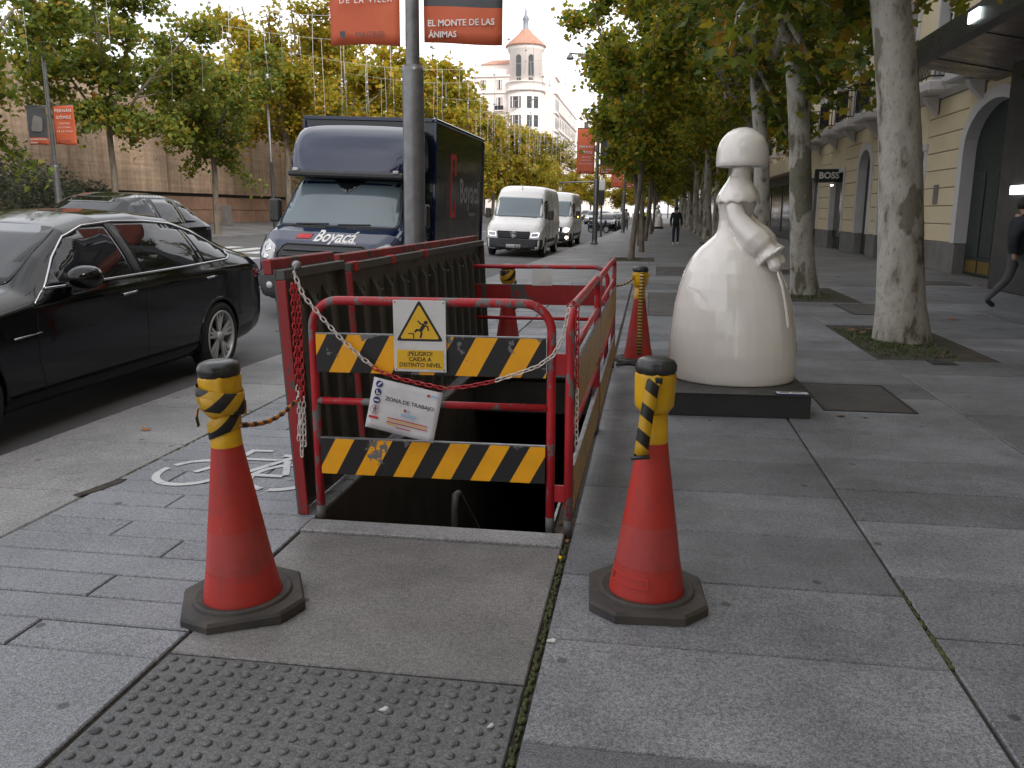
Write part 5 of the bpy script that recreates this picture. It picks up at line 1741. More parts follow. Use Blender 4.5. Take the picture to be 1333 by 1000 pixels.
# cargo box
bw, y0, y1, z0, z1 = 1.115, 2.10, 6.02, .88, 3.06
m = MB(); m.box((0, (y0 + y1) / 2, (z0 + z1) / 2), (2 * bw, y1 - y0, z1 - z0)); m.build('cargo_box', 'car_dark', tr, bevel=.02)
for s in (-1, 1):
    m = MB(); m.box((s * (bw - .005), (y0 + y1) / 2, z1 + .002), (.07, y1 - y0 + .02, .06), bev=.01); m.build('roof_rail', 'car_blue', tr)
    m = MB(); m.box((s * (bw - .003), y0 + .002, (z0 + z1) / 2), (.06, .06, z1 - z0 - .07), bev=.01); m.build('corner_post', 'car_blue', tr)
    m = MB(); m.box((s * (bw - .003), y1 - .002, (z0 + z1) / 2), (.06, .06, z1 - z0 - .07), bev=.01); m.build('corner_post', 'car_blue', tr)
m = MB(); m.box((0, y0 - .002, z1 + .001), (2 * bw - .08, .07, .062), bev=.01); m.build('front_rail', 'car_blue', tr)
m = MB(); m.box((0, 4.1, .70), (1.7, 4.0, .18)); m.build('chassis', 'trim_black', tr)
X = bw + .006
m = MB(); put_text(m, 'boyaca_side', (X, 4.78, 1.98), (0, 1, 0), (0, 0, 1)); m.build('side_lettering', 'text_faint', tr)
m = MB(); put_text(m, 'log', (X, 5.05, 1.58), (0, 1, 0), (0, 0, 1), 2.0); m.build('side_small_lettering', 'text_faint', tr)
m = MB()
for a, b, c, d in ((3.20, 3.62, 2.52, 2.62), (3.20, 3.30, 1.62, 2.52), (3.20, 3.62, 1.52, 1.62), (3.52, 3.62, 2.25, 2.52), (3.52, 3.62, 1.62, 1.80)):
    m.box((X - .003, (a + b) / 2, (c + d) / 2), (.004, b - a, d - c))
m.build('side_logo', 'print_red', tr)
for wy in (.98, 4.75):
    for s in (-1, 1):
        wheel(tr, s * .93, wy, .36, s, 6, .23, .225)
cut_arch(tr, cab, cb, .98, .36, .43, .62, 'car_blue')
for s in (-1, 1):
    m = MB(); m.box((s * .98, 3.1, .62), (.05, 1.9, .16), bev=.01); m.build('side_guard', 'bumper_grey', tr)

# ------------------------------------------------------------------ far traffic and parked cars
def recolour(root, mat):
    for c in root.children:
        if c.name.startswith('body'):
            c.material_slots[0].link = 'OBJECT'
            c.material_slots[0].material = MATS[mat]
protoS = make_sedan((kx(74) - 1.25, 72.0, -.12), 'first black car of the far row parked along the kerb beyond the motor scooter', 'car_black', .02, 'cars parked far along the kerb', False)
for k, (y, mt, lb) in enumerate(((78.4, 'car_dark', 'second dark car of the far row parked along the kerb'), (84.6, 'car_black', 'third black car of the far row parked along the kerb'),
                                 (90.8, 'car_silver', 'silver car closing the far row parked along the kerb'))):
    c = copy_tree(protoS, (kx(y) - 1.25, y, road_z(kx(y) - 1.25)), label=lb); recolour(c, mt)
protoV = make_suv((-6.9, 101, road_z(-6.9)), 'silver car with white lights driving near the kerb far down the street', 'car_silver', .02, 'cars driving far down the street')
for x, y, mt, lb in ((-10.6, 92, 'car_silver', 'pale silver car coming in the far lane before the distant bus'), (-6.4, 118, 'car_white', 'white car following the silver one far down the street'),
                     (-9.6, 126, 'car_dark', 'dark car in the middle lane far down the street'), (-5.6, 140, 'car_white', 'small white car farthest off near the street end'), (-8.6, 150, 'car_silver', 'tiny silver car farthest off in the middle lane')):
    c = copy_tree(protoV, (x, y, road_z(x)), label=lb); recolour(c, mt)
# distant bus
bus = thing('bus', (-11.6, 108, road_z(-11.6)), 0, 'dark fronted bus with a pale roof far down the street', 'bus', rot=(0, .03, 0))
m = MB(); m.box((0, 5, 1.7), (2.5, 10, 2.8), bev=.12); m.build('body', 'car_white', bus)
m = MB(); m.box((0, -.005, 1.75), (2.2, .05, 1.7), bev=.02); m.build('windscreen', 'glass_dark', bus)
m = MB(); m.box((0, -.01, .62), (2.3, .06, .5), bev=.02); m.build('bumper', 'trim_black', bus)
for s in (-1, 1):
    m = MB(); m.box((s * 1.255, 5, 2.0), (.02, 9, .9)); m.build('side_window', 'glass_dark', bus)
    m = MB(); m.box((s * .85, -.04, .68), (.3, .04, .16), bev=.015); m.build('headlight', 'lamp_drl', bus)
    for wy in (2.0, 7.6): wheel(bus, s * 1.12, wy, .45, s, 6, .25)
# motor scooter by the kerb
mx = kx(66) - .75
mc = thing('motor_scooter', (mx, 66.2, road_z(mx)), R(68), 'dark blue motor scooter parked at the kerb beyond the grey lamp post', 'scooter')
for y in (0, 1.3):
    m = MB(); m.lathe([(.20, -.05), (.27, -.045), (.28, 0), (.27, .045), (.20, .05)], 20, axis='X', capb=False, capt=False)
    w = m.build('wheel', 'tyre', mc, loc=(0, y, .28)); q = MB(); q.lathe([(.20, -.03), (.20, .03), (.03, .04)], 16, axis='X'); q.build('rim', 'rim_silver', w)
m = MB(); m.loft([ell(0, .12, .05, .05, .50, 12), ell(0, .10, .16, .07, .62, 12), ell(0, .06, .18, .08, .85, 12), ell(0, .10, .10, .06, 1.0, 12)]); m.build('leg_shield', 'car_blue', mc)
m = MB(); m.box((0, .48, .33), (.30, .55, .10), bev=.03); m.build('footboard', 'trim_black', mc)
m = MB(); m.loft([ell(0, 1.15, .15, .42, .38, 14), ell(0, 1.15, .17, .48, .55, 14), ell(0, 1.15, .15, .46, .70, 14)]); m.build('rear_body', 'car_blue', mc)
m = MB(); m.loft([ell(0, 1.08, .13, .42, .70, 14), ell(0, 1.08, .15, .44, .78, 14), ell(0, 1.1, .10, .36, .82, 14)]); m.build('seat', 'black_matt', mc)
m = MB(); m.tube([(0, .02, .30), (0, .10, .95)], .03, 8); m.tube([(-.32, .16, 1.02), (0, .1, .98), (.32, .16, 1.02)], .016, 8); m.build('handlebar', 'trim_black', mc)
m = MB(); m.lathe([(.002, -.03), (.07, -.02), (.07, .02)], 14, (0, .03, .92), axis='Y'); m.build('headlight', 'lamp_clear', mc)

# ------------------------------------------------------------------ buildings on the right-hand side
FX = 7.4
fac = thing('cream_building', (FX, 17.9, 0), label='cream rusticated building with arched green doors and iron balconies', cat='building')
def fbox(x0, x1, y0, y1, z0, z1, name, mat, parent=fac, bev=.0):
    m = MB(); m.box(((x0 + x1) / 2 - FX, (y0 + y1) / 2 - 17.9, (z0 + z1) / 2), (x1 - x0, y1 - y0, z1 - z0), bev=bev)
    return m.build(name, mat, parent)
OPEN = [(18.75, 22.15, 'arch', 2.95), (25.1, 26.5, 'rect', 3.15), (28.15, 29.65, 'rect', 3.15), (30.9, 32.55, 'arch', 3.0), (34.95, 37.35, 'rect', 3.05), (40.0, 42.0, 'rect', 3.05), (43.6, 45.2, 'rect', 3.05)]
edges = [17.9] + [v for o in OPEN for v in o[:2]] + [46.2]
piers = [(edges[i], edges[i + 1]) for i in range(0, len(edges), 2)]
for a, b in piers:
    fbox(FX + .045, FX + .7, a, b, 0, 4.4, 'pier', 'stone_grey')
    fbox(FX - .02, FX + .3, a + .02, b - .02, 0.0, .74, 'base_block', 'stone_grey', bev=.012)
    if b - a < .3:
        continue
    for k in range(8):
        fbox(FX, FX + .3, a + .004, b - .004, .755 + k * .455, .755 + (k + 1) * .455 - .022, 'course_block', 'cream', bev=.010)
for a, b, kind, h in OPEN:
    # surround, reveal, lintel, door
    tp = 4.38
    m = MB()
    if kind == 'arch':
        c, r = (a + b) / 2, (b - a) / 2
        hh = h + .42 * r
        top = [(c + r * math.cos(t), h + (hh - h + .28) * math.sin(t)) for t in [math.pi * j / 14 for j in range(15)]]
        poly = [(a, h), (a, tp), (b, tp), (b, h)] + top[1:-1]
        poly = [(a, tp), (b, tp)] + [(y, z) for y, z in top]
        m.prism([(y - 17.9, z) for y, z in poly], .0, .45, 'YZ'); m.build('lintel', 'cream', fac)
        m = MB()
        outer = [(c + (r + .30) * math.cos(t), h + (hh - h + .28 + .26) * math.sin(t)) for t in [math.pi * j / 14 for j in range(15)]]
        path_o = [(b + .30, .745)] + outer + [(a - .30, .745)]
        path_i = [(b - .02, .745)] + [(c + (y - c) * .985, z) for y, z in top] + [(a + .02, .745)]
        for i in range(len(path_o) - 1):
            q = [path_o[i], path_o[i + 1], path_i[i + 1], path_i[i]]
            V = [(-.055, y - 17.9, z) for y, z in q] + [(.30, y - 17.9, z) for y, z in q]
            m.add(V, [(0, 1, 2, 3), (4, 7, 6, 5), (0, 4, 5, 1), (1, 5, 6, 2), (2, 6, 7, 3), (3, 7, 4, 0)], False)
        m.build('surround', 'stone_white', fac)
        ztop = h + (hh - h + .28)
    else:
        fbox(FX, FX + .45, a, b, h, tp, 'lintel', 'cream')
        fbox(FX - .06, FX + .5, a - .16, b + .16, h - .02, h + .17, 'window_head', 'stone_white', bev=.01)
        fbox(FX - .04, FX + .27, a - .15, a + .08, .745, h - .022, 'surround', 'stone_white', bev=.01)
        fbox(FX - .04, FX + .27, b - .08, b + .15, .745, h - .022, 'surround', 'stone_white', bev=.01)
        ztop = h
    d = fbox(FX + .24, FX + .30, a, b, 0.02, ztop - .03, 'door', 'door_green')
    n = 4 if b - a > 2 else 2
    for k in range(n):
        ya, yb = a + .12 + (b - a - .24) * k / n, a + .12 + (b - a - .24) * (k + 1) / n
        fbox(FX + .205, FX + .245, ya + .05, yb - .05, .45, min(h, ztop) - .55, 'door_panel', 'door_green', fac, .012)
        fbox(FX + .215, FX + .245, ya + .05, yb - .05, .08, .36, 'kick_plate', 'brass' if kind == 'arch' and n == 4 else 'door_green', fac)
    if kind == 'rect':
        fbox(FX + .17, FX + .2, a + .1, b - .1, .5, h - .35, 'shop_glass', 'window_dark')
# string course, upper storeys, balconies
m = MB(); m.prism([(-.02, 4.40), (-.18, 4.52), (-.22, 4.60), (-.30, 4.72), (-.30, 4.80), (.3, 4.80), (.3, 4.40)], 0, 28.3, 'XZ'); m.build('string_course', 'stone_white', fac)
BAL = [21.3, 24.4, 27.4, 30.5, 33.6, 36.8, 40.2, 43.4]
def storey(z0, zt, parent=fac):
    last = 17.9
    for c in BAL:
        fbox(FX + .02, FX + .5, last, c - .55, z0, zt, 'wall', 'cream'); last = c + .55
        fbox(FX + .02, FX + .5, c - .55, c + .55, z0 + 2.75, zt, 'wall', 'cream')
        fbox(FX + .30, FX + .36, c - .5, c + .5, z0 + .05, z0 + 2.7, 'window', 'window_dark')
        fbox(FX - .06, FX + .3, c - .68, c - .52, z0, z0 + 2.9, 'window_frame', 'stone_white', bev=.01)
        fbox(FX - .06, FX + .3, c + .52, c + .68, z0, z0 + 2.9, 'window_frame', 'stone_white', bev=.01)
        fbox(FX - .12, FX + .3, c - .78, c + .78, z0 + 2.9, z0 + 3.1, 'window_head', 'stone_white', bev=.02)
        for s in (-1, 1):
            fbox(FX + .24, FX + .29, c + s * .02, c + s * .06, z0 + .05, z0 + 2.7, 'sash', 'stone_white')
        bs = fbox(FX - .62, FX + .05, c - .95, c + .95, z0 - .32, z0 - .02, 'balcony_slab', 'stone_white', bev=.05)
        m = MB()
        for zz in (z0 + .06, z0 + .95):
            m.box((-.57, c - 17.9, zz), (.04, 1.84, .04)); m.box((-.28, c - .92 - 17.9, zz), (.55, .04, .04)); m.box((-.28, c + .92 - 17.9, zz), (.55, .04, .04))
        for k in range(16):
            m.box((-.57, c - .9 + 1.8 * k / 15 - 17.9, z0 + .5), (.022, .022, .9))
        for k in range(1, 5):
            for s in (-1, 1): m.box((-.57 + .57 * k / 5, c + s * .92 - 17.9, z0 + .5), (.02, .02, .9))
        m.build('railing', 'iron', fac)
        m = MB(); m.prism([(-.05, z0 - .32), (-.42, z0 - .34), (-.30, z0 - .55), (-.05, z0 - .8)], c - .12 - 17.9, c + .12 - 17.9, 'XZ'); m.build('corbel', 'stone_white', fac)
    fbox(FX + .02, FX + .5, last, 46.2, z0, zt, 'wall', 'cream')
storey(4.80, 8.7)
storey(8.70, 12.6)
fbox(FX + .75, FX + 12, 17.95, 46.1, 0.02, 13.4, 'rear_mass', 'cream')
m = MB(); m.prism([(-.1, 12.6), (-.5, 12.9), (-.55, 13.2), (.5, 13.2), (.5, 12.6)], 0, 28.3, 'XZ'); m.build('cornice', 'stone_white', fac)
# projecting shop sign
bs = thing('shop_sign', (6.98, 35.9, 2.92), 0, 'black projecting box sign with white BOSS lettering', 'sign')
m = MB(); m.box((0, 0, 0), (1.05, .22, .52), bev=.015); m.build('sign_box', 'iron', bs)
m = MB(); put_text(m, 'boss', (0, -.116, 0)); m.build('lettering', 'text_white', bs)
m = MB(); m.tube([(.5, 0, .1), (.62, 0, .1)], .02, 6); m.build('bracket', 'iron', bs)
m = MB(); m.lathe([(.002, -.02), (.05, -.015), (.05, .02)], 12); tag(m.build('door_spotlight', 'lamp_lit', loc=(7.15, 36.0, 2.55)), 'small bright spotlight above the shop door under the projecting sign', 'spotlight')
m = MB(); m.box((0, 0, 0), (.03, .34, .5), bev=.008); tag(m.build('wall_plaque', 'stone_grey', loc=(7.385, 23.95, 1.95)), 'grey wall plaque beside the large arched door', 'plaque')

# dark shop front with canopy, nearer on the same side
ds = thing('dark_shop', (6.7, 12, 0), label='dark stone shop front with a brown canopy past the green arched door', cat='building')
def dbox(x0, x1, y0, y1, z0, z1, name, mat, bev=.0):
    m = MB(); m.box(((x0 + x1) / 2 - 6.7, (y0 + y1) / 2 - 12, (z0 + z1) / 2), (x1 - x0, y1 - y0, z1 - z0), bev=bev)
    return m.build(name, mat, ds)
dbox(6.70, 7.6, 15.9, 18.02, 0, 4.28, 'pillar', 'shop_dark', .02)
dbox(6.98, 7.6, 9.0, 15.9, 0.5, 3.9, 'show_window', 'window_dark')
dbox(6.75, 7.6, 9.0, 15.88, 0, .5, 'plinth', 'shop_dark', .02)
dbox(6.75, 7.6, 6.0, 9.0, 0, 4.28, 'pillar', 'shop_dark', .02)
dbox(6.72, 7.6, 9.0, 15.88, 3.9, 4.28, 'lintel', 'shop_dark', .02)
m = MB(); m.prism([(-.95, 4.62), (.68, 4.30), (.68, 4.50), (-.95, 4.74)], -6, 8.6, 'XZ'); m.build('canopy_soffit', 'canopy_brown', ds)
m = MB(); m.prism([(-1.02, 4.74), (-.95, 4.62), (-.95, 5.18), (-1.02, 5.18)], -6, 8.7, 'XZ'); m.build('canopy_fascia', 'shop_dark', ds)
m = MB(); m.box((-.15, 1.3, 5.10), (1.58, 14.7, .09)); m.build('canopy_roof', 'shop_dark', ds)
for k in range(6):
    m = MB(); m.prism([(-.94, 4.605), (.66, 4.285), (.66, 4.30), (-.94, 4.62)], -5.6 + k * 2.6, -5.54 + k * 2.6, 'XZ'); m.build('soffit_joint', 'shop_dark', ds)
dbox(7.62, 18, -60, 17.88, 0, 19, 'upper_mass', 'cream')  # carried on unseen behind the viewer to shade the foreground
m = MB(); m.box((0, 0, 0), (.06, 1.0, .16), bev=.01); tag(m.build('lit_sign', 'sign_lit', loc=(6.68, 16.85, 1.90)), 'small glowing white strip sign on the dark shop pillar', 'sign')
m = MB(); m.box((0, 0, 0), (.05, .5, .2), bev=.01); tag(m.build('lit_window_box', 'sign_lit', loc=(5.655, 17.2, 4.98)), 'glowing light box on the edge of the brown canopy', 'light')

# next buildings along the walk
def plain_building(name, x, y0, y1, h, label, wall='facade_pale', shop=True, nf=3):
    b = thing(name, (x, y0, 0), label=label, cat='building')
    L = y1 - y0
    def q(xa, xb, ya, yb, za, zb, nm, mt, bev=0.0):
        m = MB(); m.box(((xa + xb) / 2, (ya + yb) / 2, (za + zb) / 2), (xb - xa, yb - ya, zb - za), bev=bev); return m.build(nm, mt, b)
    q(.2, 11, 0, L, 0, h, 'mass', wall)
    if shop:
        q(.05, .2, 0, L, .0, 3.5, 'shop_front', 'shop_dark')
        n = int(L / 4)
        for k in range(n):
            q(.0, .12, k * L / n + .3, (k + 1) * L / n - .3, .4, 3.0, 'shop_glass', 'window_dark')
        q(-.45, .3, 0, L, 3.55, 4.35, 'fascia_beam', 'cream', .03)
    nw = int(L / 3.2)
    for f in range(nf):
        z = 5.0 + f * 3.5
        for k in range(nw):
            c = (k + .5) * L / nw
            w = q(.12, .22, c - .5, c + .5, z, z + 2.2, 'window', 'window_dark')
            q(.08, .24, c - .68, c - .5, z - .1, z + 2.4, 'window_frame', 'stone_white'); q(.08, .24, c + .5, c + .68, z - .1, z + 2.4, 'window_frame', 'stone_white')
            q(-.35, .2, c - .8, c + .8, z - .25, z - .1, 'balcony', 'stone_white'); q(-.35, -.31, c - .8, c + .8, z - .1, z + .8, 'railing', 'iron')
        q(.0, .3, 0, L, z + 2.75, z + 2.95, 'band', 'stone_white')
    q(-.4, .6, 0, L, h - .05, h + .4, 'cornice', 'stone_white', .05)
    return b
plain_building('cream_building', 7.5, 46.6, 74, 15.5, 'cream building with dark shop fronts beyond the BOSS sign', 'cream')
plain_building('pale_building', 7.6, 74.6, 118, 18, 'pale building half hidden by plane trees far along the walk')
plain_building('pale_building', 8.0, 119, 175, 20, 'farthest pale building on the shop side of the street')

# ------------------------------------------------------------------ the white corner building with its tower
TB = thing('corner_building', (-24.6, 165, 0), label='white apartment building with a round red roofed corner tower and spire', cat='building')
def tq(xa, xb, ya, yb, za, zb, nm, mt, bev=0.0, parent=None):
    m = MB(); m.box(((xa + xb) / 2, (ya + yb) / 2, (za + zb) / 2), (xb - xa, yb - ya, zb - za), bev=bev); return m.build(nm, mt, parent or TB)
tq(-10.3, 2.2, 0, 22, 0, 27.0, 'front_block', 'facade_pale')
tq(2.2, 5.6, 2.4, 9, 0, 26.6, 'side_bay', 'facade_pale')
tq(2.2, 4.6, 9, 60, 0, 24.4, 'side_wing', 'facade_pale')
tq(-9.0, -2.0, 3, 14, 27.0, 29.6, 'penthouse', 'facade_pale')
m = MB(); m.loft([[(-9.3, 2.7, 29.6), (-1.7, 2.7, 29.6), (-1.7, 14.3, 29.6), (-9.3, 14.3, 29.6)], [(-7.2, 6, 30.9), (-3.6, 6, 30.9), (-3.6, 11, 30.9), (-7.2, 11, 30.9)]], smooth=False); m.build('roof', 'roof_tile', TB)
for z in (27.0, 24.0, 20.4, 17.0, 13.6):
    tq(-10.6, 2.4, -.30, .12, z - .18, z + .18, 'cornice', 'facade_pale', .05)
    tq(5.4, 5.9, 2.1, 9.3, z - .2, z + .16, 'cornice', 'facade_pale', .05)
    tq(4.4, 4.95, 9.2, 60, z - 2.0 - .2, z - 2.0 + .16, 'cornice', 'facade_pale', .05)
tq(-10.3, -3.6, -.15, .05, 27.2, 28.2, 'parapet', 'facade_pale')
m = MB(); m.lathe([(3.55, 0), (3.55, 24.2)], 28, (0, 1.2, 0)); m.build('tower_base', 'facade_pale', TB)
m = MB(); m.lathe([(3.9, 24.0), (3.95, 24.3), (3.6, 24.4), (3.6, 25.5), (3.85, 25.6), (3.85, 25.75)], 28, (0, 1.2, 0)); m.build('tower_balustrade', 'facade_pale', TB)
m = MB(); m.lathe([(3.12, 24.3), (3.12, 31.1), (3.5, 31.5), (3.65, 32.2)], 28, (0, 1.2, 0)); m.build('tower_drum', 'facade_pale', TB)
m = MB(); m.lathe([(3.9, 32.2), (3.85, 32.45), (2.6, 33.6), (1.4, 34.6), (.75, 35.4)], 28, (0, 1.2, 0)); rf = m.build('tower_roof', 'roof_tile', TB)
m = MB(); m.lathe([(.75, 35.3), (.55, 35.5), (.5, 37.0), (.7, 37.2), (.3, 38.0), (.12, 39.2), (.02, 41.0)], 14, (0, 1.2, 0)); m.build('spire', 'lead', rf)
def twin(x, z, w, h, y=-.02, arch_=False, balc=False, name='window'):
    f = tq(x - w / 2 - .18, x + w / 2 + .18, y - .12, y + .06, z - h / 2 - .15, z + h / 2 + .2, 'window_frame', 'facade_pale', .03)
    m = MB(); m.box((x, y - .135, z), (w, .06, h)); m.box((x, y - .175, z), (.08, .02, h)); p = m.build(name, 'window_dark', TB)
    for s in (-1, 1):
        tq(x + s * w * .30 - .10, x + s * w * .30 + .10, y - .20, y - .168, z - h / 2 + .08, z + h / 2 - .08, 'curtain', 'facade_pale')
    if balc:
        tq(x - w / 2 - .35, x + w / 2 + .35, y - .75, y, z - h / 2 - .2, z - h / 2 - .05, 'balcony', 'facade_pale')
        tq(x - w / 2 - .3, x + w / 2 + .3, y - .72, y - .66, z - h / 2 - .05, z - h / 2 + .75, 'railing', 'iron')
for i, z in enumerate((25.4, 21.9, 18.5, 15.1, 11.7)):
    for x in (-8.0, -4.9):
        twin(x, z, 1.1 if i else .9, 2.3 if i else 1.7, balc=i > 0)
    m = MB()
for z in (21.9, 18.5, 15.1):
    twin(-1.4, z, 2.0, 2.1, y=-2.18)
    for a in (20, 42):
        xx, yy = 3.56 * math.sin(R(a)), 1.2 - 3.56 * math.cos(R(a))
        m = MB(); m.box((0, 0, 0), (.95, .14, 2.1)); m.box((0, -.08, 0), (.07, .03, 2.1)); o = m.build('window', 'window_dark', TB); o.location = (xx, yy, z); o.rotation_euler = (0, 0, R(a))
for a in (-17, 27):
    xx, yy = 3.13 * math.sin(R(a)), 1.2 - 3.13 * math.cos(R(a))
    m = MB(); m.prism([(-.48, -2.0), (.48, -2.0), (.48, 1.4)] + [(.48 * math.cos(t), 1.4 + .48 * math.sin(t)) for t in [math.pi * j / 8 for j in range(1, 8)]] + [(-.48, 1.4)], -.09, .1)
    o = m.build('arched_window', 'window_dark', TB); o.location = (xx, yy, 28.6); o.rotation_euler = (0, 0, R(a))
    m = MB(); m.box((0, 0, 0), (.8, .12, .8)); o = m.build('window', 'window_dark', TB); o.location = (3.5 * math.sin(R(a)) * .86, 1.2 - 3.14 * math.cos(R(a)), 25.95); o.rotation_euler = (0, 0, R(a))
for z in (22.0, 18.5, 15.0):
    for k in range(3):
        tq(5.58, 5.66, 3.2 + k * 2.0, 4.1 + k * 2.0, z - 1, z + 1, 'window', 'window_dark')
    for k in range(14):
        tq(4.58, 4.66, 10.5 + k * 3.5, 11.8 + k * 3.5, z - 2.9, z - .9, 'window', 'window_dark')
for x, y, h in ((3.2, 6, 2.6), (-1.0, 17, 2.0), (-6, 18, 2.2)):
    tq(x - .6, x + .6, y - .6, y + .6, 26.4, 27.0 + h, 'chimney', 'facade_pale')
plain = thing('side_building', (-42, 168, 0), label='plain grey white block adjoining the tower building', cat='building')
m = MB(); m.box((0, 8, 13.3), (13.6, 16, 26.6)); m.build('mass', 'facade_pale', plain)
for z in (23.6, 20.2, 16.8):
    for x in (-5, -2, 1, 4, 5.8):
        m = MB(); m.box((x, -.03, z), (.8, .1, 1.8)); m.build('window', 'window_dark', plain)
m = MB(); m.box((0, 7.8, 26.7), (14, 16.4, .4)); m.build('cornice', 'stone_white', plain)
hz = thing('apartment_block', (-14, 260, 0), label='hazy grey block with roof huts beyond the tower building', cat='building')
m = MB(); m.box((0, 8, 15), (16, 16, 30)); m.build('mass', 'facade_pale', hz)
m = MB(); m.box((2, 8, 33), (6, 8, 6)); m.build('roof_hut', 'stone_grey', hz)
for z in (27, 23.6, 20.2):
    for x in (-6, -3, 0, 3, 6):
        m = MB(); m.box((x, -.03, z), (1.2, .1, 1.8)); m.build('window', 'window_dark', hz)

# ------------------------------------------------------------------ trees
def make_tree(seed, trunk_h, r0, height, spread, leaves, leaf_size, bark, leafmat, limbs=5, star=False, droop=.15, subs=4, twigs=4, lean=(0, 0), low=0.0, tilts=(.35, .75)):
    """returns (trunk mesh, crown mesh)"""
    rg = random.Random(seed)
    T = MB(); tips = []
    def limb(p, d, r, L, level, n):
        path, rad = [p.copy()], [r]
        q = p.copy(); dd = d.normalized()
        for k in range(n):
            dd = (dd + Vector((rg.uniform(-1, 1), rg.uniform(-1, 1), rg.uniform(-.6, .8))) * (.13 if level else .05)).normalized()
            if level >= 2: dd = (dd + Vector((0, 0, -droop * .4))).normalized()
            q = q + dd * (L / n)
            path.append(q.copy()); rad.append(r * (1 - .55 * (k + 1) / n))
        T.tube(path, rad, (12, 8, 6, 4)[min(level, 3)], cap=level > 1)
        return path, rad
    # trunk with a flared foot
    p, n = Vector((0, 0, -.05)), 9
    path, rad = [], []
    for k in range(n + 1):
        t = k / n
        path.append(Vector((lean[0] * t + .04 * math.sin(t * 5 + seed), lean[1] * t + .04 * math.sin(t * 4 + 2 * seed), -.05 + t * (trunk_h + .05))))
        rad.append(r0 * (1.0 + .28 * math.exp(-t * 14) - .24 * t))
    T.tube(path, rad, 18, cap=False)
    top, rt = path[-1], rad[-1]
    total = height - trunk_h
    for i in range(limbs):
        a = 2 * math.pi * (i + rg.uniform(-.25, .25)) / limbs
        tilt = rg.uniform(*tilts) if i else .1
        d = Vector((math.cos(a) * math.sin(tilt), math.sin(a) * math.sin(tilt), math.cos(tilt)))
        L1 = total * rg.uniform(.62, .8) * (1 if i else 1.1)
        st = top - Vector((0, 0, rg.uniform(0, .12) * trunk_h)) if i else top
        lp, lr = limb(st, d, rt * rg.uniform(.52, .68), L1, 1, 7)
        for j in range(subs):
            t = (j + .9) / (subs + .4)
            k = min(len(lp) - 2, int(t * (len(lp) - 1)))
            b = lp[k].lerp(lp[k + 1], t * (len(lp) - 1) - k)
            a2 = rg.uniform(0, 2 * math.pi)
            out = Vector((b.x - top.x, b.y - top.y, 0))
            out = out.normalized() if out.length > .05 else Vector((1, 0, 0))
            d2 = Vector((math.cos(a2), math.sin(a2), rg.uniform(-.25, .7))) * .8 + out * .55 + Vector((0, 0, -low * (1 - t)))
            sp, sr = limb(b, d2, lr[k] * .55, spread * rg.uniform(.45, .75), 2, 5)
            tips.append(sp[2:])
            for m_ in range(twigs):
                k2 = rg.randint(1, len(sp) - 1)
                d3 = Vector((rg.uniform(-1, 1), rg.uniform(-1, 1), rg.uniform(-.7, .6)))
                tp, tr_ = limb(sp[k2], d3, max(.007, sr[k2] * .5), spread * rg.uniform(.22, .42), 3, 3)
                tips.append(tp)
    trunk = T
    # leaves
    C = MB()
    per = max(1, leaves // len(tips))
    if star:
        shp = []
        for k in range(11):
            a = math.pi * (k / 10) * 1.72 - math.pi * .36
            rr = (1.0 if k % 2 == 0 else .50) * (.85 + .35 * math.sin(math.pi * k / 10))
            shp.append((rr * math.cos(a) * .62, rr * math.sin(a) * .62 + .25))
        shp = [(0, -.32)] + shp
    else:
        shp = [(0, -.5), (.42, -.02), (0, .55), (-.42, -.02)]
    for tip in tips:
        for q in range(int(per * rg.uniform(.6, 1.4))):
            k = rg.randint(0, len(tip) - 2)
            c = tip[k].lerp(tip[k + 1], rg.random())
            s = leaf_size * rg.uniform(.55, 1.25)
            c = c + Vector((rg.gauss(0, 1), rg.gauss(0, 1), rg.gauss(-.25, .8))) * (leaf_size * 1.15)
            e = Euler((rg.uniform(-1.3, 1.3), rg.uniform(-1.0, 1.0), rg.uniform(0, 6.28))).to_matrix()
            if star:
                fold = rg.uniform(.1, .5)
                V = [c + e @ Vector((x * s, y * s, abs(x) * s * fold - .12 * s * y * y)) for x, y in shp]
                C.add(V, [list(range(len(shp)))], False)
            else:
                V = [c + e @ Vector((x * s, y * s, abs(x) * s * .3)) for x, y in shp]
                C.add(V, [(0, 1, 2, 3)], False)
    to = trunk.build('trunk', bark, fix=False)
    co = C.build('crown', leafmat, fix=False)
    tm, cm = to.data, co.data
    bpy.data.objects.remove(to); bpy.data.objects.remove(co)
    return tm, cm

def place_tree(pair, loc, rz, scale, label, group, name='plane_tree', leafmat=None):
    root = thing(name, loc, rz, label, 'tree', group)
    root.scale = scale if isinstance(scale, tuple) else (scale,) * 3
    t = bpy.data.objects.new('trunk', pair[0]); COL.objects.link(t); t.parent = root
    c = bpy.data.objects.new('crown', pair[1]); COL.objects.link(c); c.parent = root
    if leafmat:
        c.material_slots[0].link = 'OBJECT'; c.material_slots[0].material = MATS[leafmat]
    return root

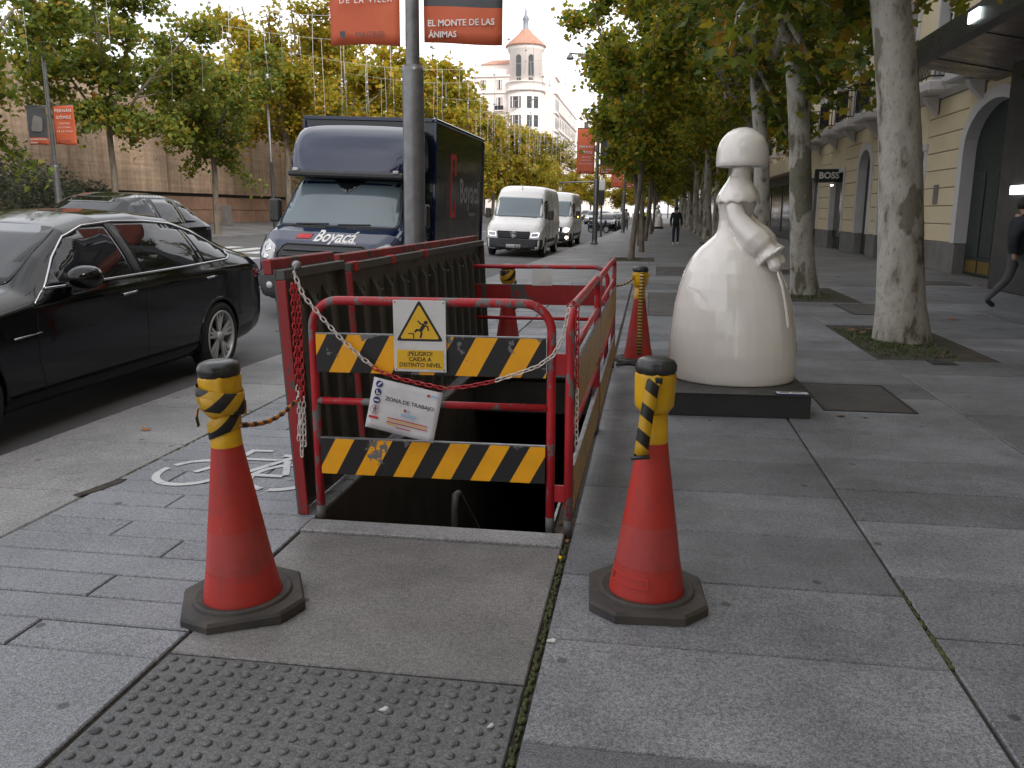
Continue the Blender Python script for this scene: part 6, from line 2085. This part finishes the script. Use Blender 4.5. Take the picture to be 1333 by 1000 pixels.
near_a = make_tree(11, 4.3, .265, 13.0, 3.2, 7600, .165, 'bark_plane', 'leaf_near', 5, True, .22, 5, 4, (-.55, .1), .40)
near_b = make_tree(23, 4.6, .22, 13.0, 3.0, 7600, .165, 'bark_plane', 'leaf_near', 5, True, .18, 5, 4, (-.60, -.05), .30)
mid_a = make_tree(31, 4.6, .24, 13.0, 3.1, 8500, .21, 'bark_plane', 'leaf_green', 5, False, .15, 5, 4, (.1, .1), .3)
mid_b = make_tree(37, 4.2, .23, 12.5, 3.1, 8500, .21, 'bark_plane', 'leaf_green', 4, False, .15, 5, 4, (-.3, 0), .3)
young_a = make_tree(41, 3.1, .10, 10.2, 1.6, 9500, .20, 'bark_young', 'leaf_green', 5, False, .12, 5, 4, (.12, .3), .5, (.12, .34))
young_b = make_tree(43, 3.4, .095, 10.8, 1.55, 9500, .20, 'bark_young', 'leaf_green', 5, False, .12, 5, 4, (-.1, .2), .5, (.12, .32))
left_a = make_tree(51, 3.5, .13, 9.6, 2.9, 13000, .19, 'bark_young', 'leaf_street', 5, False, .08, 5, 4, (.05, .1), .3)
left_b = make_tree(53, 3.6, .12, 9.9, 2.8, 13000, .19, 'bark_young', 'leaf_street', 5, False, .08, 5, 4, (-.1, .1), .3)
far_a = make_tree(61, 3.2, .16, 10.5, 3.4, 12000, .28, 'bark_young', 'leaf_gold', 5, False, .1, 5, 3, (0, 0), .8)

G_R = 'old plane trees along the shop side of the walk'
place_tree(near_a, (3.05, 10.45, 0), 0, 1.0, 'thick plane tree trunk with flaking patches in the grassy pit by the drain grate', G_R)
place_tree(near_b, (2.92, 16.15, 0), 0, 1.0, 'plane tree standing second beyond the white statue in a dark pit', G_R)
place_tree(near_b, (3.0, 22.6, 0), R(20), (1.0, 1.0, 1.02), 'third plane tree of the old row, partly behind the statue', G_R)
place_tree(mid_a, (3.05, 28.8, 0), R(30), 1.0, 'forked plane tree of the old row just beyond the statue head', G_R)
ordn = ['fifth', 'sixth', 'seventh', 'eighth', 'ninth', 'tenth', 'eleventh', 'twelfth', 'thirteenth', 'fourteenth', 'fifteenth', 'sixteenth', 'seventeenth', 'eighteenth']
for k in range(14):
    y = 35.2 + k * 6.6
    place_tree(mid_b if k % 2 else mid_a, (3.1 + rng.uniform(-.15, .15) + .004 * max(0, y - 65), y, 0), rng.uniform(0, 6.28), rng.uniform(.92, 1.06), '%s plane tree of the old row along the shop side of the walk' % ordn[k], G_R)
G_Y = 'young plane trees between walk and kerb'
YT = [(-.60, 27.2), (-.30, 32.5), (-.45, 38.6), (-.2, 45), (-.25, 51.8), (0, 58.5), (.1, 65.5), (.2, 73), (.3, 81), (.4, 90), (.5, 100), (.6, 112), (.7, 126)]
ordy = ['first', 'second', 'third', 'fourth'] + ordn
for k, (x, y) in enumerate(YT):
    lab = 'slender leaning young tree in a mossy pit beyond the ladder striped cone' if k == 0 else '%s young tree of the slender row between walk and kerb' % ordy[k]
    place_tree(young_b if k % 2 else young_a, (x, y, 0), rng.uniform(0, 6.28) if k else R(-40), rng.uniform(.95, 1.08), lab, G_Y, 'young_tree')
G_L = 'street trees along the far pavement'
YL = [19.3, 25.8, 32.6, 39.4, 46.4, 53.4, 60.5, 68, 76, 85, 95, 106, 118, 131, 145]
for k, y in enumerate(YL):
    x = -17.6 + rng.uniform(-.2, .2)
    gold = k >= 5
    if k == 1: lab = 'leafy street tree before the tan wall beside the far lamp post'
    elif k == 2: lab = 'thin street tree on the far kerb before the utility cabinet'
    elif k == 0: lab = 'leafy street tree by the grey shrubs across the street'
    else: lab = '%s %s tree of the row along the far pavement' % (ordy[k], 'golden' if gold else 'green')
    place_tree((left_a, left_b)[k % 2] if not gold else far_a, (x, y, .57), rng.uniform(0, 6.28), rng.uniform(1.22, 1.38) if k > 2 else .98, lab, G_L, 'street_tree', 'leaf_gold' if (3 <= k < 5) else None)
G_B = 'trees behind the garden wall'
for k, (x, y, s) in enumerate(((-27, 29, 1.0), (-29, 38, .95), (-27, 47, 1.05), (-27, 57, 1.05), (-26, 66, 1.0), (-27, 76, 1.0), (-25, 88, 1.05), (-24, 101, 1.0), (-23, 116, 1.0), (-22.5, 134, .95), (-27, 150, .9))):
    place_tree(left_b if k < 3 else far_a, (x, y, 1.0), rng.uniform(0, 6.28), s * (1.0 if k < 3 else 1.25), '%s tree of the back row beyond the tan garden wall' % ordy[k], G_B, 'garden_tree')
for k, (x, y, s) in enumerate(((-13, 185, 1.25), (-7, 200, 1.2), (-2, 190, 1.15), (4, 205, 1.3), (-18, 195, 1.2), (-24, 190, 1.0))):
    place_tree(far_a, (x, y, 0), rng.uniform(0, 6.28), s, '%s tree of the group closing the end of the street' % ordy[k], 'trees closing the end of the street', 'distant_tree')

# unseen trees added behind the viewer, carrying on the rows, to shade the pavement
for k, (x, y, pr) in enumerate(((3.1, 4.1, mid_b), (3.05, -2.2, mid_a), (3.1, -8.6, mid_b), (-.9, -4.5, young_a), (-.8, -11.0, young_b))):
    place_tree(pr, (x, y, 0), rng.uniform(0, 6.28), 1.0, '%s tree added unseen behind the viewer in line with the rows' % ordy[k], 'unseen trees added behind the viewer', 'plane_tree' if x > 0 else 'young_tree')

# pits
def tree_pit(x0, x1, y0, y1, label, grassy, z=-.004):
    root = thing('tree_pit', ((x0 + x1) / 2, (y0 + y1) / 2, 0), 0, label, 'tree pit', 'tree pits in the walk')
    w, l = (x1 - x0) / 2, (y1 - y0) / 2
    m = MB(); m.box((0, 0, z - .03), (2 * w, 2 * l, .06)); m.build('soil_bed', 'soil', root)
    if grassy:
        g = MB()
        for k in range(grassy):
            px, py = rng.uniform(-w, w * .5), rng.uniform(-l * .9, l * .75)
            if rng.random() < .5: px = rng.gauss(-w * .35, w * .28); py = rng.gauss(-.1, l * .35)
            px = max(-w + .02, min(w - .02, px)); py = max(-l + .02, min(l - .02, py))
            h = rng.uniform(.01, .035); a = rng.uniform(0, 6.28)
            dx, dy = math.cos(a) * .008, math.sin(a) * .008
            bx, by = rng.uniform(-.02, .02), rng.uniform(-.02, .02)
            g.add([(px - dx, py - dy, z), (px + dx, py + dy, z), (px + bx, py + by, z + h)], [(0, 1, 2)])
        tag(g.build('grass', 'grass', root, fix=False), kind='stuff')
    return root
tree_pit(2.39, 3.58, 9.01, 11.74, 'sparse grassy tree pit round the thick plane tree trunk', 2600)
tree_pit(2.39, 3.58, 14.76, 17.54, 'tree pit round the second plane tree', 1500)
tree_pit(-1.25, .15, 26.2, 28.4, 'mossy tree pit round the slender leaning young tree', 1200, .006)
for k, y in enumerate((22.6, 28.8, 35.2, 41.8)):
    tree_pit(2.4, 3.6, y - 1.3, y + 1.3, 'tree pit round the %s plane tree of the old row' % ('third', 'forked', 'fifth', 'sixth')[k], 0, .006)

# grey-green shrubs against the wall
def make_bush(seed, r, h, n, mat='leaf_olive', size=.16):
    rg = random.Random(seed)
    C, S = MB(), MB()
    for k in range(7):
        a = rg.uniform(0, 6.28)
        S.tube([(0, 0, -.05), (math.cos(a) * r * .3, math.sin(a) * r * .3, h * .4), (math.cos(a) * r * .6, math.sin(a) * r * .6, h * .75)], [.05, .03, .01], 5)
    for k in range(n):
        u = Vector((rg.gauss(0, 1), rg.gauss(0, 1), rg.gauss(0, 1))).normalized() * (rg.random() ** .35)
        bump_ = 1 + .22 * math.sin(5 * u.x + seed) * math.cos(4 * u.y)
        c = Vector((u.x * r * bump_, u.y * r * bump_, h * .52 + u.z * h * .5 * bump_))
        s = size * rg.uniform(.6, 1.3)
        e = Euler((rg.uniform(-1.4, 1.4), rg.uniform(-1.4, 1.4), rg.uniform(0, 6.28))).to_matrix()
        C.add([c + e @ Vector((x * s, y * s, 0)) for x, y in ((0, -.6), (.2, 0), (0, .6), (-.2, 0))], [(0, 1, 2, 3)])
    so = S.build('stems', 'bark_young', fix=False); co = C.build('foliage', mat, fix=False)
    d = (so.data, co.data)
    bpy.data.objects.remove(so); bpy.data.objects.remove(co)
    return d
bushp = [make_bush(3, 1.7, 3.4, 5200), make_bush(5, 1.5, 2.6, 4200)]
for k, (x, y, s, lb) in enumerate(((-20.2, 22.2, 1.0, 'tall grey green shrub nearest the far lamp post'), (-20.4, 25.6, .9, 'rounded grey green shrub before the tan wall'), (-20.0, 19.4, 1.1, 'large grey green shrub across from the saloon roof'), (-20.6, 28.4, .72, 'low grey green shrub ending the planted bed'))):
    root = thing('shrub', (x, y, .78), rng.uniform(0, 6), lb, 'shrub', 'grey green shrubs along the wall')
    root.scale = (s,) * 3
    for nm, d in zip(('stems', 'foliage'), bushp[k % 2]):
        o = bpy.data.objects.new(nm, d); COL.objects.link(o); o.parent = root

# ------------------------------------------------------------------ lamp posts with banners
def fit(mb, key, c, width, right=(1, 0, 0), up=(0, 0, 1)):
    xs_ = [p[0] for p in TEXT[key][0]]
    put_text(mb, key, (c[0] - (max(xs_) + min(xs_)) / 2 * width / (max(xs_) - min(xs_)), c[1], c[2]), right, up, width / (max(xs_) - min(xs_)))

def banner(parent, x0, x1, z0, z1, kind, ph):
    m = MB(); m.smooth = True
    nx_, nz_ = 10, 16
    def yy(u, v): return .022 * math.sin(u * 5 + ph) * (1 - v * .8) + .012 * math.sin(v * 7 + u * 3 + ph)
    for i in range(nx_ + 1):
        for j in range(nz_ + 1):
            u, v = i / nx_, j / nz_
            m.v.append((x0 + (x1 - x0) * u, yy(u, v), z0 + (z1 - z0) * v + .03 * (math.sin(u * 3.1 + ph) - .5) * (1 - v)))
    for i in range(nx_):
        for j in range(nz_):
            a = i * (nz_ + 1) + j
            m.f.append([a, a + nz_ + 1, a + nz_ + 2, a + 1]); m.s.append(True)
            m.m.append(1 if kind == 'show' and (j + .5) / nz_ > .19 else 0)
    b = m.build('banner', ['banner_orange', 'banner_dark'], parent)
    so = b.modifiers.new('thick', 'SOLIDIFY'); so.thickness = .003
    W = x1 - x0; c = (x0 + x1) / 2
    H = z1 - z0
    f = -.045
    m = MB()
    if kind == 'name':
        fit(m, 'villa4', (c + .03, f, z0 + .51), W * .74); fit(m, 'villa3', (c + .03, f, z0 + .665), W * .60); fit(m, 'villa2', (c + .03, f, z0 + .82), W * .50)
        fit(m, 'villa1', (c + .03, f, z0 + 1.06), W * .70); fit(m, 'villa0', (c + .03, f, z0 + 1.33), W * .78)
        m.build('lettering', 'text_white', b)
        m = MB(); fit(m, 'madrid', (c + .08, f, z0 + .115), W * .40)
        m.prism(rounded([(c - .30, z0 + .075), (c - .25, z0 + .075), (c - .235, z0 + .16), (c - .315, z0 + .16)], .02), f, f + .001)
        m.build('crest_lettering', 'banner_dark', b)
    else:
        fit(m, 'monte1', (c - .01, f, z0 + .215), W * .84); fit(m, 'monte2', (c - .235 * W / .95, f, z0 + .085), W * .36)
        m.build('lettering', 'text_white', b)
        k = H / 2.23; m = MB(); m.prism(rounded([(c - .30, z0 + .80 * k), (c + .22, z0 + .74 * k), (c + .30, z0 + 1.55 * k), (c - .12, z0 + 1.75 * k)], .12), f, f + .001)
        m.build('print_shape', 'stone_grey', b)
    for zz in (z1 + .01,):
        r = MB(); r.tube([(x0 - .04 if x0 > 0 else x0, 0, zz), (x1 if x0 > 0 else x1 + .04, 0, zz)], .016, 8); r.build('banner_rod', 'pole_grey', parent)

def lamp_post(loc, label, s=1.0, lean=.0, swap=False, height=9.0):
    p = thing('lamp_post', loc, 0, label, 'lamp post', 'lamp posts with orange banners', rot=(0, lean, 0))
    m = MB(); m.lathe([(.19, 0), (.19, .05), (.145, .08), (.136, .3), (.134, 3.20), (.125, 3.27), (.088, 3.275)], 24); m.build('lower_pole', 'pole_grey', p)
    m = MB(); m.lathe([(.086, 3.26), (.080, 6.5), (.06, height)], 20, capb=False); m.build('upper_pole', 'pole_grey', p)
    z0_, z1_ = (4.10, 5.64) if swap else (3.52, 5.75)
    banner(p, -1.06, -.15, z0_, z1_, 'show' if swap else 'name', .5)
    banner(p, .14, 1.12, z0_ + .01, z1_, 'name' if swap else 'show', 1.9)
    m = MB(); m.tube([(0, 0, height - .6), (-.6, 0, height - .35), (-1.6, 0, height - .25)], .04, 8); m.build('lamp_arm', 'pole_grey', p)
    for x in (-1.55, -.85):
        m = MB(); m.lathe([(.19, -.22), (.17, -.12), (.09, -.02), (.05, .06)], 16, (x, 0, height - .32)); q = m.build('lamp_head', 'pole_grey', p)
        m = MB(); m.lathe([(.165, -.215), (.10, -.25), (.001, -.26)], 14, (x, 0, height - .32)); m.build('lamp_glass', 'lamp_clear', q)
    p.scale = (s, s, s)
    return p
lamp_post((-3.005, 10.5, 0), 'grey lamp post with two orange banners beside the dark truck', 1.0, .012)
lamp_post((-2.62, 40.2, 0), 'grey lamp post with banners beyond the white vans', .92, .018, height=9.6)
lamp_post((-2.05, 63.5, 0), 'farther grey lamp post with an orange banner on the kerb line', .92, .015)
lamp_post((-17.35, 22.7, .56), 'far lamp post with orange banners across the street by the shrubs', .70, .0, True, 9.0)

# slim masts that carry the hanging light strings, and the strings
STR_R = .0075
def mast(x, y, z, h, label):
    p = thing('light_mast', (x, y, z), 0, label, 'mast', 'slim masts for the light strings')
    m = MB(); m.lathe([(.09, 0), (.075, .2), (.07, 3.2)], 12); m.build('mast_foot', 'iron', p)
    m = MB(); m.lathe([(.062, 3.19), (.045, h)], 12, capb=False); m.build('mast_tube', 'galv', p)
    m = MB(); m.lathe([(.02, 0), (.09, .06), (.09, .16), (.02, .22)], 10, (0, 0, h - .05)); m.build('mast_head', 'galv', p)
mast(-17.4, 37.3, .55, 8.5, 'slim black and silver mast by the far kerb left of the truck')
mast(-17.4, 58.0, .55, 8.5, 'second slim mast along the far kerb behind the truck')
mast(-17.4, 82.0, .55, 8.5, 'third slim mast along the far kerb far off')

grng = random.Random(99)
def garland(y, n, label, z0=8.6, xa=-17.4, xb=None, y2=None):
    xb = kx(y) + .9 if xb is None else xb
    y2 = y if y2 is None else y2
    g = thing('light_garland', (xa, y, 0), 0, label, 'light string', 'strings of lights hung across the street')
    def pos(t):
        return Vector(((xb - xa) * t, (y2 - y) * t, z0 - .9 * math.sin(math.pi * t)))
    m = MB(); m.tube([pos(k / 14) for k in range(15)], .007, 4); m.build('cable', 'string_white', g)
    for k in range(n):
        t = (k + grng.uniform(.2, .8)) / n
        p = pos(t)
        L = grng.uniform(1.0, 4.2)
        m = MB()
        m.tube([(0, 0, 0), (grng.uniform(-.05, .05), grng.uniform(-.05, .05), -L * .5), (grng.uniform(-.08, .08), 0, -L)], STR_R, 4)
        for q in range(grng.randint(1, 3)):
            zz = -L * grng.uniform(.35, 1.0); r = grng.uniform(.02, .055)
            m.lathe([(.004, zz - r), (r, zz - r * .4), (r, zz + r * .4), (.004, zz + r)], 7)
        m.build('strand', 'string_white', g, loc=tuple(p))
GY = [20.5, 27, 33, 39.5, 46, 53, 60, 68, 76, 85, 94, 104, 115]
for k, y in enumerate(GY):
    garland(y, 15 if k < 5 else 17, '%s string of hanging lights across the street' % ordy[k], 8.6 + .12 * k, y2=y + grng.uniform(-2, 2))

# traffic signal reaching over the second van
ts = thing('traffic_signal', (-3.0, 52, 0), 0, 'traffic signal on a curved arm over the second white van', 'traffic light')
m = MB(); m.tube([(0, 0, 0), (0, 0, 2.6), (0, 0, 3.0)], .06, 8); m.tube([(0, 0, 3.0), (-.15, 0, 3.2), (-.6, 0, 3.3), (-2.6, 0, 3.25)], .045, 8); m.build('post_and_arm', 'galv', ts)
m = MB(); m.box((-.0, 0, 3.1), (.42, .12, .62), bev=.03); m.build('back_board', 'sign_white', ts)
m = MB(); m.box((0, -.02, 2.35), (.32, .25, .85), bev=.04); m.build('signal_head', 'iron', ts)

# litter bin on the walk
lb = thing('litter_bin', (-.45, 53.5, 0), 0, 'dark grey cylindrical litter bin on the walk', 'bin')
m = MB(); m.lathe([(.24, 0), (.25, .03), (.25, .95), (.24, 1.0)], 20); m.build('drum', 'pole_grey', lb)
m = MB(); m.lathe([(.25, 1.0), (.26, 1.03), (.22, 1.16), (.10, 1.26), (.01, 1.28)], 20, capb=False); m.build('lid', 'iron', lb)
m = MB(); m.box((0, -.245, 1.08), (.26, .04, .10)); m.build('slot', 'gap', lb)

# ------------------------------------------------------------------ people
def person(loc, rz, label, J, rad, zones, mats, name='person', hair=True, group=None):
    """J: joint name -> position; edges follow; one skinned body"""
    root = thing(name, loc, rz, label, 'person', group)
    E = [('pelvis', 'waist'), ('waist', 'chest'), ('chest', 'neck'), ('neck', 'head'), ('head', 'crown'),
         ('chest', 'shl'), ('shl', 'ell'), ('ell', 'wrl'), ('wrl', 'hal'), ('chest', 'shr'), ('shr', 'elr'), ('elr', 'wrr'), ('wrr', 'har'),
         ('pelvis', 'hipl'), ('hipl', 'knl'), ('knl', 'anl'), ('anl', 'tol'), ('pelvis', 'hipr'), ('hipr', 'knr'), ('knr', 'anr'), ('anr', 'tor')]
    names = list(J)
    me = bpy.data.meshes.new('body')
    me.from_pydata([J[n] for n in names], [(names.index(a), names.index(b)) for a, b in E], [])
    o = bpy.data.objects.new('body', me); COL.objects.link(o)
    sk = o.modifiers.new('skin', 'SKIN'); sk.use_smooth_shade = True
    sv = me.skin_vertices[0].data
    for i, n in enumerate(names):
        r = rad[n]; sv[i].radius = (r, r) if not isinstance(r, tuple) else r
        sv[i].use_root = n == 'pelvis'
    sb_ = o.modifiers.new('sub', 'SUBSURF'); sb_.levels = 2; sb_.render_levels = 2
    bpy.context.view_layer.update()
    dg = bpy.context.evaluated_depsgraph_get()
    nm = bpy.data.meshes.new_from_object(o.evaluated_get(dg))
    o.modifiers.clear(); o.data = nm
    nm.materials.clear()
    for mt in mats: nm.materials.append(MATS[mt])
    P = [Vector(J[n]) for n in names]
    for p in nm.polygons:
        p.use_smooth = True
        best, bd = None, 1e9
        for a, b in E:
            A, B = Vector(J[a]), Vector(J[b]); ab = B - A
            t = max(0, min(1, (p.center - A).dot(ab) / ab.length_squared))
            d = (A + ab * t - p.center).length
            if d < bd: bd, best = d, (a, b, t)
        p.material_index = zones(best)
    o.parent = root
    if hair:
        c = Vector(J['crown'])
        m = MB(); rings = []
        h = Vector(J['head'])
        for z, r in ((-.06, .088), (0, .105), (.05, .104), (.09, .085), (.12, .045), (.128, .01)):
            rings.append(ell(h.x + .0, h.y + .012, r * .92, r, h.z + z + .02, 16))
        m.loft(rings); m.build('hair', 'hair', root)
    return root

def std_joints(stride=.0, swing=.0, h=1.75):
    """walking towards -Y"""
    J = dict(pelvis=(0, 0, .95), waist=(0, 0, 1.10), chest=(0, 0, 1.36), neck=(0, -.005, 1.51), head=(0, -.02, 1.63), crown=(0, -.02, 1.72),
             shl=(-.18, 0, 1.42), ell=(-.24, .03 + swing, 1.15), wrl=(-.23, -.05 + swing * 1.2, .90), hal=(-.22, -.07 + swing * 1.3, .80),
             shr=(.18, 0, 1.42), elr=(.24, .03 - swing, 1.15), wrr=(.23, -.05 - swing * 1.2, .90), har=(.22, -.07 - swing * 1.3, .80),
             hipl=(-.09, 0, .90), knl=(-.10, -stride * .6 - .02, .50), anl=(-.10, -stride, .09), tol=(-.11, -stride - .15, .035),
             hipr=(.09, 0, .90), knr=(.10, stride * .35 - .05, .50), anr=(.10, stride + .02, .10 + stride * .15), tor=(.11, stride - .12, .04))
    return {k: Vector(v) * (h / 1.75) for k, v in J.items()}
RAD = dict(pelvis=.15, waist=.15, chest=(.19, .14), neck=.06, head=.095, crown=.06, shl=.085, ell=.06, wrl=.045, hal=.035, shr=.085, elr=.06, wrr=.045, har=.035,
           hipl=.10, knl=.07, anl=.05, tol=.04, hipr=.10, knr=.07, anr=.05, tor=.04)
def zones(b):
    a, c, t = b
    if c in ('tol', 'tor'): return 3
    if c in ('knl', 'knr', 'anl', 'anr'): return 1
    if c in ('hipl', 'hipr'): return 0
    if c in ('head', 'crown', 'hal', 'har') or (c == 'neck' and t > .7): return 2
    return 0
person((1.16, 39.8, 0), 0, 'person in dark jacket and jeans with white shoes walking towards the statue', std_joints(.06, .03, 1.74), RAD, zones, ['jacket', 'trousers_blue', 'skin', 'shoe_white'])
Jw = std_joints(.34, .16, 1.70)
Rw = dict(RAD); Rw.update(chest=(.21, .17), waist=.18, shl=.10, shr=.10, ell=.08, elr=.08)
person((5.60, 14.0, 0), R(90), 'person in dark padded coat and grey trousers striding past the dark shop', Jw, Rw, zones, ['jacket', 'trousers_grey', 'skin', 'shoe_white' if False else 'black_matt'])
for k, (x, y, c, lb) in enumerate(((-.35, 82, ['hivis', 'trousers_blue', 'skin', 'black_matt'], 'distant person in bright yellow vest near the far statue'), (-.75, 84, ['jacket', 'trousers_grey', 'skin', 'black_matt'], 'distant person in black beside the yellow vest'),
                                   (-1.3, 79, ['car_red', 'trousers_blue', 'skin', 'black_matt'], 'distant person with a red jacket near the kerb'), (-2.0, 70, ['stone_grey', 'trousers_grey', 'skin', 'black_matt'], 'distant person in grey waiting by the far lamp post'))):
    person((x, y, 0), rng.uniform(-.4, .4), lb, std_joints(.05 + .04 * k, .03, 1.72), RAD, zones, c, group='people far along the walk')

# ------------------------------------------------------------------ fallen leaves and scraps
lshape = [(0, -.5), (.2, -.28), (.48, -.2), (.3, .05), (.42, .32), (.12, .25), (0, .55), (-.12, .25), (-.42, .32), (-.3, .05), (-.48, -.2), (-.2, -.28)]
m = MB(); m.add([(x * .09, y * .09, .004 + .02 * abs(x) ** 1.5) for x, y in lshape], [list(range(12))]); lf0 = m.build('fallen_leaf', 'leaf_litter')
lmesh = lf0.data
bpy.data.objects.remove(lf0)
lr = random.Random(5)
spots = [(4.3, 12.6), (4.7, 15.1), (5.4, 16.3), (6.4, 17.2), (6.8, 18.6), (6.2, 20.3), (5.1, 11.0), (4.2, 9.6), (5.2, 18.9), (6.9, 21.0), (3.1, 9.25), (2.62, 11.2), (2.7, 11.0), (2.85, 11.3), (4.9, 13.2), (5.7, 13.1), (6.3, 15.6),
         (1.45, 6.35), (1.62, 6.33), (.35, 8.9), (-3.45, 5.15), (1.9, 13.5), (.9, 10.8), (.4, 12.0), (-4.9, 10.4), (-5.6, 10.2), (-16.6, 31.0), (-16.8, 29.8), (4.4, 20.6), (1.7, 17.2)]
for k, (x, y) in enumerate(spots):
    o = bpy.data.objects.new('fallen_leaf', lmesh); COL.objects.link(o)
    z = .002 if x > kx(y) else road_z(x) + .004
    if 2.39 < x < 3.58: z = .004
    o.location = (x, y, z); o.rotation_euler = (lr.uniform(-.12, .12), lr.uniform(-.12, .12), lr.uniform(0, 6.28)); s = lr.uniform(.9, 1.7) * (1 if y > 9 else .55); o.scale = (s, s, s)
    tag(o, 'dry brown fallen plane leaf lying on the ground', 'leaf', 'fallen leaves')
lit = MB()
for k in range(230):
    y = lr.uniform(3.55, 8.2); x = -.372 + lr.uniform(-.03, .035)
    if y < 3.7: x = -.337
    s = lr.uniform(.008, .022); a = lr.uniform(0, 6.28); z = -.004 + lr.uniform(0, .01)
    e = Euler((lr.uniform(-.6, .6), lr.uniform(-.6, .6), a)).to_matrix()
    lit.add([Vector((x, y, z)) + e @ Vector((u * s, v * s, 0)) for u, v in lshape], [list(range(12))])
tag(lit.build('leaf_litter', 'leaf_litter', fix=False), 'brown leaf scraps lodged along the foot of the side barriers', 'leaf litter', kind='stuff')
for k, (x, y, s, mt) in enumerate(((-.76, 2.20, .016, 'paper'), (-.42, 2.17, .012, 'stone_white'), (-.30, 2.70, .018, 'stone_white'), (-.345, 3.43, .016, 'sign_yellow'))):
    m = MB(); m.loft([[(s * (1 + .3 * math.sin(3 * t)) * math.cos(t), s * .6 * math.sin(t), .0) for t in [2 * math.pi * j / 9 for j in range(9)]], [(s * .8 * math.cos(t), s * .5 * math.sin(t), .006 + .003 * math.sin(2 * t)) for t in [2 * math.pi * j / 9 for j in range(9)]]])
    tag(m.build('litter_scrap', mt, loc=(x, y, .0005), rz=lr.uniform(0, 3)), ('small white paper scrap on the tactile slab', 'pale pebble like scrap near the mossy joint', 'pale stub beside the mossy joint', 'yellowed scrap in the mossy joint by the step')[k], 'litter')
